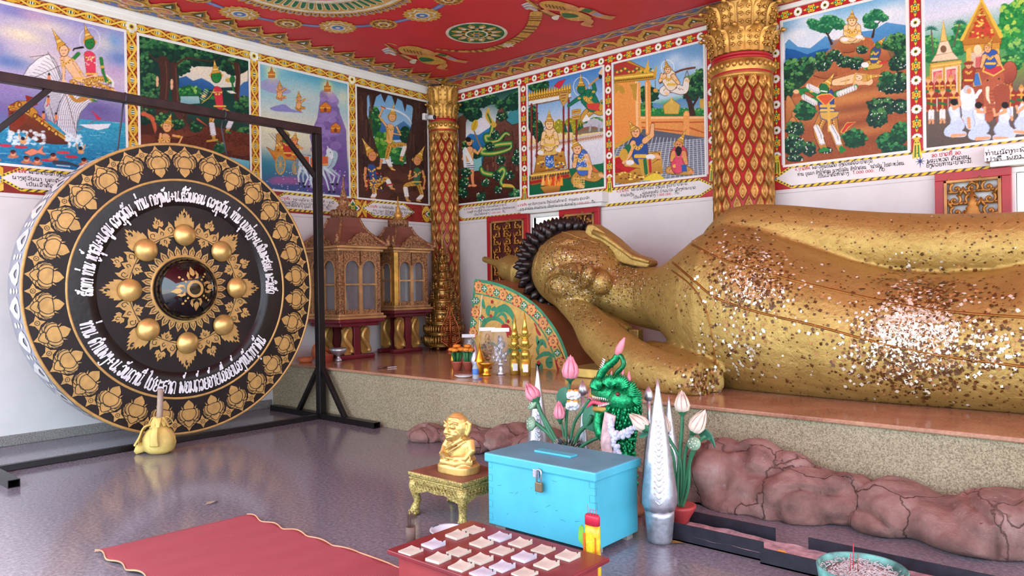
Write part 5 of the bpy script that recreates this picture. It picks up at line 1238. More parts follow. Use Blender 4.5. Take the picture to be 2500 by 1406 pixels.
# outside the openings: a yellow post and leaves
tag(MB().box(-7.55,-7.35,9.3,9.5,-.2,4).build('garden_post',mat('yellow_post_paint',(226,206,130),.6,0,.05,3),bevel=.01),'pale yellow post outside, seen through the window behind the statue head','post')
tag(MB().box(-.9,-.6,9.5,9.8,-.2,4).build('garden_post',mat('yellow_post_paint',(226,206,130),.6),bevel=.01),'pale yellow post outside, seen through the window at the right edge','post')
mb = MB(); rr = random.Random(4)
mb.tube([(-8.7,11.5,-.2),(-8.6,11.5,1.5),(-8.7,11.4,2.6)],[.12,.09,.05],8,1)
for k in range(420):
    a = rr.uniform(0,2*PI); q = rr.uniform(0,1.3); p = Vector((-8.7+q*math.cos(a),11.5+q*.6*math.sin(a),rr.uniform(1.7,3.6))); d = Vector((rr.uniform(-1,1),rr.uniform(-1,1),rr.uniform(-.6,.4))).normalized(); s_ = d.cross(Vector((0,0,1))).normalized()*.05
    mb.add([p,p+d*.1+s_,p+d*.24,p+d*.1 - s_],[(0,1,2,3)],0)
tag(mb.build('garden_tree',[mat('tree_leaf_green',(70,150,80),.5),mat('tree_bark',(90,70,54),.8)]),'green tree outside the window behind the statue head','tree')


# ------------------------------------------------------------------ columns
def leafpad(mb,c,nrm,up,w_,h_,mi,d=.02):
    """raised pointed leaf with a rim and heart"""
    n_,u = Vector(nrm).normalized(),Vector(up).normalized(); r = u.cross(n_).normalized(); c = Vector(c)
    prof = [(0,-.5),(.33,-.26),(.5,.0),(.36,.22),(.14,.38),(0,.56),(-.14,.38),(-.36,.22),(-.5,.0),(-.33,-.26)]
    P = lambda k,z: [c+r*(a*w_*k)+u*(b*h_*k)+n_*z for a,b in prof]
    v = P(1,-.004)+P(.92,d*.8)+P(.66,d)+P(.56,d*.35)+P(.3,d*.5)+[c+n_*d*1.25]; m = len(prof)
    f = [(k*m+i,k*m+(i+1) % m,(k+1)*m+(i+1) % m,(k+1)*m+i) for k in range(4) for i in range(m)]+[(4*m+i,4*m+(i+1) % m,5*m) for i in range(m)]
    mb.add(v,f,mi,True)


def column(label,cx,cy,r,z0,zr,zc,zt,nleaf,lh,ncap):
    t = thing('column',label,'column',(cx,cy,z0)); c = (cx,cy,0)
    MB().lathe([(r,z0),(r,zr+.02)],40,c).build('shaft',mat('column_red',(178,42,46),.35,0,.1,7,.15,30),t)
    mb = MB(); rows = int((zr - z0)/lh)+2
    for j in range(rows):
        z = zr - lh*(j+.35)
        if z < z0+.05: break
        for i in range(nleaf):
            a = 2*PI*(i+.5*(j % 2))/nleaf; n_ = (math.cos(a),math.sin(a),0); leafpad(mb,(cx+r*n_[0],cy+r*n_[1],z),n_,(0,0,1),2*PI*r/nleaf*.78,lh*1.42,0,.028)
    mb.build('leaf_relief',gold('column_gilding',(176,126,62),.42,.55),t)
    mb = MB(); mb.lathe([(r,zr - .02),(r*1.12,zr),(r*1.12,zr+.02),(r*1.04,zr+.05),(r*1.15,zr+.09),(r*1.15,zr+.15),(r*1.04,zr+.19),(r*1.0,zr+.22)],40,c)
    for i in range(nleaf*2): a = 2*PI*i/nleaf/2; mb.ell((cx+r*1.15*math.cos(a),cy+r*1.15*math.sin(a),zr+.12),(.03,.03,.035),None,6,5)
    for i in range(nleaf): a = 2*PI*i/nleaf; leafpad(mb,(cx+r*1.01*math.cos(a),cy+r*1.01*math.sin(a),zr - .07),(math.cos(a),math.sin(a),0),(0,0,-1),2*PI*r/nleaf*.95,.16,0)
    mb.build('neck_band',M_GOLD,t)
    mb = MB()
    for zz in (zr+.045,zr+.20,zr+.235): mb.lathe([(r*1.02,zz - .02),(r*1.09,zz - .01),(r*1.09,zz+.01),(r*1.02,zz+.02)],40,c)
    mb.build('red_band',M_RED,t)
    mb = MB(); H = zt - zc; mb.lathe([(r*.98,zc),(r*1.02,zc+H*.3),(r*1.08,zc+H*.7),(r*1.2,zc+H*.95),(r*1.25,zt)],40,c)
    for tier,(zb,h_,out0,out1,wd) in enumerate(((zc+H*.40,H*.60,1.06,1.32,1.0),(zc,H*.48,1.03,1.36,1.12))):
        for i in range(ncap):
            a0 = 2*PI*(i+.5*tier)/ncap; half = PI/ncap*wd*.92; nr,nc = 9,7; vs = []
            for k in range(nr):
                q = k/(nr - 1); cur = math.sin(q*PI*.5) ** 2; rad = r*(out0+(out1 - out0)*q ** 3); wq = half*(1 if q < .72 else math.sqrt(max(0,1 - ((q - .72)/.3) ** 2)))
                z = zb+h_*(q if q < .93 else .93+(q - .93)*.2)
                for m_ in range(nc):
                    f = (m_/(nc - 1) - .5)*2; rr_ = rad+.018*(1 - f*f) - (.02 if abs(f) < .2 else 0)+(.012 if abs(abs(f) - .62) < .1 else 0); a = a0+wq*f; vs.append((cx+rr_*math.cos(a),cy+rr_*math.sin(a),z))
            mb.add(vs,[(k*nc+m_,k*nc+m_+1,(k+1)*nc+m_+1,(k+1)*nc+m_) for k in range(nr - 1) for m_ in range(nc - 1)],0,True)
            for q in (.25,.5,.72):       # curls on the leaf
                for sg in (-1,1):
                    a = a0+sg*half*.42; rad = r*(out0+(out1 - out0)*q ** 3)+.03; pc = Vector((cx+rad*math.cos(a),cy+rad*math.sin(a),zb+h_*q)); n_ = Vector((math.cos(a),math.sin(a),0)); tt = Vector((-n_.y,n_.x,0)); rr_ = r*.075
                    mb.tube([pc+(tt*sg*math.cos(5*u)+Vector((0,0,1))*math.sin(5*u))*rr_*(1 - .6*u) for u in np.linspace(0,1,8)],[.013*r/.33]*8,5)
            rad = r*out1+.008; mb.tube([(cx+rad*math.cos(a0),cy+rad*math.sin(a0),zb+h_*.99),(cx+(rad+.03)*math.cos(a0),cy+(rad+.03)*math.sin(a0),zb+h_*.93),(cx+(rad+.012)*math.cos(a0),cy+(rad+.012)*math.sin(a0),zb+h_*.88)],[.03*r/.33,.034*r/.33,.012],6)
    mb.build('capital',M_GOLD,t)
    return t


column('thick red column with gold leaf scales behind the statue shoulder',-3.58,8.02,.305,PZ,3.74,4.0,4.54,16,.15,12)
column('slim red column with gold leaf scales in the room corner',-8.46,8.08,.19,PZ,3.86,4.08,4.57,10,.155,8)
# small camera on the wall by the corner column
t = thing('security_camera','small white security camera on the wall beside the cave mural','camera',tuple(HX(1036,286,WL)))
q = HX(1036,286,WL)
MB().box(q.x,q.x+.05,q.y - .05,q.y+.03,q.z - .05,q.z+.05).build('mount',M_TRIM,t,bevel=.008)
mb = MB(); mb.tube([(q.x+.04,q.y,q.z - .01),(q.x+.20,q.y+.02,q.z - .03)],[.036,.038],14); mb.build('housing',mat('camera_grey',(200,200,204),.4),t)
mb = MB(); mb.ell((q.x+.205,q.y+.02,q.z - .03),.03,None,12,8); mb.build('lens',M_BLACK,t)

# ------------------------------------------------------------------ the great gong
GX,GY,GZ,GR = -7.5,3.525,1.522,1.46
TG = TW((GX,GY,GZ),(0,1,0),(0,0,1),(1,0,0))
gong = thing('gong','giant black temple gong with gold lotus border and white lettering','gong',(GX,GY,GZ - GR))
M_GF = mat('gong_black_lacquer',(36,27,26),.45,0,.2,3,.2,14,.3)
M_GB = mat('gong_band_lacquer',(30,22,23),.3,0,.2,3,.5,16,.4)
M_GOLDP = mat('gong_gold_paint',(200,158,92),.45,.25,.08,14)
M_LINE = mat('gong_dark_line',(26,18,16),.5)
MB().lathe([(.002,0),(.3,0),(.84,0)],72,T=TG,sm=False,caps=False).build('face_disc',M_GF,gong)
MB().lathe([(.84,0),(.865,.022),(.93,.028),(1.095,.03)],72,T=TG,caps=False).build('lettered_band',M_GB,gong)
MB().lathe([(1.095,.03),(1.445,.03)],72,T=TG,caps=False).build('border_band',M_GF,gong)
mb = MB()
for r,w in ((1.098,.012),(1.452,.013)): mb.lathe([(r - w,.030),(r - w*.6,.036),(r+w*.6,.036),(r+w,.028)],96,T=TG,caps=False)
mb.lathe([(.318,.0),(.325,.008),(.34,.008),(.347,0)],64,T=TG,caps=False)
mb.build('gold_line',M_GOLDP,gong)
rim = MB().lathe([(1.45,.03),(1.46,.015),(1.45,-.36),(1.36,-.38),(0,-.38)],96,T=TG,caps=False).build('rim',mat('gong_silver_rim',(150,152,166),.35,.35,.06,4),gong)


def pol(r,a,w=0): return (r*math.cos(a),r*math.sin(a),w)


def motif(mb,r0,a0,size,w,polys,lines,lw,mi=0,ml=1,wfn=None):
    """a painted motif at radius r0 and angle a0, its +b axis pointing outwards"""
    er,et = Vector((math.cos(a0),math.sin(a0))),Vector((math.sin(a0),-math.cos(a0)))
    def P(a,b): v = er*(r0+b*size)+et*(a*size); return v.x,v.y
    for k,q in enumerate(polys): mb.flat([P(a,b) for a,b in q],w+.0004*k,TG,mi)
    for k,q in enumerate(lines): mb.ribbon(sp2([P(a,b) for a,b in q],3) if len(q) > 2 else [P(a,b) for a,b in q],lw,w+.0035+.0002*(k % 4),TG,ml)


def sym(q): return q+[(-a,b) for a,b in reversed(q) if abs(a) > 1e-6]


LOT = [sym([(0,-.05),(.09,.03),(.16,.10),(.19,.18),(.17,.27),(.08,.295)]),[(.2,.26),(.29,.15),(.25,.28)],[(-.2,.26),(-.29,.15),(-.25,.28)],
       sym([(0,.29),(.2,.285),(.33,.30),(.41,.40),(.435,.52),(.40,.63),(.36,.66),(.34,.74),(.27,.80),(.20,.87),(.10,.94),(0,1.10)])]
LOTL = [[(-.24,.30),(0,.28),(.24,.30)],sym([(.22,.30),(.27,.44),(.21,.60),(0,.74)]),sym([(.33,.31),(.37,.46),(.33,.60),(.21,.72),(.16,.70)]),sym([(.17,.68),(.17,.80),(0,.95)]),
        [(-.42,.42),(-.40,.56),(-.29,.68)],[(.42,.42),(.40,.56),(.29,.68)],[(-.34,.74),(-.25,.76),(-.17,.74)],[(.34,.74),(.25,.76),(.17,.74)],[(-.24,.86),(-.15,.84),(-.10,.88)],[(.24,.86),(.15,.84),(.10,.88)]]
STAR = [[(.0*c - b*s_,.0*s_+b*c) if a == 0 else (a*c - b*s_,a*s_+b*c) for a,b in ((0,.02),(.17,.16),(.12,.27),(0,.50),(-.12,.27),(-.17,.16))] for c,s_ in ((1,0),(0,1),(-1,0),(0,-1))]
FLAME = [sym([(0,1.0),(.07,.80),(.12,.88),(.14,.68),(.22,.76),(.24,.56),(.33,.62),(.34,.42),(.42,.44),(.42,.2),(.34,0)])]
KAN = [sym([(0,-.05),(.08,.08),(.14,.06),(.16,.16),(.24,.16),(.14,.30),(0,.36)]),
       [(.06,.36),(.22,.30),(.40,.34),(.50,.50),(.48,.66),(.40,.84),(.34,.70),(.20,.64),(.10,.52)],[(-.06,.36),(-.22,.30),(-.40,.34),(-.50,.50),(-.48,.66),(-.40,.84),(-.34,.70),(-.20,.64),(-.10,.52)],
       sym([(0,.30),(.12,.36),(.17,.52),(.10,.60),(0,.76)]),[(.34,.24),(.52,.22),(.60,.34),(.46,.36),(.2,.34),(-.2,.34),(-.46,.36),(-.60,.34),(-.52,.22),(-.34,.24),(-.15,.30),(.15,.30)],
       sym([(0,1.15),(.06,1.0),(.12,1.02),(.13,.90),(.20,.92),(.19,.78),(.10,.72),(0,.80)])]
KANL = [[(-.55,.3),(-.2,.32),(.2,.32),(.55,.3)],[(.30,.40),(.42,.46),(.40,.60),(.28,.58),(.30,.48)],[(-.30,.40),(-.42,.46),(-.40,.60),(-.28,.58),(-.30,.48)],sym([(0,.42),(.06,.48),(0,.58)]),sym([(0,.84),(.05,.90),(0,1.0)]),sym([(0,.10),(.05,.16),(0,.26)])]
mb = MB()
for i in range(30):
    a = 2*PI*(i+.5)/30; motif(mb,1.135,a,.275,.0325,LOT,LOTL,.0065)
    b = a+PI/30; motif(mb,1.365,b,.135,.0325,STAR,[],.004); mb.ribbon([(1.365*math.cos(b)+.02*math.cos(t),1.365*math.sin(b)+.02*math.sin(t)) for t in np.linspace(0,2*PI,11)],.005,.0355,TG,1)
mb.build('lotus_border',[M_GOLDP,M_LINE],gong)
mb = MB()
for i in range(8):
    a = 2*PI*i/8; motif(mb,.585,a,.235,.002,FLAME,[],.01); motif(mb,.74,a,.06,.004,[],[sym([(0,-.3),(.16,.1),(0,.5)])],.014)
    motif(mb,.46,a+PI/8,.27,.002,KAN,KANL,.0065)
for i in range(32):
    a = 2*PI*i/32; motif(mb,.345,a,.095,.002,[sym([(0,1.0),(.16,.72),(.32,.45),(.30,.1),(.2,-.05)])],[[(-.16,.12),(-.13,.35),(0,.66),(.13,.35),(.16,.12)]],.0055)
mb.build('sun_and_leaf_pattern',[M_GOLDP,M_LINE],gong)
for i in range(8):
    a = 2*PI*i/8+.01; r = .545; R0 = .112
    MB().lathe([(R0*math.cos(t),.015+.075*math.sin(t)) for t in np.linspace(0,PI/2,10)],28,(r*math.cos(a),r*math.sin(a),0),T=TG).build('boss',gold('boss_gold',(222,184,112),.36,.65,.12,30),gong)
MB().lathe([(.31*math.cos(t) ** .8 if t < PI/2 - .01 else 0,.02+.19*math.sin(t)) for t in np.linspace(0,PI/2,20)],56,T=TG).build('centre_boss',mat('gong_gloss_black',(12,10,14),.06,0,.1,4,0,60,.8),gong)


def domew(r): return .02+.19*math.sin(math.acos(min(1,(r/.31) ** 1.25)))+.004


mb = MB()
def dpoly(pts): # small patch of gold paint laid on the dome
    c = Vector((sum(p[0] for p in pts)/len(pts),sum(p[1] for p in pts)/len(pts)))
    vs = [(c.x,c.y,domew(c.length))]; n = len(pts); fs = []
    for k in (.5,1):
        for p in pts: q = c+(Vector(p) - c)*k; vs.append((q.x,q.y,domew(q.length)))
    for i in range(n): j = (i+1) % n; fs += [(0,1+i,1+j),(1+i,1+n+i,1+n+j,1+j)]
    mb.add(vs,fs,0,True,TG)
def dring(cx,cy,r,wd,a0=0,a1=2*PI):
    t = np.linspace(a0,a1,25); vs = []
    for a in t:
        for q in (r - wd,r+wd): x,y = cx+q*math.cos(a),cy+q*math.sin(a); vs.append((x,y,domew(math.hypot(x,y))))
    mb.add(vs,[(2*i,2*i+1,2*i+3,2*i+2) for i in range(24)],0,True,TG)
dring(0,0,.072,.014)
for i in range(4):
    a = i*PI/2+.12; e = Vector((math.cos(a),math.sin(a))); n_ = Vector((-e.y,e.x)); P = lambda u,v: tuple(e*u+n_*v)
    for s in (1,-1): dpoly([P(.10,s*.012),P(.10,s*.05),P(.14,s*.062),P(.18,s*.04),P(.155,s*.03),P(.125,s*.035)])
    dpoly([P(.125,0),P(.145,.024),P(.175,.026),P(.225,0),P(.175,-.026),P(.145,-.024)])
    b = a+PI/4
    for r in (.115,.15,.185): dpoly([(r*math.cos(b)+.012*math.cos(t),r*math.sin(b)+.012*math.sin(t)) for t in np.linspace(0,2*PI,9)[:-1]])
mb.build('dome_pattern',M_GOLDP,gong)
mb = MB()
for i in range(30):
    a = 2*PI*(i+.5)/30
    def CP(da,x): return TG @ Vector((1.462*math.cos(a+da),1.462*math.sin(a+da),x))
    q = [(-.075,-.10),(-.05,-.04),(0,-.02),(.05,-.04),(.075,-.10),(.05,-.2),(0,-.30),(-.05,-.2)]
    q2 = [(-.03,-.10),(-.02,-.08),(0,-.07),(.02,-.08),(.03,-.10),(.02,-.14),(0,-.17),(-.02,-.14)]
    mb.add([CP(*p) for p in q]+[CP(*p) for p in q2],[(k,(k+1) % 8,8+(k+1) % 8,8+k) for k in range(8)])
    for x in (-.06,-.14,-.22): mb.add([CP(PI/30+.018*math.cos(t),x+.03*math.sin(t)) for t in np.linspace(0,2*PI,9)[:-1]],[tuple(range(8))])
mb.build('rim_pattern',mat('rim_white_paint',(196,192,188),.5),gong)


def arc_text(txt,base,h,a_from,a_to,w,inward=False):
    """lettering bent round the disc; a_from/a_to in degrees"""
    st,L = text_strokes(txt,1.3,.15,4); k = h/10; mb = MB(); a0,a1 = R(a_from),R(a_to)
    for n_,p in enumerate(st):
        q = []
        for x,y in p:
            a = a0+(a1 - a0)*x/L; r = base - y*k if inward else base+y*k; q.append((r*math.cos(a),r*math.sin(a)))
        m_ = len(q); mb.ribbon(q,[.011+.008*math.sin(PI*min(1,i/m_*1.15)) for i in range(m_)],w+.0004*(n_ % 5),TG,0,.00012)
        for e,z_ in ((q[0],-.0002),(q[-1],m_*.00012)): mb.flat([(e[0]+.009*math.cos(t),e[1]+.009*math.sin(t)) for t in np.linspace(0,2*PI,9)[:-1]],w+.0004*(n_ % 5)+z_+.00006,TG,0)
    return mb


M_LET = mat('gong_white_lettering',(240,238,240),.4)
arc_text('ສັດທາ ທ່ານ ຫຼ້າລຸນ+ນ.ຄູນ ດວງຈຸດົມ, ທ່ານ ກອງພັນ+ນ.ສີວັນຄອນ ດວງຈຸດົມ, ທ່ານ ບຸນທ່ຽງ+ນ.ພິມພະສອນ ພະວິເສັດ',.885,.092,183,-4,.0315).build('lettering',M_LET,gong,label='upper line of white lettering')
arc_text('ທ່ານ ຄຳແພງ+ນ.ວັນດານີ ໄຊຍະລາດ ພ້ອມດ້ວຍອ້າຍເອື້ອຍນ້ອງໝົດທຸກຄົນ',1.045,.11,197,327,.0315,True).build('lettering',M_LET,gong,label='lower line of white lettering')

# ------------------------------------------------------------------ its steel stand, ropes and mallet
SX,SY0,SY1 = -7.42,1.80,5.06
st = thing('gong_stand','black square steel tube frame standing around the giant gong','stand',(SX,3.43,0))
H = .0425
MB().box(SX - H,SX+H,SY0 - H,SY1+H,3.29,3.375).build('crossbeam',mat('crossbeam_rust_black',(44,28,28),.35,.1,.3,8),st,bevel=.006)
for y in (SY0,SY1):
    MB().box(SX - H,SX+H,y - H,y+H,.06,3.29).build('post',M_STEEL,st,bevel=.006)
    mb = MB(); x0,x1 = (-8.45,-6.40) if y > 3 else (-8.3,-6.74)      # open tube
    for a,b,c,d in ((-H,H,0,.005),(-H,H,.059,.064),(-H,-H+.005,.005,.059),(H - .005,H,.005,.059)): mb.box(x0,x1,y+a,y+b,c,d)
    mb.build('foot',M_STEEL,st)
    s = 1 if y < 3 else -1
    mb = MB(); mb.bar((SX,y+s*.03,2.80),(SX,y+s*.50,3.30),.05,.05,0,(1,0,0)); mb.build('brace',M_STEEL,st,bevel=.004)
    for sx in ((1,-1) if y > 3 else (-1,)): MB().bar((SX+sx*.03,y,.60),(SX+sx*.46,y,.05),.05,.05,0,(0,1,0)).build('brace',M_STEEL,st,bevel=.004)
MB().box(SX - .03,SX+.03,SY0+H,SY1 - H,.002,.055).build('base_rail',M_STEEL,st,bevel=.004)
for i,(p0,p1,lb) in enumerate((((303,222),(287,368),'left'),((546,268),(556,392),'right'))):
    a = HX(*p0,SX); b = HX(*p1,GX - .06); mb = MB()
    top = [(SX+.05*math.cos(t),a.y+.004*t,3.333+.05*math.sin(t)) for t in np.linspace(-.9,2*PI - 1.2,14)]
    mb.tube(top,.008,6); mb.tube([(SX - .02,a.y,3.287),(SX - .03,a.y - .01,3.2),tuple(b+Vector((0,0,0))),(GX - .08,b.y,b.z - .12)],.008,6)
    tag(mb.build('hanging_rope',mat('dark_rope',(60,60,72),.7)),'%s of the two ropes hanging the gong from the black beam' % lb,'rope')
mp = HZ(392,1106,0); ml = thing('gong_mallet','gong mallet with yellow cloth bag head standing on the floor','mallet',(mp.x,mp.y,0))
mc = Vector((mp.x - .02,mp.y+.0,0))
M_YC = mat('yellow_cloth',(226,198,112),.75,0,.1,10,.3,60)
wob = lambda a,z: 1+.035*math.sin(11*a+3*z*9)*min(1,z*6)+.02*math.sin(5*a)
MB().lathe([(0,0),(.09,.002),(.128,.03),(.145,.09),(.138,.15),(.105,.21),(.05,.255),(.034,.275)],44,mc,wob=wob).build('bag',M_YC,ml)
mb = MB(); mb.lathe([(.036,.27),(.05,.28),(.036,.292)],20,mc)
for k in range(9):     # ruffled cloth ends above the tie
    a = k*2*PI/9+.2; d = Vector((math.cos(a),math.sin(a),0)); s = Vector((-d.y,d.x,0)); L = .06+.025*(k % 3)
    c0 = mc+Vector((0,0,.285)); pts = [c0+d*.025,c0+d*L*.5+Vector((0,0,.045)),c0+d*L+Vector((0,0,.01 - .05*(k % 2))),c0+d*(L+.02)+Vector((0,0,-.03))]
    mb.tube([tuple(p) for p in spline(pts,4)],list(np.interp(np.linspace(0,1,13),[0,.4,1],[.012,.03,.014])),8,flat=.25,up=tuple(s))
for a,L in ((3.9,.17),(4.4,.2),(5.6,.15)):
    d = Vector((math.cos(a),math.sin(a),0)); s = Vector((-d.y,d.x,0)); mb.tube([tuple(p) for p in spline([mc+d*.05+Vector((0,0,.27)),mc+d*.13+Vector((0,0,.25)),mc+d*.17+Vector((0,0,.16)),mc+d*(L+.01)+Vector((0,0,.09))],4)],list(np.linspace(.02,.042,13)),8,flat=.2,up=tuple(s))
d = Vector((-.5,-.75,0)); mb.tube([tuple(mc+d*.15+Vector((0,0,.10))),tuple(mc+d*.18+Vector((0,0,.05))),tuple(mc+d*.23+Vector((0,0,.015)))],[.025,.05,.02],8,flat=.4)
mb.build('tied_cloth',M_YC,ml)
top = HY(392,950,mp.y); MB().tube([mc+Vector((0,0,.2)),(top.x,mp.y,top.z)],[.027,.026],14).build('handle',mat('bare_wood',(168,146,128),.6,0,.12,12,.1,30),ml)

# ------------------------------------------------------------------ the reclining statue
def gold_skin():
    t = NT('statue_gold_paint'); co = t.coord()
    n = t.noise(3.5,6,co); a = t.ramp(n,[(.3,(178,148,80)),(.7,(200,170,98))])
    sp = t.ramp(t.noise(38,3,co,.6),[(.62,(0,0,0)),(.70,(255,255,255))])
    t.base(t.mix(sp,a,(146,98,48))); t.b.inputs['Roughness'].default_value = .46; t.b.inputs['Metallic'].default_value = .66
    m = t.n('ShaderNodeMix'); m.data_type = 'FLOAT'; m.inputs[0].default_value = .5
    w_ = t.n('ShaderNodeTexNoise',Scale=16,Detail=8,Roughness=.65,Distortion=1.2); t.l(co,w_.inputs['Vector'])
    cr = t.vor(5,'DISTANCE_TO_EDGE',co); rr = t.ramp(cr,[(0,(0,0,0)),(.02,(255,255,255))])
    t.l(w_.outputs[0],m.inputs[2]); t.l(rr,m.inputs[3]); m.inputs[0].default_value = .07
    t.bump(m.outputs[0],.45,.03); MATS['statue_gold_paint'] = t.m; return t.m


M_BUD = gold_skin()
bud = thing('reclining_statue','huge golden reclining statue with black hair spikes speckled with gold leaf','statue',(-2.5,6.7,PZ))
B = MB(); zf = PZ
torso = []
for x,yc,a,z0,z1 in ((-4.02,6.72,.32,1.12,1.62),(-3.85,6.72,.40,1.06,1.66),(-3.68,6.72,.52,.94,1.74),(-3.5,6.72,.64,.78,1.85),(-3.3,6.72,.76,.62,1.98),(-3.1,6.73,.86,.46,2.05),(-2.8,6.74,.93,.40,1.99),(-2.4,6.75,.96,.40,1.83),
                         (-2.0,6.76,.96,.40,1.66),(-1.7,6.77,.95,.40,1.575),(-1.35,6.78,.93,.40,1.54),(-1.0,6.78,.91,.40,1.56),(-.7,6.78,.92,.40,1.61),(-.2,6.78,.95,.40,1.70),(.4,6.76,.98,.40,1.76),(1.2,6.74,.96,.40,1.72),(2.2,6.72,.85,.40,1.5)):
    torso.append((x,(yc,(z0+z1)/2),a,(z1 - z0)/2))
B.sections(torso,40,ex=2.35)
arm = [(-3.32,6.80,1.74),(-3.05,6.78,1.90),(-2.7,6.82,1.90),(-2.2,6.86,1.84),(-1.8,6.88,1.80),(-1.3,6.88,1.76),(-.8,6.87,1.755),(-.2,6.85,1.78),(.5,6.82,1.86),(1.3,6.75,1.84)]
B.tube(spline(arm,4),list(np.interp(np.linspace(0,1,37),np.linspace(0,1,10),[.24,.325,.31,.29,.275,.265,.255,.26,.24,.2])),20)
NK = [(-4.55,6.78,1.46),(-4.2,6.74,1.38),(-3.9,6.72,1.35),(-3.6,6.72,1.34)]
B.tube(spline(NK,4),list(np.interp(np.linspace(0,1,13),[0,.33,.66,1],[.30,.30,.33,.38])),20)
HC = Vector((-4.97,6.79,1.655)); E1 = Vector((.972,0,-.235)); E2 = Vector((0,-1,0)); E3 = Vector((.235,0,.972))
HR = Matrix((E1,E2,E3)).transposed().to_quaternion()
hl = lambda a,b,c: HC+E1*a+E2*b+E3*c
B.ell(hl(.0,0,.0),(.54,.55,.455),HR,28,18); B.ell(hl(.20,.03,-.01),(.46,.53,.43),HR,24,14); B.ell(hl(.40,.08,-.02),(.27,.40,.33),HR,20,12)
zz = lambda x,y,yy: HY(1280+x/6.7,560+y/6.7,yy)
B.add([zz(470,560,6.33),zz(540,700,6.33),zz(945,520,6.36),zz(800,915,6.34),zz(510,625,6.19),zz(870,560,6.16),zz(790,860,6.15),zz(858,705,5.98),zz(700,665,6.07),zz(910,715,6.3)],
      [(0,4,8,5,2),(1,3,6,8,4),(0,1,4),(8,7,5),(8,6,7),(5,7,9,2),(7,6,3,9),(0,2,9,3,1)])
for x,y in ((868,610),(815,820)): B.ell(zz(x,y,6.18),(.055,.07,.05),HR,12,8)
for x,y,r in ((570,905,(.15,.09,.12)),(640,430,(.15,.09,.10))): B.ell(zz(x,y,6.325),r,HR,16,10)
B.tube(spline([zz(330,1010,6.40),zz(345,880,6.31),zz(400,780,6.25),zz(490,710,6.22),zz(570,680,6.20)],4),[.035]*17,8); B.tube(spline([zz(520,570,6.22),zz(500,430,6.25),zz(520,310,6.31),zz(620,230,6.38),zz(800,190,6.46)],4),[.035]*17,8)
B.ell(zz(1240,860,6.38),(.13,.12,.13),HR,14,10)
B.tube(spline([zz(950,545,6.27),zz(915,680,6.18),zz(905,830,6.19),zz(935,965,6.29)],4),list(np.interp(np.linspace(0,1,13),[0,.5,1],[.02,.05,.02])),10)
B.tube(spline([zz(1090,535,6.30),zz(1055,680,6.19),zz(1015,830,6.20),zz(945,970,6.29)],4),list(np.interp(np.linspace(0,1,13),[0,.5,1],[.025,.08,.025])),10)
# propping arm: elbow on the slab, hand under the cheek
fa = [HY(1715,928,5.63),HY(1660,925,5.68),HY(1590,905,5.78),HY(1520,870,5.95),HY(1465,820,6.15),HY(1425,775,6.32),HY(1375,735,6.48),HY(1330,705,6.62)]
B.tube(spline(fa,4),list(np.interp(np.linspace(0,1,29),np.linspace(0,1,8),[.15,.19,.21,.225,.215,.15,.10,.06])),18)
B.tube(spline([HY(1725,935,5.75),HY(1680,915,5.95),HY(1620,890,6.15),HY(1590,880,6.4)],4),list(np.interp(np.linspace(0,1,13),[0,.3,.7,1],[.17,.2,.2,.2])),16)
B.tube(spline([HY(1465,800,6.2),HY(1440,765,6.32),HY(1400,750,6.40),HY(1350,725,6.5)],3),[.10,.12,.11,.10,.09,.08,.07,.06,.05,.04],12)
body = B.build('body',M_BUD,bud)
def voxel(o,size,it=6):
    m = o.modifiers.new('r','REMESH'); m.mode = 'VOXEL'; m.voxel_size = size
    s = o.modifiers.new('s','SMOOTH'); s.iterations = it; s.factor = .5
    bpy.context.view_layer.update(); dg = bpy.context.evaluated_depsgraph_get(); me = bpy.data.meshes.new_from_object(o.evaluated_get(dg))
    o.modifiers.clear(); old = o.data; nm = old.name; o.data = me; bpy.data.meshes.remove(old); me.name = nm
    if not me.materials: me.materials.append(M_BUD)
    me.materials[0] = M_BUD
    me.polygons.foreach_set('use_smooth',[True]*len(me.polygons)); me.update(); return me
me = voxel(body,.019,5)
OFF = Vector(bud.location)
# keep it on the slab
for v in me.vertices:
    if v.co.z+OFF.z < PZ+.002: v.co.z = PZ+.002 - OFF.z
bvh = BVHTree.FromPolygons([v.co+OFF for v in me.vertices],[tuple(p.vertices) for p in me.polygons])
def onbody(px,py,lift=.0):
    d = ray(px,py).normalized(); q,n,i,dist = bvh.ray_cast(CAM,d)
    return (q+n*lift,n) if q is not None else (None,None)
# robe edges and face lines: groove shade painted as darker cords on the surface
def cord(pts,r,m,name,lab=None):
    P = []
    for p in spline([(a,b,0) for a,b in pts],8):
        q,n = onbody(p.x,p.y,-.001)
        if q is not None and (not P or (q - P[-1]).length < .5): P.append(q)
    if len(P) > 2: MB().tube(P,r,6).build(name,m,bud,label=lab)
M_EDGE = gold('robe_edge_gold',(150,100,44),.45,.7)
cord([(1690,597),(1760,632),(1860,664),(2000,700),(2200,744),(2350,764),(2520,776)],.011,M_EDGE,'robe_edge')
cord([(1642,640),(1700,690),(1750,728),(1850,762),(1990,795),(2150,838),(2300,868),(2520,898)],.011,M_EDGE,'robe_edge')
cord([(1640,660),(1690,700),(1725,760),(1740,830),(1748,905)],.008,M_EDGE,'robe_edge')
zp = lambda L: [(1280+x/6.7,560+y/6.7) for x,y in L]
M_FL = gold('face_line_gold',(172,132,70),.5,.5)
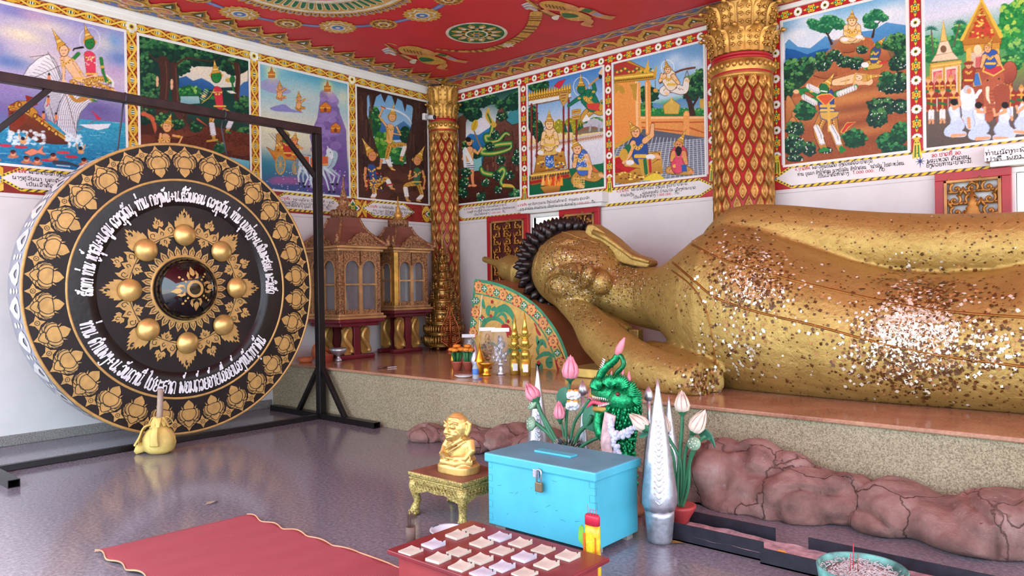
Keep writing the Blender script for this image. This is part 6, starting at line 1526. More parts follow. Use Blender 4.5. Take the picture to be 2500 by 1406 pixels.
for L in ([(330,1030),(340,900),(390,790),(480,715),(570,705),(650,780)],[(395,1040),(400,920),(440,810),(540,760),(620,775),(690,840)],[(500,310),(560,255),(680,200),(850,178)],[(470,560),(520,518),(620,545),(720,545),(850,515),(950,520)],[(640,790),(700,860),(760,900),(810,920)],[(130,980),(145,760),(185,560),(240,360),(330,180),(440,90),(560,48),(700,62),(860,125),(1000,165),(1190,215)]):
    cord(zp(L),.010,M_FL,'face_line')
M_FD = gold('mouth_line_gold',(140,92,46),.5,.6)
for L in ([(1095,525),(1120,620),(1122,720),(1085,840),(1010,930),(930,978)],[(960,580),(930,700),(925,830),(930,960)],[(430,960),(520,985),(600,960),(650,900)],[(520,430),(620,400),(760,410)]):
    cord(zp(L),.0055,M_FD,'face_line')
# hair
M_HAIR = mat('hair_black_lacquer',(34,24,24),.3,.1,.25,20)
H_ = MB(); hc = hl(-.24,-.07,.01); hr = (.50,.52,.455)
H_.ell(hc,hr,HR,28,18)
hb = H_.build('hair_cap',M_HAIR,bud)
mb = MB(); N = 420; ga = PI*(3 - math.sqrt(5))
for i in range(N):
    z = 1 - 2*(i+.5)/N; r = math.sqrt(1 - z*z); d = Vector((z,r*math.cos(i*ga),r*math.sin(i*ga)))
    p = hc+HR @ Vector((d.x*hr[0],d.y*hr[1],d.z*hr[2])); nn = (HR @ Vector((d.x/hr[0],d.y/hr[1],d.z/hr[2]))).normalized()
    l_ = HR.inverted() @ (p - hl(.0,0,0)); l_ = Vector((l_.x/.54,l_.y/.55,l_.z/.455))
    if l_.length < 1.02 or d.x > .62: continue
    mb.tube([p - nn*.02,p+nn*.035,p+nn*.07,p+nn*.11],[.045,.05,.034,.004],9)
mb.build('hair_spikes',M_HAIR,hb)
# flame on the crown, ears, prop, slab
ft,fb = HY(1181,632,7.05),HY(1285,668,7.05); ax = (fb - ft); L = ax.length; z_ = ax.normalized(); x_ = z_.cross(Vector((0,1,0))).normalized(); y_ = z_.cross(x_)
TF = TW(ft,x_,y_,z_)
MB().lathe([(.03,0),(.038,.02),(.042,L*.32),(.07,L*.40),(.13,L*.52),(.17,L*.62),(.16,L*.72),(.20,L*.85),(.26,L)],20,T=TF,wob=lambda a,z: 1+.06*math.sin(6*a)).build('crown_flame',M_BUD,bud)
TY = TW((0,6.75,0),(1,0,0),(0,0,1),(0,-1,0))
ep = [(1444,549),(1458,548),(1480,562),(1508,583),(1535,608),(1560,623),(1584,629),(1596,637),(1597,646),(1588,653),(1560,650),(1530,643),(1505,628),(1480,603),(1452,584),(1438,568)]
e = MB(); e.prism([(HY(x,y,6.75).x,HY(x,y,6.75).z) for x,y in ep],-.09,.09,TY,0,True); eo = e.build('ear',M_BUD,bud,label='long upper ear',bevel=.03,seg=3)
mb = MB(); mb.tube([HY(*p,6.66) for p in ((1448,566),(1480,580),(1510,602),(1545,628),(1585,640))],[.03,.035,.03,.028,.02],8); mb.build('ear_fold',M_BUD,eo)
mb = MB(); mb.bar(HY(1472,762,6.6),HY(1537,806,6.5),.10,.075); mb.build('ear',M_BUD,bud,label='long lower ear in the gap under the neck',bevel=.02)
q = HY(1553,838,6.45); MB().box(q.x - .055,q.x+.055,q.y - .05,q.y+.05,PZ+.002,HY(1553,804,6.45).z).build('prop_post',M_BUD,bud,bevel=.008)
sl0,sl1 = HY(1404,912,5.98),HY(1470,940,5.98)
# flakes of gold leaf pressed on by visitors
fl = [MB(),MB(),MB()]; frng = np.random.default_rng(5)
def flake(px,py,k,s):
    q,n = onbody(px,py,.003)
    if q is None: return
    t = Vector(frng.normal(0,1,3)); t = (t - n*t.dot(n)).normalized(); n2 = (n+Vector(frng.normal(0,.16,3))).normalized(); t = (t - n2*t.dot(n2)).normalized(); b = n2.cross(t); q = q+n*.003
    fl[k].add([q+t*s+b*s,q - t*s+b*s*frng.uniform(.7,1),q - t*s - b*s,q+t*s*frng.uniform(.7,1) - b*s],[(0,1,2,3)])
for cx,cy,sx,sy,n,pr in ((2225,800,55,30,900,(.75,.15,.1)),(2215,840,95,45,700,(.3,.3,.4)),(2230,900,85,40,480,(.1,.2,.7)),(1822,640,46,40,520,(.2,.45,.35)),(1838,712,70,34,560,(.25,.35,.4)),(2265,712,70,34,480,(.15,.4,.45)),(1800,860,50,40,160,(.4,.3,.3)),(2430,850,50,40,150,(.4,.2,.4)),
                              (1378,640,48,44,1100,(.12,.55,.33)),(1410,690,30,30,300,(.3,.4,.3)),(1400,600,55,22,420,(.08,.55,.37)),(1548,680,42,34,560,(.2,.45,.35)),(1440,720,40,20,120,(.2,.2,.6)),(1440,770,30,20,120,(.1,.2,.7)),(1715,935,26,18,160,(.15,.35,.5))):
    for i in range(n): flake(frng.normal(cx,sx),frng.normal(cy,sy),int(frng.choice(3,p=pr)),frng.uniform(.0075,.0135)*(.55 if cx < 1600 else 1))
for i in range(1300): flake(frng.uniform(1480,2500),frng.uniform(500,1010),int(frng.choice(3,p=(.08,.12,.8))),frng.uniform(.004,.0085))
for k,(nm,c,rg) in enumerate((('gold_leaf',(255,240,208),.36),('gold_leaf',(176,128,76),.5),('gold_leaf',(96,60,26),.45))):  # bright squares carry the sky's reflection as a whitish base colour
    fl[k].build(nm,gold('leaf_flake_%s' % ('bright','copper','dark')[k],c,rg,(.4,.25,.3)[k],0),bud,kind='stuff',fixn=False,label=('bright gold leaf squares','copper gold leaf squares','dark worn gold leaf squares')[k])
M_SLAB = mat('slab_gold_paint',(214,180,96),.45,.5,.1,8,.25,30)
tag(MB().box(sl0.x - .15,-2.95,6.0,7.5,PZ+.001,PZ+.09).build('slab',M_SLAB,bud,bevel=.01),'low gold slab under the propping arm')

# ------------------------------------------------------------------ wedge cushion under the head
WY = 6.40
wed = thing('headrest_cushion','quarter round headrest painted with green scrolls under the statue head','headrest',(-5.6,WY,PZ))
TWD = TW((0,WY,0),(1,0,0),(0,0,1),(0,-1,0))
wp = lambda L: [(lambda q: (q.x,q.z))(HY(1140+x/5.02,660+y/5.02,WY)) for x,y in L]
arc = sp2(wp([(104,122),(200,135),(350,165),(500,220),(640,290),(760,370),(870,460),(960,560),(1050,680),(1130,810),(1190,950),(1240,1110),(1270,1262)]),3)
xl,xr = wp([(20,1200)])[0][0],arc[-1][0]
out = arc+[(xr,PZ+.001),(xl,PZ+.001)]
MB().prism(out,-1.05,0,TWD,0,False).build('cushion_body',mat('cushion_brown_paint',(168,98,58),.5,.15,.08,4),wed,bevel=.012)
mb = MB(); C5 = [mat('cushion_yellow',(214,172,92),.55,.1,.08,14),mat('cushion_green',(62,142,104),.5),mat('cushion_peach',(226,158,96),.5),mat('cushion_red',(176,46,44),.5),mat('cushion_white',(226,226,206),.5),mat('cushion_brown2',(128,66,40),.5)]
mb.flat(out,.004,TWD,0)
mb.ribbon(arc,.035,.006,TWD,1); mb.ribbon(wp([(104,122),(80,450),(50,800),(22,1200)]),.035,.0062,TWD,1)
inn = sp2(wp([(100,280),(200,300),(370,340),(530,395),(680,475),(790,570),(890,690),(980,830),(1050,990),(1100,1130),(1130,1262)]),3)
mb.ribbon(inn,.016,.0064,TWD,1); mb.ribbon(wp([(200,300),(180,540),(160,800),(150,1100)]),.02,.0066,TWD,0); mb.ribbon(wp([(190,300),(168,540),(148,800)]),.012,.0068,TWD,4)
def blob(x,y,r,mi,w,k=8,j=.12,sx=1):
    c = wp([(x,y)])[0]; mb.flat([(c[0]+r*sx*(1+j*math.cos(k*t))*math.cos(t),c[1]+r*(1+j*math.cos(k*t))*math.sin(t)) for t in np.linspace(0,2*PI,33)[:-1]],w,TWD,mi)
for x,y in ((145,195),(290,245),(447,295),(615,375),(795,485),(935,640),(1060,870),(1160,1140),(105,510),(80,760),(60,980)):
    blob(x,y,.068,3,.0072,5,.1); blob(x,y,.06,2,.0076,8,.14); blob(x,y,.03,0,.008,3,0,.8); blob(x,y,.024,5,.0084,3,0,.8); blob(x,y,.013,2,.0088,3,0)
for x,y in ((218,222),(368,272),(530,330),(705,425),(868,555),(1008,745),(1112,1010),(95,370),(125,370),(85,640),(60,870),(190,590)):
    for dx,dy in ((0,-28),(-26,0),(26,0),(0,28),(0,0)): blob(x+dx*.8,y+dy*.8,.024,1,.0092+.0001*dx/26,5,.2); blob(x+dx*.7,y+dy*.7,.009,4,.0098,3,0)
def gr(L,w_,mi=1): p = sp2(wp(L),4); mb.ribbon(p,list(w_*np.sin(np.linspace(.25,PI - .3,len(p)))),.0094+.0003*random.random(),TWD,mi)
for L,w_ in (([(180,740),(250,620),(340,585),(420,620),(490,700)],.05),([(170,700),(240,600),(330,560)],.025),([(340,580),(380,490),(470,465),(540,520),(600,640)],.085),([(370,580),(430,530),(480,570),(485,640)],.04),([(270,560),(262,480),(300,440)],.07),([(300,480),(340,470),(350,440)],.05),([(430,430),(470,440),(510,470)],.05),([(200,350),(205,420),(225,470)],.05),([(860,800),(880,900),(930,870),(980,950)],.06),([(850,1090),(930,1030),(1010,1020),(1075,1060)],.05),([(860,1130),(890,1190),(910,1130)],.10),([(1040,1060),(1010,1130),(1040,1190)],.10),([(880,1040),(870,960),(900,920)],.04),([(160,960),(300,900),(420,980)],.05),([(430,1100),(560,960),(700,1000)],.05),([(560,620),(590,700),(560,760)],.04)): gr(L,w_)
gr([(430,680),(490,700),(520,760),(510,820)],.09,3); gr([(850,700),(880,760),(910,800)],.035,3); gr([(1085,1090),(1120,1200),(1135,1270)],.03,3); gr([(830,640),(860,700)],.02,3)
for x,y in ((315,385),(510,625),(885,1130),(195,575),(300,560)): blob(x,y,.022,3,.0102,5,.2)
mb.build('painted_front',C5,wed)

# ------------------------------------------------------------------ glass shrine cabinets
def carve(name='carving_hollow_shade',cs=((190,140,92),(160,108,68),(92,56,38),(110,70,44),(206,156,104)),sc=48):  # shade of the hollows painted in dark brown to read as carved
    t = NT(name); co = t.coord(); v = t.vor(sc,'F1',co); n = t.noise(60,4,co)
    t.base(t.mix(.25,t.ramp(v,[(.25,cs[0]),(.5,cs[1]),(.68,cs[2])]),t.ramp(n,[(.4,cs[3]),(.6,cs[4])])))
    t.b.inputs['Roughness'].default_value = .5; t.b.inputs['Metallic'].default_value = .35; t.bump(v,-.7,.012); return t.m
M_CARVE = carve(); M_ROOF = mat('shrine_roof_brown',(128,76,62),.55,0,.08,5); M_MAROON = mat('shrine_stand_red',(112,30,40),.4,0,.1,6)
M_GLASS = mat('cabinet_glass',(140,138,142),.06,0,.03,4,alpha=.42); M_LIGHTG = gold('light_gilt_bead',(196,150,100),.45,.5)


def cabinet(label,x0,x1,y0,y1,zb,ze,zt,carve_post,naga):
    cx,cy = (x0+x1)/2,(y0+y1)/2; t = thing('shrine_cabinet',label,'cabinet',(cx,cy,PZ)); pw = .075
    mb = MB(); mb.box(x0 - .05,x1+.05,y0 - .05,y1+.05,zb - .05,zb - .015); mb.box(x0 - .025,x1+.025,y0 - .025,y1+.025,zb - .015,zb+.02); mb.build('base_moulding',M_LIGHTG,t,bevel=.01)
    for x in (x0,x1):
        for y in (y0,y1): MB().cbox((x+(pw/2 if x == x0 else -pw/2),y+(pw/2 if y == y0 else -pw/2),(zb+ze)/2),(pw,pw,ze - zb),0).build('corner_post',carve_post if x == x1 and y == y0 else M_CARVE,t,bevel=.006)
    mb = MB(); mb.box(x0 - .03,x1+.03,y0 - .03,y1+.03,ze - .02,ze+.015); mb.box(x0 - .07,x1+.07,y0 - .07,y1+.07,ze+.015,ze+.05); mb.build('cornice',M_LIGHTG,t,bevel=.008)
    fr = ((TW((x1 - .02,0,0),(0,1,0),(0,0,1),(1,0,0)),y0,y1),(TW((0,y0+.02,0),(1,0,0),(0,0,1),(0,-1,0)),x0,x1),(TW((0,y1 - .02,0),(1,0,0),(0,0,1),(0,1,0)),x0,x1))
    for T,a,b in fr:
        a,b = a+pw,b - pw; m = (a+b)/2; g = .012; va = ze - .24; mb = MB()
        for u0,u1 in ((a,m - g),(m+g,b)):
            c,r = (u0+u1)/2,(u1 - u0)/2 - .012
            mb.prism([(u0,ze - .02),(u1,ze - .02),(u1,va),(c+r,va)]+[(c+r*math.cos(q),va+r*.95*math.sin(q)) for q in np.linspace(0,PI,15)][1:-1]+[(c - r,va),(u0,va)],0,.025,T)
        f = mb.build('arched_frame',M_CARVE,t)
        mb = MB()
        for u0,u1 in ((a,m - g),(m+g,b)):
            c,r = (u0+u1)/2,(u1 - u0)/2 - .012
            mb.tube([T @ Vector((c+r*math.cos(q),va+r*.95*math.sin(q),.028)) for q in np.linspace(0,PI,15)],.009,6)
            for u in (u0,u1 - .014): mb.prism([(u,zb+.02),(u+.014,zb+.02),(u+.014,va),(u,va)],0,.03,T)
        mb.prism([(m - g,zb+.02),(m+g,zb+.02),(m+g,ze - .2),(m - g,ze - .2)],0,.032,T); vm = zb+(ze - zb)*.47; mb.prism([(a,vm - .011),(b,vm - .011),(b,vm+.011),(a,vm+.011)],.001,.034,T); mb.build('glazing_bar',M_LIGHTG,f)
        mb = MB(); mb.prism([(a,zb+.02),(b,zb+.02),(b,zb+.075),(a,zb+.075)],0,.028,T); mb.build('sill_carving',M_CARVE,f)
        MB().prism([(a,zb+.07),(b,zb+.07),(b,ze - .05),(a,ze - .05)],-.012,-.006,T).build('glass_pane',M_GLASS,f)
        mb = MB(); Tp = T @ Matrix.Translation((0,0,.075)); w_ = (b - a)/2+.03; hh = .17       # crest over the cornice
        mb.prism([(m+w_*u,ze+.05+hh*v) for u,v in ((-1,0),(1,0),(.86,.16),(.7,.28),(.56,.55),(.36,.84),(.16,1),(0,.93),(-.16,1),(-.36,.84),(-.56,.55),(-.7,.28),(-.86,.16))],0,.025,Tp)
        for k in range(7):
            u = (k - 3)/3.4; c2 = Tp @ Vector((m+w_*u*.85,ze+.05+hh*.38*(1 - u*u*.7),.03)); ex = T.to_3x3() @ Vector((1,0,0))
            mb.tube([c2+(ex*math.cos(5.5*q)+Vector((0,0,1))*math.sin(5.5*q))*.042*(1 - .65*q) for q in np.linspace(0,1,11)],.008,5)
        mb.build('crest',M_CARVE,t)
    H = zt - ze; mb = MB(); vs = []                                       # swept hip roof
    prof = ((1.0,.05),(.98,.09),(.80,.15),(.62,.22),(.48,.30),(.40,.38),(.38,.42))
    for k,z in prof:
        for sx,sy in ((-1,-1),(1,-1),(1,1),(-1,1)): vs.append((cx+sx*((x1 - x0)/2+.05)*k,cy+sy*((y1 - y0)/2+.05)*k,ze+.05+(z - .05)*H*1.05))
    n = len(prof); mb.add(vs,[(i*4+j,i*4+(j+1) % 4,(i+1)*4+(j+1) % 4,(i+1)*4+j) for i in range(n - 1) for j in range(4)]+[tuple((n - 1)*4+j for j in range(4))]); mb.build('roof',M_ROOF,t)
    mb = MB()
    for j in range(4):
        pts = [Vector(vs[i*4+j]) for i in range(n)]
        mb.tube([tuple(p) for p in pts],[.02,.026,.022,.02,.018,.016,.014],6)
        d = (pts[0] - Vector((cx,cy,pts[0].z))).normalized(); mb.tube([tuple(pts[0] - d*.02),tuple(pts[0]+d*.04+Vector((0,0,.03))),tuple(pts[0]+d*.03+Vector((0,0,.09))),tuple(pts[0]+d*.06+Vector((0,0,.16)))],[.03,.035,.024,.004],6)
    mb.build('hip_naga',M_CARVE,t)
    zr = ze+.05+.37*H*1.05; q = .38*((x1 - x0)/2+.05); mb = MB(); mb.lathe([(q*1.15,zr),(q*1.25,zr+.02),(q*.8,zr+.04)],4,(cx,cy,0),0,False)
    for k in range(20): a = 2*PI*k/20; leafpad(mb,(cx+q*1.05*math.cos(a),cy+q*1.05*math.sin(a),zr+.05),(math.cos(a),math.sin(a),.2),(0,0,1),.05,.10,0)
    mb.build('crown_ring',M_CARVE,t)
    S_ = zt - zr; MB().lathe([(q*.7,zr),(q*.72,zr+.12*S_),(q*.95,zr+.15*S_),(q*.95,zr+.18*S_),(q*.6,zr+.22*S_),(q*.62,zr+.26*S_),(q*.40,zr+.30*S_),(q*.5,zr+.36*S_),(q*.48,zr+.42*S_),(q*.28,zr+.48*S_),(q*.33,zr+.52*S_),(q*.2,zr+.58*S_),(q*.24,zr+.62*S_),(q*.12,zr+.68*S_),(q*.07,zr+.85*S_),(.006,zt)],20,(cx,cy,0)).build('spire',M_GOLD if not naga else M_CARVE,t)
    mb = MB(); mb.box(x0 - .04,x1+.04,y0 - .04,y1+.04,zb - .095,zb - .05); mb.box(x0,x1 - .02,y0+.02,y1 - .02,zb - .145,zb - .095); stand = mb.build('stand_top',M_MAROON,t,bevel=.012)
    for x in (x0+.12,x1 - .12):
        mb = MB(); mb.box(x - .035,x+.035,cy - .05,cy+.05,PZ+.05,zb - .145); lg = mb.build('stand_leg',M_MAROON,t,bevel=.006)
        Tn = TW((x,0,0),(0,1,0),(0,0,1),(1,0,0)); hz = zb - .15 - PZ - .06; z0 = PZ+.06
        for s in (-1,1):
            mb = MB(); u0 = cy+s*.14; mb.prism([(u0+.075*u,z0+hz*v) for u,v in ((-.6,0),(.6,0),(1,.1),(.85,.45),(1.05,.7),(.9,.95),(.3,1),(-.4,1),(-.95,.9),(-.85,.6),(-1.05,.35),(-.95,.08))],-.02,.02,Tn)
            mb.tube([Tn @ Vector((u0+.05*math.sin(5.2*q+1.2),z0+hz*(.06+.88*q),.028)) for q in np.linspace(0,1,16)],[.034]*16,8)
            for q in np.linspace(.05,.95,9): mb.ell(Tn @ Vector((u0+.05*math.sin(5.2*q+1.2),z0+hz*(.06+.88*q),.05)),(.014,.016,.016),None,6,4)
            mb.build('naga_panel',gold('naga_gilding',(198,156,86),.4,.6),lg)
    mb = MB(); mb.box(x0+.08,x0+.17,y0+.04,y1 - .04,PZ+.001,PZ+.055); mb.box(x1 - .17,x1 - .08,y0+.04,y1 - .04,PZ+.001,PZ+.055); mb.box(x0+.12,x1 - .12,cy - .03,cy+.03,PZ+.02,PZ+.05); mb.build('stand_foot',M_MAROON,t,bevel=.015)
    return t


cabinet('larger glass shrine cabinet with carved gilt frame, nearer the gong',-8.55,-7.88,5.67,6.33,1.155,2.00,2.99,M_CARVE,True)
cabinet('smaller glass shrine cabinet with bright gold corner post, next to the corner column',-8.58,-8.04,6.70,7.32,1.235,2.01,2.81,gold('bright_post_gold',(214,164,80),.35,.8,.8,40),False)
for i,(y,h) in enumerate(((5.86,.34),(5.93,.46))):
    mb = MB(); mb.lathe([(.05,0),(.03,.05),(.045,.1),(.02,.5*h),(.003,h)],10,(-8.1,y,1.176)); tag(mb.build('offering_cone',gold('cone_pale_gold',(226,196,120),.35,.6)),('shorter' if i == 0 else 'taller')+' pale gold cone inside the larger glass cabinet','offering')
# clay dishes and a silver bowl in front of the larger cabinet
M_CLAY = mat('terracotta',(190,104,62),.65,0,.1,12)
def bowl(name,label,cat,px,py,prof,m,z=PZ,rz=0,tilt=None,n=24):
    q = HZ(px,py,z); mb = MB(); T = Matrix.Translation((q.x,q.y,z+.001))
    if tilt: T = T @ Matrix.Translation((0,0,tilt[2])) @ Matrix.Rotation(tilt[0],4,Vector((math.cos(tilt[1]),math.sin(tilt[1]),0)))
    mb.lathe(prof,n,T=T,caps=False); return tag(mb.build(name,m),label,cat)
bowl('clay_dish','low orange clay dish at the dais edge beside the gong','dish',746,884,[(0,0),(.075,0),(.08,.01),(.098,.06),(.088,.06),(.072,.015),(0,.012)],M_CLAY)
bowl('clay_pot','orange clay pot lying tilted behind the black post','pot',772,882,[(0,0),(.08,0),(.12,.08),(.115,.15),(.09,.16),(.1,.14),(.07,.02),(0,.015)],M_CLAY,tilt=(.7,2.2,.05))
bowl('clay_pot','red clay pot standing right of the black post','pot',800,884,[(0,0),(.055,0),(.075,.09),(.082,.1),(.07,.1),(.05,.015),(0,.012)],mat('red_clay',(164,66,48),.6))
bowl('silver_bowl','silver footed bowl by the stand of the larger cabinet','bowl',826,882,[(0,0),(.045,0),(.045,.02),(.024,.04),(.024,.07),(.06,.09),(.1,.125),(.112,.165),(.104,.165),(.09,.13),(.02,.10),(0,.1)],M_SILVER)
q = HZ(945,899,PZ); mb = MB(); mb.tube([(q.x - .04,q.y - .1,PZ+.014),(q.x,q.y,PZ+.014)],[.013,.012],8,0); mb.prism([(q.x,q.y),(q.x+.05,q.y+.10),(q.x+.04,q.y+.11),(q.x - .015,q.y+.01)],PZ+.008,PZ+.012,None,1)
tag(mb.build('knife',[mat('knife_handle_wood',(84,44,36),.5),M_SILVER]),'knife with brown handle lying on the dais','knife')
# ------------------------------------------------------------------ tiered gilded tree and leaf ornament in the corner
tx,ty = -8.06,7.63
tr = thing('tiered_offering_tree','tall bronze gold tiered tree of small figures before the corner column','offering tree',(tx,ty,PZ))
MB().lathe([(.06,.04),(.27,.05),(.27,.07),(.05,.09)],24,(tx,ty,PZ)).build('base_plate',M_DARKGOLD,tr)
mb = MB()
for k in range(4): a = k*PI/2+.4; mb.lathe([(.025,0),(.03,.05)],8,(tx+.2*math.cos(a),ty+.2*math.sin(a),PZ+.001))
mb.build('foot',M_DARKGOLD,tr)
zt_ = PZ+.07; tiers = ((.29,.17),(.28,.15),(.25,.17),(.22,.16),(.185,.15),(.15,.14),(.118,.13),(.09,.12),(.065,.11),(.045,.10))
for k,(r,h) in enumerate(tiers):
    mb = MB(); r2 = tiers[k+1][0] if k < 9 else .03
    mb.lathe([(r,0),(r,.02),(r*.86,.035),(r*.74,h*.8),(r2*1.02,h)],24,(tx,ty,zt_))
    if k < 2:
        for i in range(44): a = 2*PI*i/44; mb.ell((tx+r*math.cos(a),ty+r*math.sin(a),zt_+h*.45),(.02,.02,h*.38),None,6,5)
    n_ = max(5,int(r*60))
    for i in range(n_ if k > 0 else 0):
        a = 2*PI*i/n_; x,y = tx+r*.93*math.cos(a),ty+r*.93*math.sin(a); s = h/.16
        mb.ell((x,y,zt_+.04*s),(.026,.026,.022*s),None,7,5); mb.ell((x,y,zt_+.075*s),(.017,.017,.026*s),None,7,5); mb.ell((x,y,zt_+.112*s),(.0115,.0115,.017*s),None,6,5); mb.tube([(x,y,zt_+.12*s),(x,y,zt_+.16*s)],[.007,.001],5)
    for i in range(5):
        a = 2*PI*i/5+k; x,y = tx+(r+.03)*math.cos(a),ty+(r+.03)*math.sin(a); mb.tube([(tx+r*.9*math.cos(a),ty+r*.9*math.sin(a),zt_),(x,y,zt_+.03),(x+.015*math.cos(a),y+.015*math.sin(a),zt_+.10)],[.008,.008,.002],5); leafpad(mb,(x+.012*math.cos(a),y+.012*math.sin(a),zt_+.09),(math.cos(a),math.sin(a),0),(0,0,1),.03,.06,0,.006)
    mb.build('tier',M_DARKGOLD,tr); zt_ += h
MB().lathe([(.03,0),(.035,.02),(.018,.05),(.026,.08),(.012,.11),(.018,.14),(.008,.18),(.012,.22),(.005,.28),(.002,.42)],10,(tx,ty,zt_)).build('finial',M_DARKGOLD,tr)
lp = HZ(1100,858,PZ); lt = thing('leaf_ornament','pointed copper leaf ornament standing beside the tiered tree','ornament',(lp.x,lp.y,PZ)); M_COP = gold('copper_leaf',(190,100,58),.35,.8)
TL = TW((lp.x,lp.y,PZ),tuple(AR),(0,0,1),tuple(-AF)); MB().lathe([(0,0),(.07,0),(.05,.03),(.015,.05),(.012,.10)],14,(lp.x,lp.y,PZ+.001)).build('foot',M_COP,lt)
mb = MB(); mb.tube([TL @ Vector(p) for p in ((0,.08,0),(.004,.35,.01),(.0,.55,.0),(.02,.70,-.01))],[.012,.010,.006,.002],6)
lo = [(0,.06),(.06,.10),(.13,.20),(.125,.32),(.09,.42),(.04,.52),(.02,.60),(.01,.70)]
for s in (-1,1):
    mb.tube([TL @ Vector((s*a,b,0)) for a,b in lo],.006,5)
    for k in range(15):
        v = .10+.027*k; e = np.interp(v+.05,[p[1] for p in lo],[p[0] for p in lo]); mb.tube([TL @ Vector((0,v,.006)),TL @ Vector((s*e*.55,v+.015,.012)),TL @ Vector((s*e,v+.05,0))],[.007,.006,.004],5)
    for k in range(4): mb.tube([TL @ Vector((s*.02,.06,.02)),TL @ Vector((s*(.05+.03*k),.10+.02*k,.03)),TL @ Vector((s*(.07+.025*k),.06+.035*k,.03))],[.010,.012,.003],5)
mb.build('leaf',M_COP,lt)

# ------------------------------------------------------------------ offerings on the dais edge
def mpx(p): return (Vector(p) - CAM).dot(AF)/F_PX
M_POT,M_FOL,M_ORG = mat('plastic_pot_terracotta',(166,84,66),.5),mat('flower_foliage',(46,118,62),.55),mat('marigold_orange',(240,140,44),.6,0,.15,40)
rr = random.Random(8); q = HZ(1116,905,PZ)
fp = thing('potted_flowers','left of the two small clay pots of orange flowers','flower pot',(q.x,q.y,PZ),group='potted orange flowers on the dais')
MB().lathe([(.042,.001),(.058,.085),(.062,.09),(.062,.105),(.05,.105),(.046,.09),(0,.085)],18,(0,0,0)).build('pot',M_POT,fp,world=False)
mb = MB()
for k in range(26): a = rr.uniform(0,6.28); r = rr.uniform(.01,.05); mb.tube([(r*.6*math.cos(a),r*.6*math.sin(a),.08),(r*1.3*math.cos(a),r*1.3*math.sin(a),.20)],[.008,.013],5,flat=.3)
mb.build('foliage',M_FOL,fp,world=False)
for k,(x,y,z) in enumerate(((0,0,.27),(.05,.01,.235),(-.05,.01,.235),(.02,-.05,.23),(-.025,-.045,.235),(.0,.05,.24))):
    mb = MB(); mb.lathe([(0,.0),(.03,.005),(.042,.02),(.032,.034),(.012,.04),(0,.038)],22,(x,y,z - .02),wob=lambda a,z_: 1+.16*math.sin(9*a)); mb.build('flower',M_ORG,fp,world=False)
q2 = HZ(1143,905,PZ); dup(fp,(q2.x,q2.y,PZ),1.0,'right of the two small clay pots of orange flowers')
def cone(name,label,px,py,top,m,wpx,cat='offering',fold=True):
    q = HZ(px,py,PZ); k = mpx(q); h = (py - top)*k; r = wpx*k/2
    mb = MB(); mb.lathe([(r*.6,0),(r*.62,h*.18),(r,h*.36),(r*.85,h*.48),(r*.35,h*.7),(.002,h)],12,(q.x,q.y,PZ+.001),wob=lambda a,z: 1+.14*abs(math.sin(3*a))); return tag(mb.build(name,m),label,cat)
cone('foil_cone','small silver foil cone behind the water bottle',1161,905,835,M_SILVER,26); cone('foil_cone','small orange gold foil cone right of the silver one',1172,911,838,gold('orange_foil',(226,150,40),.3,.7),24)
cone('foil_cone','orange and white foil cone left of the flower pots',1106,895,850,gold('orange_foil',(226,150,40),.3,.7),12)
q = HZ(1161,926,PZ); b = thing('water_bottle','small clear water bottle with blue label on the dais edge','bottle',(q.x,q.y,PZ)); BL = mat('clear_plastic',(190,205,214),.08,0,.03,5,alpha=.55)
MB().lathe([(.024,.001),(.031,.01),(.031,.11),(.027,.125),(.013,.15),(.012,.16)],16,(q.x,q.y,PZ)).build('body',BL,b); MB().lathe([(.0318,.05),(.0318,.105)],16,(q.x,q.y,PZ),caps=False).build('wrapper',mat('bottle_label_blue',(70,120,200),.4,0,.25,60),b); MB().lathe([(.0135,.155),(.0135,.175),(0,.176)],12,(q.x,q.y,PZ)).build('cap',mat('pale_cap',(200,210,226),.4),b)
q = HZ(1172,926,PZ); tag(MB().lathe([(0,0),(.014,0),(.014,.012),(0,.013)],12,(q.x,q.y,PZ+.001)).build('bottle_cap',mat('cap_blue',(60,100,200),.4)),'blue bottle cap lying right of the bottle','cap')
bowl('plate','white plate with dark remains on the dais edge','plate',1133,921,[(0,0),(.06,.001),(.10,.022),(.098,.026),(.06,.008),(0,.006)],mat('white_china',(226,224,224),.25))
q = HZ(1187,916,PZ); mb = MB(); mb.lathe([(.05,0),(.055,.01),(.03,.03),(.034,.06),(.026,.075),(.04,.09),(.075,.115),(.085,.13),(.078,.13),(0,.115)],24,(q.x,q.y,PZ+.001)); tag(mb.build('pedestal_tray',gold('orange_foil2',(222,160,50),.25,.85)),'gold pedestal tray with orange rim beside the bagged ornaments','tray')


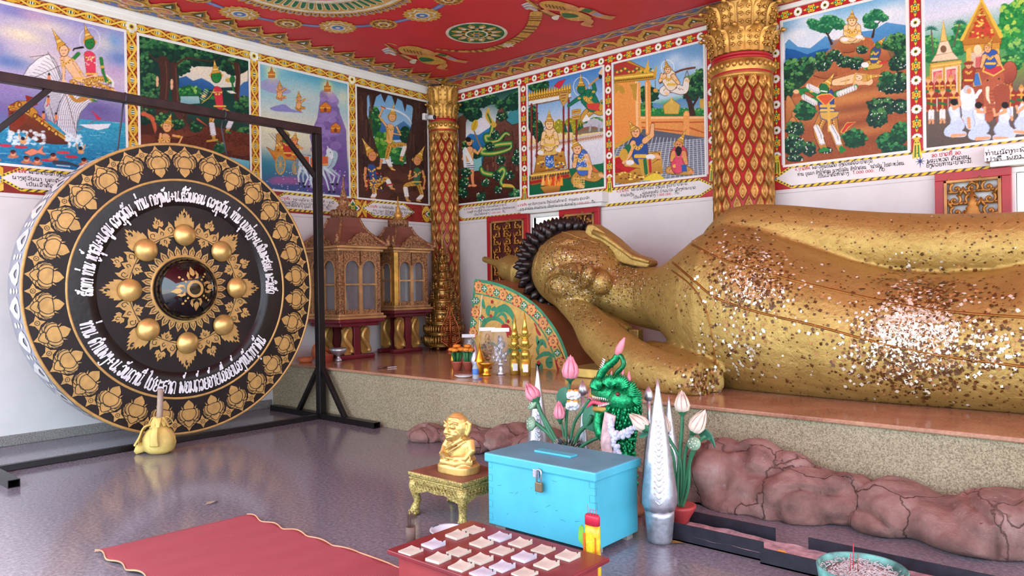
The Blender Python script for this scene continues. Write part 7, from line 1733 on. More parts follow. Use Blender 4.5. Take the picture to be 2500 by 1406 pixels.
def bagged(label,px,py,top,m,seed,wpx):
    """ornament tree in a clear bag with a white header card"""
    q = HZ(px,py,PZ); k = mpx(q); h = (py - top)*k; w_ = wpx*k; t = thing('bagged_ornament',label,'offering',(q.x,q.y,PZ)); rr = random.Random(seed)
    mb = MB(); mb.lathe([(.045,.001),(.05,.01),(.02,.03),(.03,.06),(.016,.08),(.03,.1),(.05,.11),(.01,.13)],14,(q.x,q.y,PZ)); mb.build('stand',m,t); mb = MB()
    for i in range(60): z = rr.uniform(.14,h*.85); a = rr.uniform(0,6.28); r = w_*.36*math.sin(PI*min(1,z/(h*.9)) ** .8)*rr.uniform(.3,1); leafpad(mb,(q.x+r*math.cos(a),q.y+r*math.sin(a),PZ+z),(math.cos(a),math.sin(a),.3),(.2*math.cos(a),.2*math.sin(a),1),.035,.05,0,.01)
    mb.tube([(q.x,q.y,PZ+.1),(q.x,q.y,PZ+h*.85)],.008,6); mb.build('ornament',m,t)
    MB().sections([(z,(q.x,q.y),w_*a,.05*b_) for z,a,b_ in ((PZ+.02,.42,1.6),(PZ+h*.4,.5,1.7),(PZ+h*.8,.42,1),(PZ+h,.36,.1))],20,ex=2.2,caps=False,axis='z').build('clear_bag',M_BAG,t)
    MB().bar((q.x - w_*.42*AR.x,q.y - w_*.42*AR.y,PZ+h+.012),(q.x+w_*.42*AR.x,q.y+w_*.42*AR.y,PZ+h+.012),.006,.04).build('header_card',mat('white_card',(238,236,236),.6),t)
M_BAG = mat('clear_bag_film',(226,222,218),.1,0,.02,20,alpha=.13)
bagged('bagged gold ornament with white header, left of the bagged silver one',1191,898,806,gold('ornament_gold',(206,160,90),.3,.8),2,46); bagged('bagged silver ornament on a stand with white header card',1223,914,808,M_SILVER,3,52); bagged('small bagged silver ornament behind the orange flowers',1148,888,822,M_SILVER,4,46)
M_YG = gold('yellow_foil_gold',(230,196,90),.28,.75)
for i,(px,py,top) in enumerate(((1258,914,768),(1283,918,760))):
    q = HZ(px,py,PZ); k = mpx(q); h = (py - top)*k; c = (q.x,q.y,PZ+.001); t = thing('tiered_gold_cone',('left','right')[i]+' of the two tiered gold foil cones by the headrest','offering',(q.x,q.y,PZ),group='tiered gold foil cones')
    MB().lathe([(.052,0),(.06,h*.25),(0,h*.26)],16,c).build('base',M_YG,t); MB().prism([(-.025,h*.07),(.025,h*.07),(.025,h*.19),(-.025,h*.19)],0,.002,TW(Vector(c) - AF*.06,tuple(AR),(0,0,1),tuple(-AF))).build('paper_tag',mat('white_card',(238,236,236),.6),t)
    mb = MB()
    for z,r in ((.26,.085),(.44,.075),(.60,.06)):
        mb.lathe([(r*.5,h*(z+.02)),(r*.6,h*(z+.08)),(r*.45,h*(z+.14))],14,c)
        for j in range(14): a = 2*PI*j/14; leafpad(mb,(c[0]+r*.8*math.cos(a),c[1]+r*.8*math.sin(a),c[2]+h*(z+.015)),(math.cos(a),math.sin(a),.6),(math.cos(a)*.8,math.sin(a)*.8,.9),.035,.06,0,.008)
    mb.build('petal_tiers',M_YG,t); MB().lathe([(.028,h*.70),(.02,h*.8),(.002,h)],10,c).build('spire',M_YG,t)

# ------------------------------------------------------------------ rocks along the foot of the dais
from mathutils import noise as mn
def rock_mat():
    t = NT('pink_cement_rock'); co = t.coord(); n = t.noise(4,8,co,.65)
    a = t.ramp(n,[(.3,(118,84,76)),(.48,(160,118,108)),(.62,(180,140,130)),(.78,(204,182,176))])
    t.base(t.mix(t.ramp(t.noise(11,6,co,.7),[(.64,(0,0,0)),(.74,(255,255,255))]),a,(196,184,186))); t.b.inputs['Roughness'].default_value = .55
    w_ = t.n('ShaderNodeVectorMath'); w_.operation = 'MULTIPLY_ADD'; nz = t.n('ShaderNodeTexNoise',Scale=3,Detail=5); t.l(co,nz.inputs['Vector']); t.l(nz.outputs[1],w_.inputs[0]); w_.inputs[1].default_value = (.35,.35,.35); t.l(co,w_.inputs[2])
    ck = t.ramp(t.vor(2.1,'DISTANCE_TO_EDGE',w_.outputs[0]),[(0,(40,40,40)),(.014,(255,255,255))]); bc = t.b.inputs['Base Color'].links[0].from_socket; t.base(t.mix(ck,(104,74,66),bc))
    m = t.n('ShaderNodeMath'); m.operation = 'MULTIPLY_ADD'; t.l(ck,m.inputs[0]); m.inputs[1].default_value = .5; t.l(t.noise(9,9,co,.75),m.inputs[2]); t.bump(m.outputs[0],.8,.05); return t.m
M_ROCK = rock_mat()
def rocks(label,lumps,seed):
    mb = MB()
    for x,y,z,a,b,c in lumps: mb.ell((x,y,z),(a,b,c),None,20,14)
    o = mb.build('rock_ledge',M_ROCK,label=label,cat='rock'); m = voxel(o,.024,1); m.materials[0] = M_ROCK
    for v in m.vertices:
        p = v.co*3.2+Vector((seed,0,0)); c = mn.cell_vector(p*.8); v.co += Vector((0,-1,.6)).normalized()*(.06*mn.noise(p)+.05*mn.turbulence(p*1.3,4,False) - .02+(-.05*max(0,.12 - abs(mn.noise(p*.9+Vector((9,9,9)))) )/.12))
        v.co.z = max(v.co.z,.001); v.co.y = min(v.co.y,PY0 - .001)
    m.update(); return o
def lump(px,py,rx,ry,Y,d=.3): q = HY(px,py,Y); k = mpx(q); return (q.x,Y,q.z,rx*k,d,ry*k)
rocks('low pink rock ledge at the dais foot behind the gold monk figure',[lump(1045,1062,52,26,5.0,.22),lump(1130,1062,55,30,5.0,.25),lump(1165,1075,60,32,4.95,.28),lump(1245,1066,62,38,4.95,.3),lump(1320,1090,60,50,4.9,.3)],3)
rocks('big pink rock at the dais foot right of the potted lotus',[lump(1755,1150,88,82,4.92,.34),lump(1845,1160,80,88,4.95,.34),lump(1700,1190,60,60,4.85,.3),lump(1790,1215,90,50,4.8,.28),lump(1925,1150,60,50,4.98,.2),lump(1960,1205,125,70,4.92,.34),lump(2060,1215,80,62,4.95,.3),lump(1930,1245,110,45,4.82,.26)],8)
rocks('long pink rock at the dais foot reaching the right edge',[lump(2195,1235,105,66,4.98,.28),lump(2160,1265,90,40,4.88,.26),lump(2310,1270,120,58,4.95,.3),lump(2450,1265,110,78,4.95,.34),lump(2560,1270,110,80,4.95,.34),lump(2380,1310,140,42,4.85,.26)],15)

# ------------------------------------------------------------------ blue offering box
bx = thing('donation_box','turquoise wooden donation box with padlock','donation box',(-2.79,3.60,0)); X0,X1,Y0,Y1 = -3.19,-2.39,3.38,3.82
M_TQ = mat('turquoise_paint',(78,182,204),.42,0,.05,3,.06,30); M_TQD = mat('turquoise_dusty',(96,150,168),.5,0,.07,4)
MB().box(X0,X1,Y0,Y1,.035,.425).build('body',M_TQ,bx,bevel=.004)
mb = MB(); mb.box(X0 - .018,X1+.018,Y0 - .018,Y1+.018,.418,.474); lid = mb.build('lid',[M_TQ,M_TQD],bx,bevel=.01); lid.data.polygons.foreach_set('material_index',[1 if p.normal.z > .9 else 0 for p in lid.data.polygons])
q = HZ(1356,1108,.475); mb = MB(); mb.box(q.x - .14,q.x+.14,q.y - .035,q.y+.035,.474,.487); mb.build('slot_block',M_TQ,lid,bevel=.003)
for x in (X0+.02,X1 - .1):
    for y in (Y0+.04,Y1 - .09): MB().box(x,x+.08,y,y+.06,.0,.035).build('foot',mat('grey_wood_block',(150,142,138),.7),bx)
mb = MB(); TF_ = TW((0,Y0,0),(1,0,0),(0,0,1),(0,-1,0)); TS_ = TW((X1,0,0),(0,1,0),(0,0,1),(1,0,0))
for k in range(5):
    z = .06+.08*k
    for a,b in ((X0,X0+.035),(X1 - .035,X1)): mb.ribbon([(a if a == X0 else b,z),(b if a == X0 else a,z),(b if a == X0 else a,z+.04),(a if a == X0 else b,z+.04)],.0018,.0008,TF_)
    mb.ribbon([(Y0,z+.04),(Y0+.02,z+.04),(Y0+.02,z+.08),(Y0,z+.08)],.0018,.0008,TS_)
for i in range(14): a,b = random.uniform(X0+.05,X1 - .05),random.uniform(.08,.38); mb.ribbon([(a,b),(a+random.uniform(.005,.04),b+random.uniform(-.01,.02))],.0022,.0009+i*1e-5,TF_)
mb.build('joint_line',mat('joint_dark_teal',(38,110,130),.6),bx)
q = HY(1308,1151,Y0 - .02); hs = MB().box(q.x - .022,q.x+.022,Y0 - .024,Y0 - .016,q.z - .035,q.z+.012).build('hasp',M_SILVER,bx,bevel=.003)
q = HY(1316,1189,Y0 - .03); mb = MB(); mb.cbox((q.x,Y0 - .03,q.z),(.052,.02,.056)); pl = mb.build('padlock',mat('padlock_brass',(136,116,90),.4,.6),bx,bevel=.005)
mb = MB(); mb.tube([(q.x - .017,Y0 - .03,q.z+.02),(q.x - .017,Y0 - .03,q.z+.085)]+[(q.x - .017*math.cos(t),Y0 - .03,q.z+.085+.017*math.sin(t)) for t in np.linspace(.3,PI - .3,7)]+[(q.x+.017,Y0 - .03,q.z+.085),(q.x+.017,Y0 - .03,q.z+.02)],.006,8); mb.build('shackle',M_SILVER,pl)

# ------------------------------------------------------------------ gilt table with the little monk
tb = thing('offering_table','small carved gilt table with brown top holding the gold monk figure','table',(-3.59,3.5,0)); TZ = .287
a_,b_ = HZ(985,1152,TZ),HZ(1138,1177,TZ); tx0,tx1,ty0,ty1 = a_.x,b_.x,(a_.y+b_.y)/2,(a_.y+b_.y)/2+.42
M_TG = carve('table_gilding',((206,186,110),(176,152,82),(112,90,44),(150,128,66),(214,196,126)),110)
MB().box(tx0+.01,tx1 - .01,ty0+.01,ty1 - .01,TZ - .008,TZ).build('top_board',mat('table_top_brown',(128,78,58),.6,0,.15,8),tb)
mb = MB()
for e,z0,z1 in ((0,TZ - .022,TZ - .002),(.012,TZ - .036,TZ - .022),(.004,TZ - .048,TZ - .036)): mb.box(tx0+e,tx1 - e,ty0+e,ty1 - e,z0,z1)
mb.build('edge_moulding',M_TG,tb,bevel=.004)
ap = lambda a,b: [(a,TZ - .048),(b,TZ - .048),(b,TZ - .15)]+[(b - (b - a)*t,TZ - .15+.045*math.sin(PI*t) ** .6 - .012*abs(math.sin(3*PI*t))) for t in np.linspace(.08,.92,21)]+[(a,TZ - .15)]
for T,a,b in ((TW((0,ty0+.012,0),(1,0,0),(0,0,1),(0,-1,0)),tx0+.02,tx1 - .02),(TW((0,ty1 - .03,0),(1,0,0),(0,0,1),(0,-1,0)),tx0+.02,tx1 - .02),(TW((tx1 - .012,0,0),(0,1,0),(0,0,1),(1,0,0)),ty0+.02,ty1 - .02),(TW((tx0+.03,0,0),(0,1,0),(0,0,1),(1,0,0)),ty0+.02,ty1 - .02)):
    mb = MB(); mb.prism(ap(a,b),-.016,0,T)
    for k in range(int((b - a)/.032)):
        u = a+.02+k*.032; mb.tube([T @ Vector((u+.012*math.cos(5*q),TZ - .08+.016*math.sin(5*q),.003)) for q in np.linspace(0,1,7)],.004,4)
    mb.build('carved_apron',M_TG,tb)
for x,sx in ((tx0,-1),(tx1,1)):
    for y,sy in ((ty0,-1),(ty1,1)):
        mb = MB(); c = lambda d,z: (x - sx*d,y - sy*d,z); mb.tube([c(.035,TZ - .05),c(.030,TZ - .10),c(.036,TZ - .15),c(.046,.09),c(.034,.05),c(.03,.022),c(.032,.0)],[.036,.038,.029,.024,.027,.038,.032],10)
        for k in range(4): a = k*1.1 - 1.6+math.atan2(sy,sx); mb.ell((x - sx*.03+.036*math.cos(a),y - sy*.03+.036*math.sin(a),.014),(.014,.014,.014),None,6,5)
        mb.build('leg',M_TG,tb)
mq = HZ(1086,1160,TZ); MX_,MY_ = mq.x,ty0+.20
mk = thing('monk_figure','small gold figure of a smiling seated monk with a large bald head','figurine',(MX_,MY_,TZ)); g = MB(); P = lambda x,y,z: (MX_+x,MY_+y,TZ+z)
g.sections([(z,(0,0),a,b) for z,a,b in ((0,.140,.105),(.045,.142,.107),(.055,.132,.10),(.062,.125,.095))],28,ex=3,axis='z')
g.ell(P(0,.01,.085),(.128,.09,.035)); g.sections([(z,(0,.02),a,b) for z,a,b in ((.06,.105,.075),(.12,.102,.072),(.18,.112,.068),(.215,.09,.055),(.235,.03,.03))],24,axis='z')
g.v = [v if v.z > TZ - .5 and abs(v.x) > 1 else v+Vector((MX_,MY_,TZ)) for v in g.v]
for s in (-1,1):
    g.tube([P(s*.088,.02,.208),P(s*.122,.0,.15),P(s*.104,-.045,.105),P(s*.02,-.085,.103)],[.030,.028,.023,.018],10); g.tube([P(s*.03,-.01,.08),P(s*.12,-.03,.08),P(s*.06,-.085,.075),P(-s*.05,-.085,.07)],[.03,.034,.026,.016],10)
for k in range(4): g.tube([P(-.035+.016*k,-.088,.108),P(-.01+.014*k,-.10,.108),P(.015+.01*k,-.094,.104)],[.008,.008,.006],6)
g.ell(P(0,-.01,.295),(.078,.082,.095)); g.ell(P(0,-.035,.258),(.066,.065,.06)); g.ell(P(0,-.055,.232),(.035,.035,.028))
g.tube([P(0,-.088,.318),P(0,-.108,.29),P(0,-.112,.268)],[.009,.013,.018],8)
for s in (-1,1):
    g.ell(P(s*.016,-.098,.268),(.011,.012,.009),None,8,6); g.ell(P(s*.042,-.07,.262),(.022,.018,.02),None,10,8); g.ell(P(s*.033,-.082,.308),(.021,.012,.014),None,10,8)
    g.tube([P(s*.012,-.092,.325),P(s*.035,-.088,.338),P(s*.062,-.062,.325)],[.006,.008,.004],6); g.tube([P(s*.078,.0,.34),P(s*.094,.012,.32),P(s*.09,.01,.28),P(s*.078,-.002,.245)],[.012,.016,.015,.013],8)
for z,d in ((.345,.075),(.357,.068)): g.tube([P(-.05,-d+.02,z),P(0,-d - .012,z+.006),P(.05,-d+.02,z)],.005,6)
g.tube([P(-.03,-.09,.245),P(0,-.104,.237),P(.03,-.09,.245)],[.004,.009,.004],6); g.tube([P(-.026,-.088,.232),P(0,-.10,.222),P(.026,-.088,.232)],[.004,.008,.004],6)
g.tube([P(.07,-.03,.225),P(.02,-.07,.19),P(-.06,-.06,.15)],[.012,.013,.010],8); g.tube([P(.085,-.01,.215),P(.035,-.062,.17),P(-.03,-.07,.13)],[.006,.007,.006],6)
M_MK = gold('monk_gold_paint',(226,186,110),.38,.6,.12,60); mo = g.build('body',M_MK,mk); m = voxel(mo,.0042,2); m.materials[0] = M_MK
mb = MB()
for s in (-1,1):
    mb.tube([P(s*.05,-.094,.304),P(s*.034,-.0975,.300),P(s*.016,-.0955,.304)],.0018,5)
mb.tube([P(-.03,-.095,.2395),P(0,-.1095,.230),P(.03,-.095,.2395)],.0018,5); mb.build('eye_and_mouth_line',mat('figure_line_brown',(130,82,44),.6),mk)
mb = MB()
for s in (-1,1): mb.tube([P(s*.128,-.02,.07),P(s*.142,-.035,.11),P(s*.13,-.03,.135)],[.006,.006,.002],6)
mb.build('side_prong',M_MK,mk)

# ------------------------------------------------------------------ mat, low red table with paper pads, small things on the floor
def mat_mat():
    t = NT('woven_red_mat'); co = t.coord(); wv = t.n('ShaderNodeTexWave',Scale=26,Distortion=1.2,Detail=2); wv.bands_direction = 'X'; t.l(co,wv.inputs['Vector'])
    w2 = t.n('ShaderNodeTexWave',Scale=55,Distortion=.6,Detail=1); w2.bands_direction = 'Y'; t.l(co,w2.inputs['Vector'])
    t.base(t.mix(t.ramp(w2.outputs[1],[(.3,(0,0,0)),(.7,(150,150,150))]),t.ramp(wv.outputs[1],[(.2,(142,46,58)),(.8,(178,84,92))]),(184,98,102))); t.b.inputs['Roughness'].default_value = .8
    t.bump(wv.outputs[1],.35,.006); return t.m
rg = thing('floor_mat','pinkish red woven mat with frayed edges on the floor','mat',(-3.8,2.1,0)); A_,B_,C_ = Vector((-4.60,2.55,0)),Vector((-4.66,1.64,0)),Vector((-2.95,2.59,0))
ux,uy = C_ - A_,B_ - A_; nx,ny = 80,40; mb = MB(); vs = []
rip = lambda i,j: .016+.005*math.sin(i*.55)*math.cos(j*.16)+.004*math.sin(i*.23+1)
for L in (0,.004):
    for i in range(nx+1):
        for j in range(ny+1): vs.append(A_+ux*(i/nx)+uy*(j/ny)+Vector((0,.012*math.sin(i*.5)*(1 if j in (0,ny) else 0),rip(i,j) - .004+L)))
idx = lambda i,j,k=0: k*(nx+1)*(ny+1)+i*(ny+1)+j
fs = [(idx(i,j,1),idx(i+1,j,1),idx(i+1,j+1,1),idx(i,j+1,1)) for i in range(nx) for j in range(ny)]+[(idx(i,j),idx(i,j+1),idx(i+1,j+1),idx(i+1,j)) for i in range(nx) for j in range(ny)]
for i in range(nx): fs += [(idx(i,0),idx(i+1,0),idx(i+1,0,1),idx(i,0,1)),(idx(i,ny),idx(i,ny,1),idx(i+1,ny,1),idx(i+1,ny))]
for j in range(ny): fs += [(idx(0,j),idx(0,j,1),idx(0,j+1,1),idx(0,j+1)),(idx(nx,j),idx(nx,j+1),idx(nx,j+1,1),idx(nx,j,1))]
mb.add(vs,fs,0,True); mb.build('weave',mat_mat(),rg)
mb = MB()
for j in (0,ny): mb.tube([A_+ux*(i/nx)+uy*(j/ny)+Vector((0,.012*math.sin(i*.5),rip(i,j)+.001)) for i in range(nx+1)],.005,5)
M_TW = mat('tan_twine',(206,152,116),.8); mb.build('bound_edge',M_TW,rg); mb = MB(); rr = random.Random(3)
for k in range(90):
    p = A_+uy*rr.random(); L = rr.uniform(.012,.045); mb.tube([p+Vector((0,0,.006)),p+Vector((-L*.6,rr.uniform(-.02,.02),.008)),p+Vector((-L,rr.uniform(-.04,.04),.003))],.0022,4)
mb.build('fringe',mat('fringe_thread',(214,168,150),.8),rg,kind='stuff')
RZ = .22; rt = thing('low_red_table','low dark red table covered with small paper pads','table',(-2.43,2.6,0)); M_RT = mat('dark_red_table_paint',(128,40,46),.38,0,.08,5)
MB().box(-2.90,-1.99,2.34,2.93,RZ - .022,RZ).build('top',M_RT,rt,bevel=.005); MB().box(-2.86,-2.03,2.38,2.89,0.001,RZ - .022).build('case',mat('red_table_lit_side',(156,56,58),.45,0,.06,5),rt,bevel=.004)  # case painted pinker and lighter than the top, for light on its front
rows = ((1156,1293),(1116,1307),(1058,1329),(1003,1344),(1220,1312),(1175,1326),(1120,1347),(1070,1364),(1270,1326),(1225,1344),(1173,1366),(1126,1383),(1326,1341),(1279,1361),(1226,1384),(1178,1398),(1386,1358),(1334,1378),(1281,1399))
M_PAP,M_INK = mat('paper_pad_cream',(206,198,180),.7,0,.03,30),mat('faint_print',(170,164,156),.7)
def pad(h,bl,curl):
    t = thing('paper_pad','x','paper pad',(0,0,RZ)); s = .043; mb = MB(); n = 8; vs = []
    for L in (0,1):
        for i in range(n+1):
            for j in range(n+1):
                u,v = i/n,j/n; z = .0005+(h+curl*(u*v) ** 3+.6*curl*((1 - u)*v) ** 4)*L; vs.append((-s+2*s*u,-s+2*s*v,z))
    ix = lambda i,j,k: k*81+i*9+j
    fs = [(ix(i,j,1),ix(i+1,j,1),ix(i+1,j+1,1),ix(i,j+1,1)) for i in range(n) for j in range(n)]+[(ix(i,j,0),ix(i,j+1,0),ix(i+1,j+1,0),ix(i+1,j,0)) for i in range(n) for j in range(n)]
    for i in range(n): fs += [(ix(i,0,0),ix(i+1,0,0),ix(i+1,0,1),ix(i,0,1)),(ix(i,n,0),ix(i,n,1),ix(i+1,n,1),ix(i+1,n,0)),(ix(0,i,0),ix(0,i,1),ix(0,i+1,1),ix(0,i+1,0)),(ix(n,i,0),ix(n,i+1,0),ix(n,i+1,1),ix(n,i,1))]
    mb.add(vs,fs); mb.build('sheets',mat('paper_pad_white',(200,200,210),.7) if bl else M_PAP,t,world=False)
    mb = MB()
    for k in range(6): mb.box(-.03,.012+.004*(k % 3),-.026+.009*k,-.0245+.009*k,h+.0006,h+.0009)
    mb.build('print_lines',M_INK,t,world=False); MB().lathe([(.0018,h),(.0018,h+.012),(.004,h+.012),(.004,h+.0135),(0,h+.014)],6,(.034,.030,0)).build('nail',M_STEEL,t,world=False); return t
protos = {}
PADL = {}
for i,(x,y) in enumerate(rows):
    q = HZ(x,y,RZ+.006); bl = i in (2,4,13,14,15); k = (bl,i % 3); r,c = divmod(i,4)
    lab = 'paper pad on red table, %s column from left, %s from back' % (('first','second','third','fourth','fifth')[r],('first','second','third','fourth')[c])
    if k not in protos: protos[k] = pad((.008,.013,.010)[i % 3],bl,(.006,.012,.016)[i % 3]); o = protos[k]; o.location = (q.x,q.y,RZ); o.rotation_euler = (0,0,rr.uniform(-.08,.08)); o['label'] = lab; o['group'] = 'paper pads on the red table'
    else: dup(protos[k],(q.x,q.y,RZ),rr.uniform(-.08,.08),lab,'paper pads on the red table')
q = HZ(1003,1322,0); t = thing('incense_cup','brown cup holding dark incense sticks beside the red table','incense holder',(q.x,q.y,0)); MB().lathe([(.028,.001),(.03,.09),(.026,.09),(.024,.01),(0,.01)],16,(q.x,q.y,0)).build('cup',mat('brown_bamboo',(118,92,80),.6),t)
for k in range(12): a = rr.uniform(0,6.28); r = rr.uniform(0,.018); MB().tube([(q.x+r*math.cos(a),q.y+r*math.sin(a),.012),(q.x+r*1.3*math.cos(a),q.y+r*1.3*math.sin(a),rr.uniform(.13,.19))],.0022,5).build('incense_stick',mat('incense_brown',(92,66,58),.7),t)
q = HZ(1096,1313,0); t = thing('enamel_basin','white enamel basin with dark rim marks behind the red table','basin',(q.x,q.y,0)); M_EN = mat('white_enamel',(222,224,232),.3,0,.03,8)
MB().lathe([(0,.001),(.075,.001),(.10,.04),(.115,.05),(.115,.053),(.098,.05),(.07,.01),(0,.008)],32,(q.x,q.y,0),caps=False).build('basin',M_EN,t); mb = MB()
for a0,a1 in ((.3,1.2),(1.4,2.0),(3.0,3.5)): mb.tube([(q.x+.108*math.cos(a),q.y+.108*math.sin(a),.0525) for a in np.linspace(a0,a1,9)],.003,5)
mb.build('rim_mark',mat('navy_mark',(40,44,96),.5),t)
e0 = HY(1441,1255,2.99); ex,ey = e0.x+.012,2.99; t = thing('incense_pack','yellow and orange wrapped incense pack standing before the turquoise box','incense pack',(ex,ey,0)); zt = e0.z
MB().sections([(z,(ex,ey),a,.022) for z,a in ((.001,.042),(.05,.044),(zt - .09,.043),(zt - .05,.04))],18,ex=2.6,axis='z').build('sleeve',mat('yellow_wrapper',(240,176,40),.3,0,.22,22),t)
MB().sections([(z,(ex,ey),a,.021) for z,a in ((zt - .05,.04),(zt - .01,.041),(zt,.036))],18,ex=2.6,axis='z').build('red_top',mat('wrapper_red',(196,40,66),.4),t)
mb = MB(); Tq = TW((ex,ey - .023,0),(1,0,0),(0,0,1),(0,-1,0))
for k in range(5): z = .06+.045*k; mb.ribbon(sp2([(-.016,z),(-.008,z+.022),(0,z+.006),(.008,z+.022),(.016,z)],3),.004,.0012,Tq); mb.ribbon([(-.018+.006*(k % 2),z+.012),(.018,z+.016)],.004,.0013,Tq,0)
mb.ribbon([(-.034,.02),(-.035,zt - .09)],.012,.001,Tq,1); mb.ribbon([(.032,.02),(.032,zt - .1)],.008,.001,Tq,1); mb.flat([(-.002,.075),(.022,.082),(.02,.10),(-.004,.094)],.0016,Tq,2); mb.build('print',[mat('print_yellow',(250,226,70),.4),mat('print_orange',(232,96,36),.4),mat('white_card',(238,236,236),.6)],t)
MB().prism([(-.075,zt - .13),(-.045,zt - .16),(-.04,zt - .07),(-.055,zt - .055),(-.07,zt - .07)],-.01,-.006,Tq).build('green_tab',mat('tab_green',(110,170,60),.4),t)
for k in range(4): MB().tube([(ex - .025+.016*k,ey,zt - .02),(ex - .028+.017*k,ey,zt+.03+.02*(k == 0))],.0015,4).build('incense_stick',mat('incense_red_stem',(190,60,70),.6),t)

# ------------------------------------------------------------------ silver cones, lotus arrangements, green naga
def foil_tower(label,cx,cy,h,r,pot=True):
    t = thing('silver_cone',label,'offering',(cx,cy,0)); z0 = .19*h/.95
    MB().lathe([(0,.001),(r*.66,.001),(r*.7,.02),(r*.82,z0*.8),(r*.84,z0)],24,(cx,cy,0)).build('pot',mat('grey_foil_pot',(176,178,186),.35,.7,.1,30,.3,60),t)
    MB().lathe([(r*.86,z0),(r,z0+.04),(r*.97,z0+.1),(r*.72,z0+(h - z0)*.42),(r*.42,z0+(h - z0)*.68),(r*.16,z0+(h - z0)*.88),(.003,h)],28,(cx,cy,0),wob=lambda a,z: 1+.03*math.sin(9*a+z*12)).build('cone',M_SILVER,t)
    mb = MB(); d = Vector((-cx,-cy,0)).normalized(); s = Vector((-d.y,d.x,0)); hh = lambda q: z0+.05+(h - z0)*.62*q; rad = lambda q: r*np.interp(hh(q),[z0,z0+.1,z0+(h - z0)*.42,z0+(h - z0)*.68],[1,.97,.72,.42])
    for k in range(14):
        q = k/14; c = Vector((cx,cy,0))+d*(rad(q)+.004)+Vector((0,0,hh(q)))
        for sg in (-1,1): mb.tube([c,c+s*sg*rad(q)*.3+Vector((0,0,.03)) - d*.012],[.005,.003],5)
    mb.build('embossed_band',mat('pearl_foil',(226,222,230),.25,.6),t); return t
foil_tower('big silver foil cone right of the turquoise box',-2.25,3.83,.955,.103)
q = HY(1312,892,4.45); foil_tower('narrower silver foil cone behind the left of the turquoise box',q.x,4.45,q.z,.09)
q = HY(1607,965,4.45); foil_tower('silver foil cone half hidden behind the big silver cone',q.x+.05,4.5,q.z,.075)
M_STEM,M_PINK,M_WB,M_POD,M_LEAF = mat('lotus_stem_green',(52,116,80),.45),mat('lotus_pink',(236,140,156),.45,0,.14,9),mat('lotus_cream',(226,204,186),.5,0,.08,9),mat('lotus_pod_green',(140,172,140),.5),mat('lotus_leaf_green',(64,124,96),.5,0,.1,6)
for i,px in enumerate(((1422,928),(1583,942))):
    q = HY(*px,4.4); tp = HY(px[0],px[1]+40,4.4); t = thing('silver_bud',('left','right')[i]+' of the two silver buds on thin stands behind the turquoise box','ornament',(q.x,4.4,0)); k = mpx(q)
    MB().lathe([(0,tp.z),(9*k,tp.z+.015),(13*k,tp.z+.04),(9*k,tp.z+.075),(.002,q.z)],14,(q.x,4.4,0)).build('bud',M_SILVER,t); MB().lathe([(.06,.001),(.05,.2),(.03,tp.z*.6),(.012,tp.z*.85),(.014,tp.z+.004)],14,(q.x,4.4,0)).build('stand',M_SILVER,t)


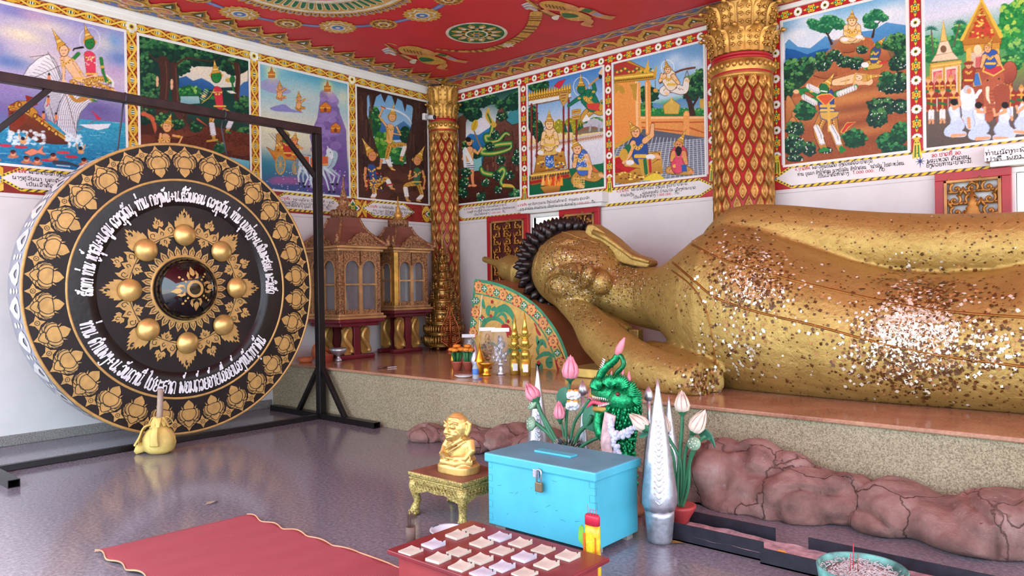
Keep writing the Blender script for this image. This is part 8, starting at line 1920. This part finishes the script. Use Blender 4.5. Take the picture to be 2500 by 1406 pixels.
class Plant:
    def __init__(s,label,bx_,by_,mpot,ppx,h): s.t = thing('lotus_arrangement',label,'artificial flowers',(bx_,by_,0)); s.b = Vector((bx_,by_,h)); MB().lathe(ppx,24,(bx_,by_,0)).build('pot',mpot,s.t)
    def P(s,px,py,dy=0): return HY(px,py,s.b.y+dy)
    def stem(s,pts,r=.009,dy=0):
        p = [s.b+(s.P(*pts[0],dy) - s.b)*.15]+[s.P(*q,dy) for q in pts]; p[0].z = s.b.z - .03; return MB().tube(spline(p,5),r,7).build('stem',M_STEM,s.t)
    def bud(s,base,tip,wpx,m,dy=0):
        a,b = s.P(*base,dy),s.P(*tip,dy); ax = b - a; L = ax.length; z = ax.normalized(); x = z.orthogonal().normalized(); T = TW(a,x,z.cross(x),z); r = wpx*mpx(a)/2; mb = MB()
        mb.lathe([(.01,0),(r*.75,L*.1),(r,L*.3),(r*.8,L*.55),(r*.35,L*.8),(.002,L)],16,T=T)
        for k in range(8): # separate petals
            an = k*PI/4; rr_ = .97+.06*(k % 2); q = [(0,r*.3),(L*.15,r*.85*rr_),(L*.35,r*1.04*rr_),(L*.6,r*.82*rr_),(L*(.82+.1*(k % 2)),r*.36)]
            mb.tube([T @ Vector((w_*math.cos(an),w_*math.sin(an),z_)) for z_,w_ in q],[r*.3,r*.42,r*.4,r*.28,.003],7,flat=.3,up=tuple(T.to_3x3() @ Vector((-math.sin(an),math.cos(an),0))))
        o = mb.build('bud',m,s.t); mb = MB(); mb.lathe([(.008,-.03),(.014,-.012),(r*.55,0),(r*.86,L*.12),(r*.97,L*.22),(r*.5,L*.16)],12,T=T,wob=lambda a_,z_: 1+.06*math.sin(5*a_)); mb.build('sepal',M_STEM,o)
    def pod(s,c,wpx,nrm,dy=0):
        q = s.P(*c,dy); r = wpx*mpx(q)/2; z = Vector(nrm).normalized(); x = z.orthogonal().normalized(); T = TW(q,x,z.cross(x),z); o = MB().lathe([(.008,-r*1.1),(r*.6,-r*.5),(r,-.006),(r*.97,.006),(0,.010)],18,T=T).build('seed_pod',M_POD,s.t); mb = MB()
        for k in range(11): a = k*2.4; f = r*.8*math.sqrt(k/11); mb.ell(T @ Vector((f*math.cos(a),f*math.sin(a),.01)),(.005,.005,.005),None,6,4)
        mb.build('seed',mat('seed_white',(230,232,220),.5),o)
    def leaf(s,pts,dy=0,c=1):
        P_ = [s.P(*q,dy) for q in pts]; ce = sum(P_,Vector())/len(P_)+Vector((0,.05,0)); m = [tuple(v) for v in spline(P_,4,True)]; n = len(m); mb = MB(); th = Vector((0,.006,0)); vs = m+[ce]+[Vector(v)+th for v in m]+[ce+th]
        mb.add(vs,[(i,(i+1) % n,n) for i in range(n)]+[(n+1+(i+1) % n,n+1+i,2*n+1) for i in range(n)]+[(i,n+1+i,n+1+(i+1) % n,(i+1) % n) for i in range(n)],0,True); mb.build('leaf',M_LEAF,s.t)


q = HY(1385,1098,4.25); A1 = Plant('artificial pink lotus arrangement behind the turquoise box, left of the green serpent',q.x,4.25,mat('purple_brown_jar',(104,84,92),.5,0,.2,6),[(0,.001),(.10,.001),(.14,.10),(.15,.2),(.11,.28),(.09,.30)],.30)
for pts,r in (([(1382,1040),(1390,940),(1392,928)],.011),([(1340,1050),(1322,1010),(1312,985)],.016),([(1345,1065),(1318,1040),(1304,1030)],.015),([(1352,1060),(1318,1000),(1308,975)],.012),([(1374,1050),(1370,1032)],.008),([(1400,1040),(1420,1005),(1440,975)],.011),([(1412,1060),(1435,1035),(1445,1015)],.016),([(1420,1090),(1445,1075),(1466,1066)],.013)): A1.stem(pts,r)
A1.bud((1392,927),(1393,866),38,M_PINK); A1.bud((1310,978),(1285,934),34,M_PINK); A1.bud((1367,1025),(1364,978),27,M_PINK,-.05); A1.bud((1462,985),(1440,950),40,M_PINK,.12)
A1.pod((1300,985),34,(-.5,-.8,.7)); A1.pod((1296,1034),36,(-.3,-1,.25)); A1.leaf([(1360,960),(1372,946),(1388,950),(1386,985),(1372,994),(1360,980)],.03); A1.leaf([(1422,1035),(1424,1005),(1440,985),(1458,1010),(1464,1040),(1450,1052),(1434,1048)],-.02)
mb = MB(); rr = random.Random(6)
for k in range(230):
    z = rr.uniform(-.1,1); a = rr.uniform(0,6.28); s_ = math.sqrt(max(0,1 - z*z)); d = Vector((s_*math.cos(a),s_*math.sin(a),z)); p = Vector((q.x,4.25,.30))+Vector((d.x*.115,d.y*.10,d.z*.10)); mb.tube([p,p+d*.03],[.008,.001],5,rr.randrange(4))
mb.build('beaded_mound',[mat('bead_%d' % k,c,.4) for k,c in enumerate(((70,100,96),(150,130,110),(196,190,184),(84,84,104)))],A1.t,kind='stuff',label='mound of small grey, green and brown spikes')
mb = MB()
for cx_,cy_ in ((1400,962),(1398,988)):
    for k in range(7): a = k*.9; p = A1.P(cx_+11*math.cos(a),cy_+5*math.sin(a)+3,-.03+.02*math.sin(a)); mb.ell(p,.022,None,8,6,0)
    for k in range(6): a = k*1.05; p = A1.P(cx_+10*math.cos(a),cy_ - 7,-.03+.02*math.sin(a)); mb.ell(p,.014,None,7,5,1)
mb.build('flower_garland',[mat('garland_white',(226,224,232),.7),mat('garland_orange',(214,150,60),.7)],A1.t)
q = HY(1612,1180,4.12); A2 = Plant('artificial cream lotus arrangement in a red footed pot right of the big silver cone',-2.28,4.12,mat('red_pot',(168,58,58),.5,0,.1,8),[(0,.001),(.06,.001),(.05,.03),(.06,.06),(.095,.12),(.10,.13),(.10,.145),(.08,.145),(0,.13)],.14)
for pts,r in (([(1655,1180),(1664,1060),(1666,1012)],.012),([(1670,1180),(1672,1110),(1690,1060)],.011),([(1664,1180),(1660,1120),(1628,1062)],.010),([(1680,1190),(1684,1130),(1700,1090)],.011),([(1674,1180),(1690,1100),(1722,1064)],.010),([(1650,1180),(1640,1100),(1600,1062),(1580,1050)],.009)): A2.stem(pts,r)
A2.bud((1666,1008),(1664,952),34,M_WB); A2.bud((1692,1055),(1722,1000),36,M_WB); A2.bud((1582,1048),(1536,1010),34,M_WB,-.1); A2.bud((1626,1058),(1622,1012),26,M_WB,.05); A2.pod((1694,1083),34,(.1,-1,.3),-.03); A2.leaf([(1706,1060),(1718,1046),(1738,1062),(1746,1094),(1732,1075),(1716,1072)],.02); A2.leaf([(1558,1068),(1570,1054),(1582,1052),(1578,1066)],-.1)
NY = 4.18; nq = lambda x,y,dy=0: HY(x,y,NY+dy); b0 = nq(1512,1100); ng = thing('naga_figure','green tinsel serpent figure with open jaws and tall crest behind the turquoise box','figurine',(b0.x,NY,0))
M_TIN = mat('green_tinsel',(24,140,86),.22,.65,.3,60,.7,120); M_TIND = mat('green_tinsel_dark',(16,104,60),.28,.5,.3,40,.5,90); M_NP = mat('naga_pink',(222,128,140),.5); M_NW = mat('naga_white',(232,228,222),.5); M_NY = mat('naga_ochre',(196,150,70),.5,.2)
mb = MB(); nk = [Vector((b0.x,NY+.02,.12)),nq(1512,1105,.02),nq(1516,1060,.03),nq(1524,1015,.03),nq(1522,980,.02)]
sp_ = spline(nk,6); rs = np.interp(np.linspace(0,1,len(sp_)),[0,.4,.7,1],[.10,.085,.09,.10]); mb.tube(sp_,rs,16)
rr = random.Random(2)
for k in range(420):
    i = rr.randrange(1,len(sp_) - 1); a = rr.uniform(0,6.28); t_ = (sp_[i+1] - sp_[i]).normalized(); x = t_.orthogonal().normalized(); y = t_.cross(x); d = x*math.cos(a)+y*math.sin(a); p = sp_[i]+d*rs[i]; mb.tube([p - t_*.005,p+d*.016 - t_*.02,p+d*.012 - t_*.045],[.010,.009,.001],4)
mb.build('scaly_neck',M_TIN,ng); MB().lathe([(0,.001),(.16,.001),(.16,.03),(.11,.05),(.12,.08),(.10,.13)],20,(b0.x,NY+.02,0)).build('base',mat('naga_base_wood',(140,92,60),.6),ng)
mb = MB(); mb.tube([nq(1530,985),nq(1505,966),nq(1475,958),nq(1448,954)],[.085,.08,.06,.035],14,flat=.8); mb.ell(nq(1520,975),(.10,.09,.09)); hd = mb.build('head',M_TIN,ng)
mb = MB(); mb.tube([nq(1442,962),nq(1470,968),nq(1500,972),nq(1510,980)],[.022,.03,.03,.02],8); mb.tube([nq(1450,998),nq(1475,1000),nq(1500,992),nq(1512,984)],[.018,.034,.034,.02],8); mb.build('lip',M_NY,hd)
mb = MB(); mb.tube([nq(1456,992),nq(1478,995),nq(1505,985)],[.02,.03,.025],8,flat=.6); mb.tube([nq(1455,1004),nq(1480,1008),nq(1512,998)],[.02,.035,.05],10); mb.build('lower_jaw',M_TIND,hd)
mb = MB()
for k in range(13): p = nq(1448+5*k,967+.8*k,-.05); mb.tube([p,p+Vector((0,0,-.018))],[.006,.001],5); p = nq(1462+4*k,993 - .9*k,-.05); mb.tube([p,p+Vector((0,0,.016))],[.006,.001],5)
mb.build('tooth',M_NW,hd); MB().tube(spline([nq(1508,982,-.02),nq(1475,988,-.03),nq(1448,982,-.03),nq(1432,996,-.03)],5),[.018]*8+[.013]*5+[.008,.005,.003],8,flat=.5).build('tongue',mat('tongue_red',(200,70,90),.4),hd); MB().ell(nq(1508,962,-.085),.014,None,10,8).build('eye',mat('eye_dark_red',(110,30,30),.3),hd)
def fan(cx,cy,ang,L,dy):
    mb = MB(); c = nq(cx,cy,dy)
    for k in range(11):
        a = ang+(k - 5)*.17; e = Vector((math.cos(a),0,math.sin(a))); mb.tube([c,c+e*L*.6+Vector((0,-.012,0)),c+e*L*(1 - .035*abs(k - 5))],[.012,.013,.002],5)
    mb.build('fin',M_TIN,hd)
for a in ((1462,952,1.9,.095,-.06),(1490,948,1.55,.10,-.07),(1512,950,1.2,.11,-.06),(1528,962,.8,.11,-.04),(1540,972,.35,.10,-.02)): fan(*a)
for p in ((1494,905,1487,940),(1522,902,1518,935),(1536,905,1534,942)): b_ = nq(p[2],p[3],-.03); t_ = nq(p[0],p[1],-.03); MB().tube([b_,b_+(t_ - b_)*.5,t_],[.014,.016,.002],7).build('pink_spike',M_NP,hd)
MB().tube(spline([nq(1468,955),nq(1466,920),nq(1478,898),nq(1500,880),nq(1508,866)],5),list(np.linspace(.034,.022,21)),10).build('horn',M_TIN,hd); MB().tube(spline([nq(1500,950),nq(1504,915),nq(1522,892),nq(1518,872),nq(1508,864)],5),list(np.linspace(.02,.014,21)),8).build('horn',M_TIND,hd); MB().tube([nq(1506,868),nq(1512,852),nq(1518,838),nq(1525,824)],[.018,.026,.02,.006],8).build('horn_tip',M_NP,hd)
mb = MB()
for k in range(10): p = nq(1463+k*1.6,925 - k*5,-.02); mb.tube([p,p+Vector((-.022,0,.016))],[.007,.001],5)
mb.build('crest_bristle',M_NW,hd); MB().tube(spline([nq(1464,1006,-.04),nq(1460,1040,-.05),nq(1468,1065,-.05),nq(1480,1082,-.05),nq(1464,1094,-.05)],5),[.034]*10+[.026]*6+[.015,.012,.008,.004,.002],9).build('beard',M_TIN,hd)
mb = MB(); mb.tube(spline([nq(1490,1010,-.10),nq(1484,1045,-.10),nq(1480,1080,-.10),nq(1484,1110,-.10)],4),[.045]*13,10,flat=.4); mb.build('belly_panel',mat('belly_pink_white',(220,176,176),.5,0,.2,18),ng)
mb = MB()
for a,b,n in (((1490,1025),(1500,1060),16),((1500,1060),(1540,1052),18),((1500,1060),(1556,1035),12),((1500,1062),(1508,1108),12)):
    for k in range(n): f = k/n; p = nq(a[0]+(b[0] - a[0])*f+rr.uniform(-5,5),a[1]+(b[1] - a[1])*f+8*math.sin(PI*f)+rr.uniform(-4,4),-.115+.06*f*(b[0] > 1530)); mb.ell(p,.019,None,7,5)
tag(mb.build('flower_garland',mat('garland_lilac',(206,202,224),.75,0,.1,60,.4,90)),'lilac white flower garland hung round the green serpent','garland')

# ------------------------------------------------------------------ incense trough, ash basin, fallen leaves
tg_ = thing('incense_trough','black steel trough of pinkish sand on the floor at the right','incense trough',(-1.4,4.05,0)); M_IRON = mat('black_iron',(38,36,46),.45,.2,.25,14)
for nm,(x0,x1,y,s) in zip(('front_rail','front_rail','back_rail','back_rail'),((-2.235,-1.66,3.90,1),(-1.66,-.3,3.86,1),(-2.235,-1.70,4.16,-1),(-1.50,-.3,4.12,-1))):
    mb = MB(); mb.box(x0,x1,y,y+.008,.001,.105 if not (nm == 'front_rail' and x1 > -1) else .085); mb.box(x0,x1,*sorted((y,y+s*.05)),.001,.009); mb.build(nm,M_IRON,tg_)
mb = MB(); nx_,ny_ = 60,8; mb.add([(-2.22+1.9*i/nx_,3.872+.24*j/ny_+.03*(1 - i/nx_),.045+.012*mn.noise(Vector((i*.3,j*.7,2)))) for i in range(nx_+1) for j in range(ny_+1)],[(i*(ny_+1)+j,(i+1)*(ny_+1)+j,(i+1)*(ny_+1)+j+1,i*(ny_+1)+j+1) for i in range(nx_) for j in range(ny_)],0,True)
mb.build('sand',mat('pink_ash_sand',(172,144,148),.9,0,.2,18,.5,70),tg_)
bq = HZ(2103,1386,.14); t = thing('ash_basin','round turquoise rimmed basin of grey ash at the bottom right','incense basin',(bq.x,bq.y,0)); r = 104*mpx(bq)
MB().lathe([(0,.001),(r*.7,.001),(r*.95,.08),(r,.14),(r*.97,.148),(r*.93,.14),(r*.9,.115)],40,(bq.x,bq.y,0),wob=lambda a,z: 1+.012*math.sin(3*a)).build('basin',mat('turquoise_chipped',(96,150,140),.6,0,.3,12),t)
mb = MB(); rr = random.Random(5)
for i in range(340): a = rr.uniform(0,6.28); q = r*.86*math.sqrt(rr.random()); p = Vector((bq.x+q*math.cos(a),bq.y+q*math.sin(a),.122)); b = rr.uniform(0,6.28); L = rr.uniform(.008,.02); mb.tube([p,p+Vector((L*math.cos(b),L*math.sin(b),.006)),p+Vector((L*1.6*math.cos(b+.8),L*1.6*math.sin(b+.8),.001))],.0022,4)
ash = MB().lathe([(r*.92,.112),(r*.4,.122),(0,.12)],30,(bq.x,bq.y,0)).build('ash',mat('grey_ash',(176,166,164),.95,0,.2,50,.6,120),t); mb.build('curled_ash',mat('pale_ash',(206,198,196),.9),ash,kind='stuff')
for x,y,h in ((2083,1392,.17),(2094,1394,.11),(2076,1398,.12)): p = HZ(x,y,.12); MB().tube([(p.x,p.y,.115),(p.x+.002,p.y,.12+h*.75)],.002,5).build('incense_stick',mat('incense_red_stem',(190,60,70),.6),t)
for i,(x,y,c,l) in enumerate(((1650,1327,(140,104,50),'dry yellow leaf on the floor by the big silver cone'),(515,1229,(150,140,120),'small dry leaf on the floor between gong and mat'),(1004,1262,(96,74,62),'dark curled leaf on the floor by the gilt table leg'))):
    p = HZ(x,y,0); a = i*1.3+.4; e,f = Vector((math.cos(a),math.sin(a),0)),Vector((-math.sin(a),math.cos(a),0)); mb = MB(); g_ = lambda u,v,z: p+e*u+f*v+Vector((0,0,z))
    mb.add([g_(-.05,0,.002),g_(-.015,.022,.012),g_(.03,.016,.008),g_(.055,0,.003),g_(.03,-.016,.012),g_(-.015,-.02,.006),g_(0,0,.003)],[(0,1,6),(1,2,6),(2,3,6),(3,4,6),(4,5,6),(5,0,6)],0,True); tag(mb.build('fallen_leaf',mat('dry_leaf_%d' % i,c,.8)),l,'leaf')
q = HZ(1912,1352,.055); mb = MB()
for k in range(9): mb.ell(q+Vector((rr.uniform(-.03,.03),rr.uniform(-.02,.02),.008)),(.012,.008,.005),None,6,4)
tag(mb.build('marigold_petals',mat('petal_orange',(222,150,60),.6)),'orange petals lying on the trough sand','petals')
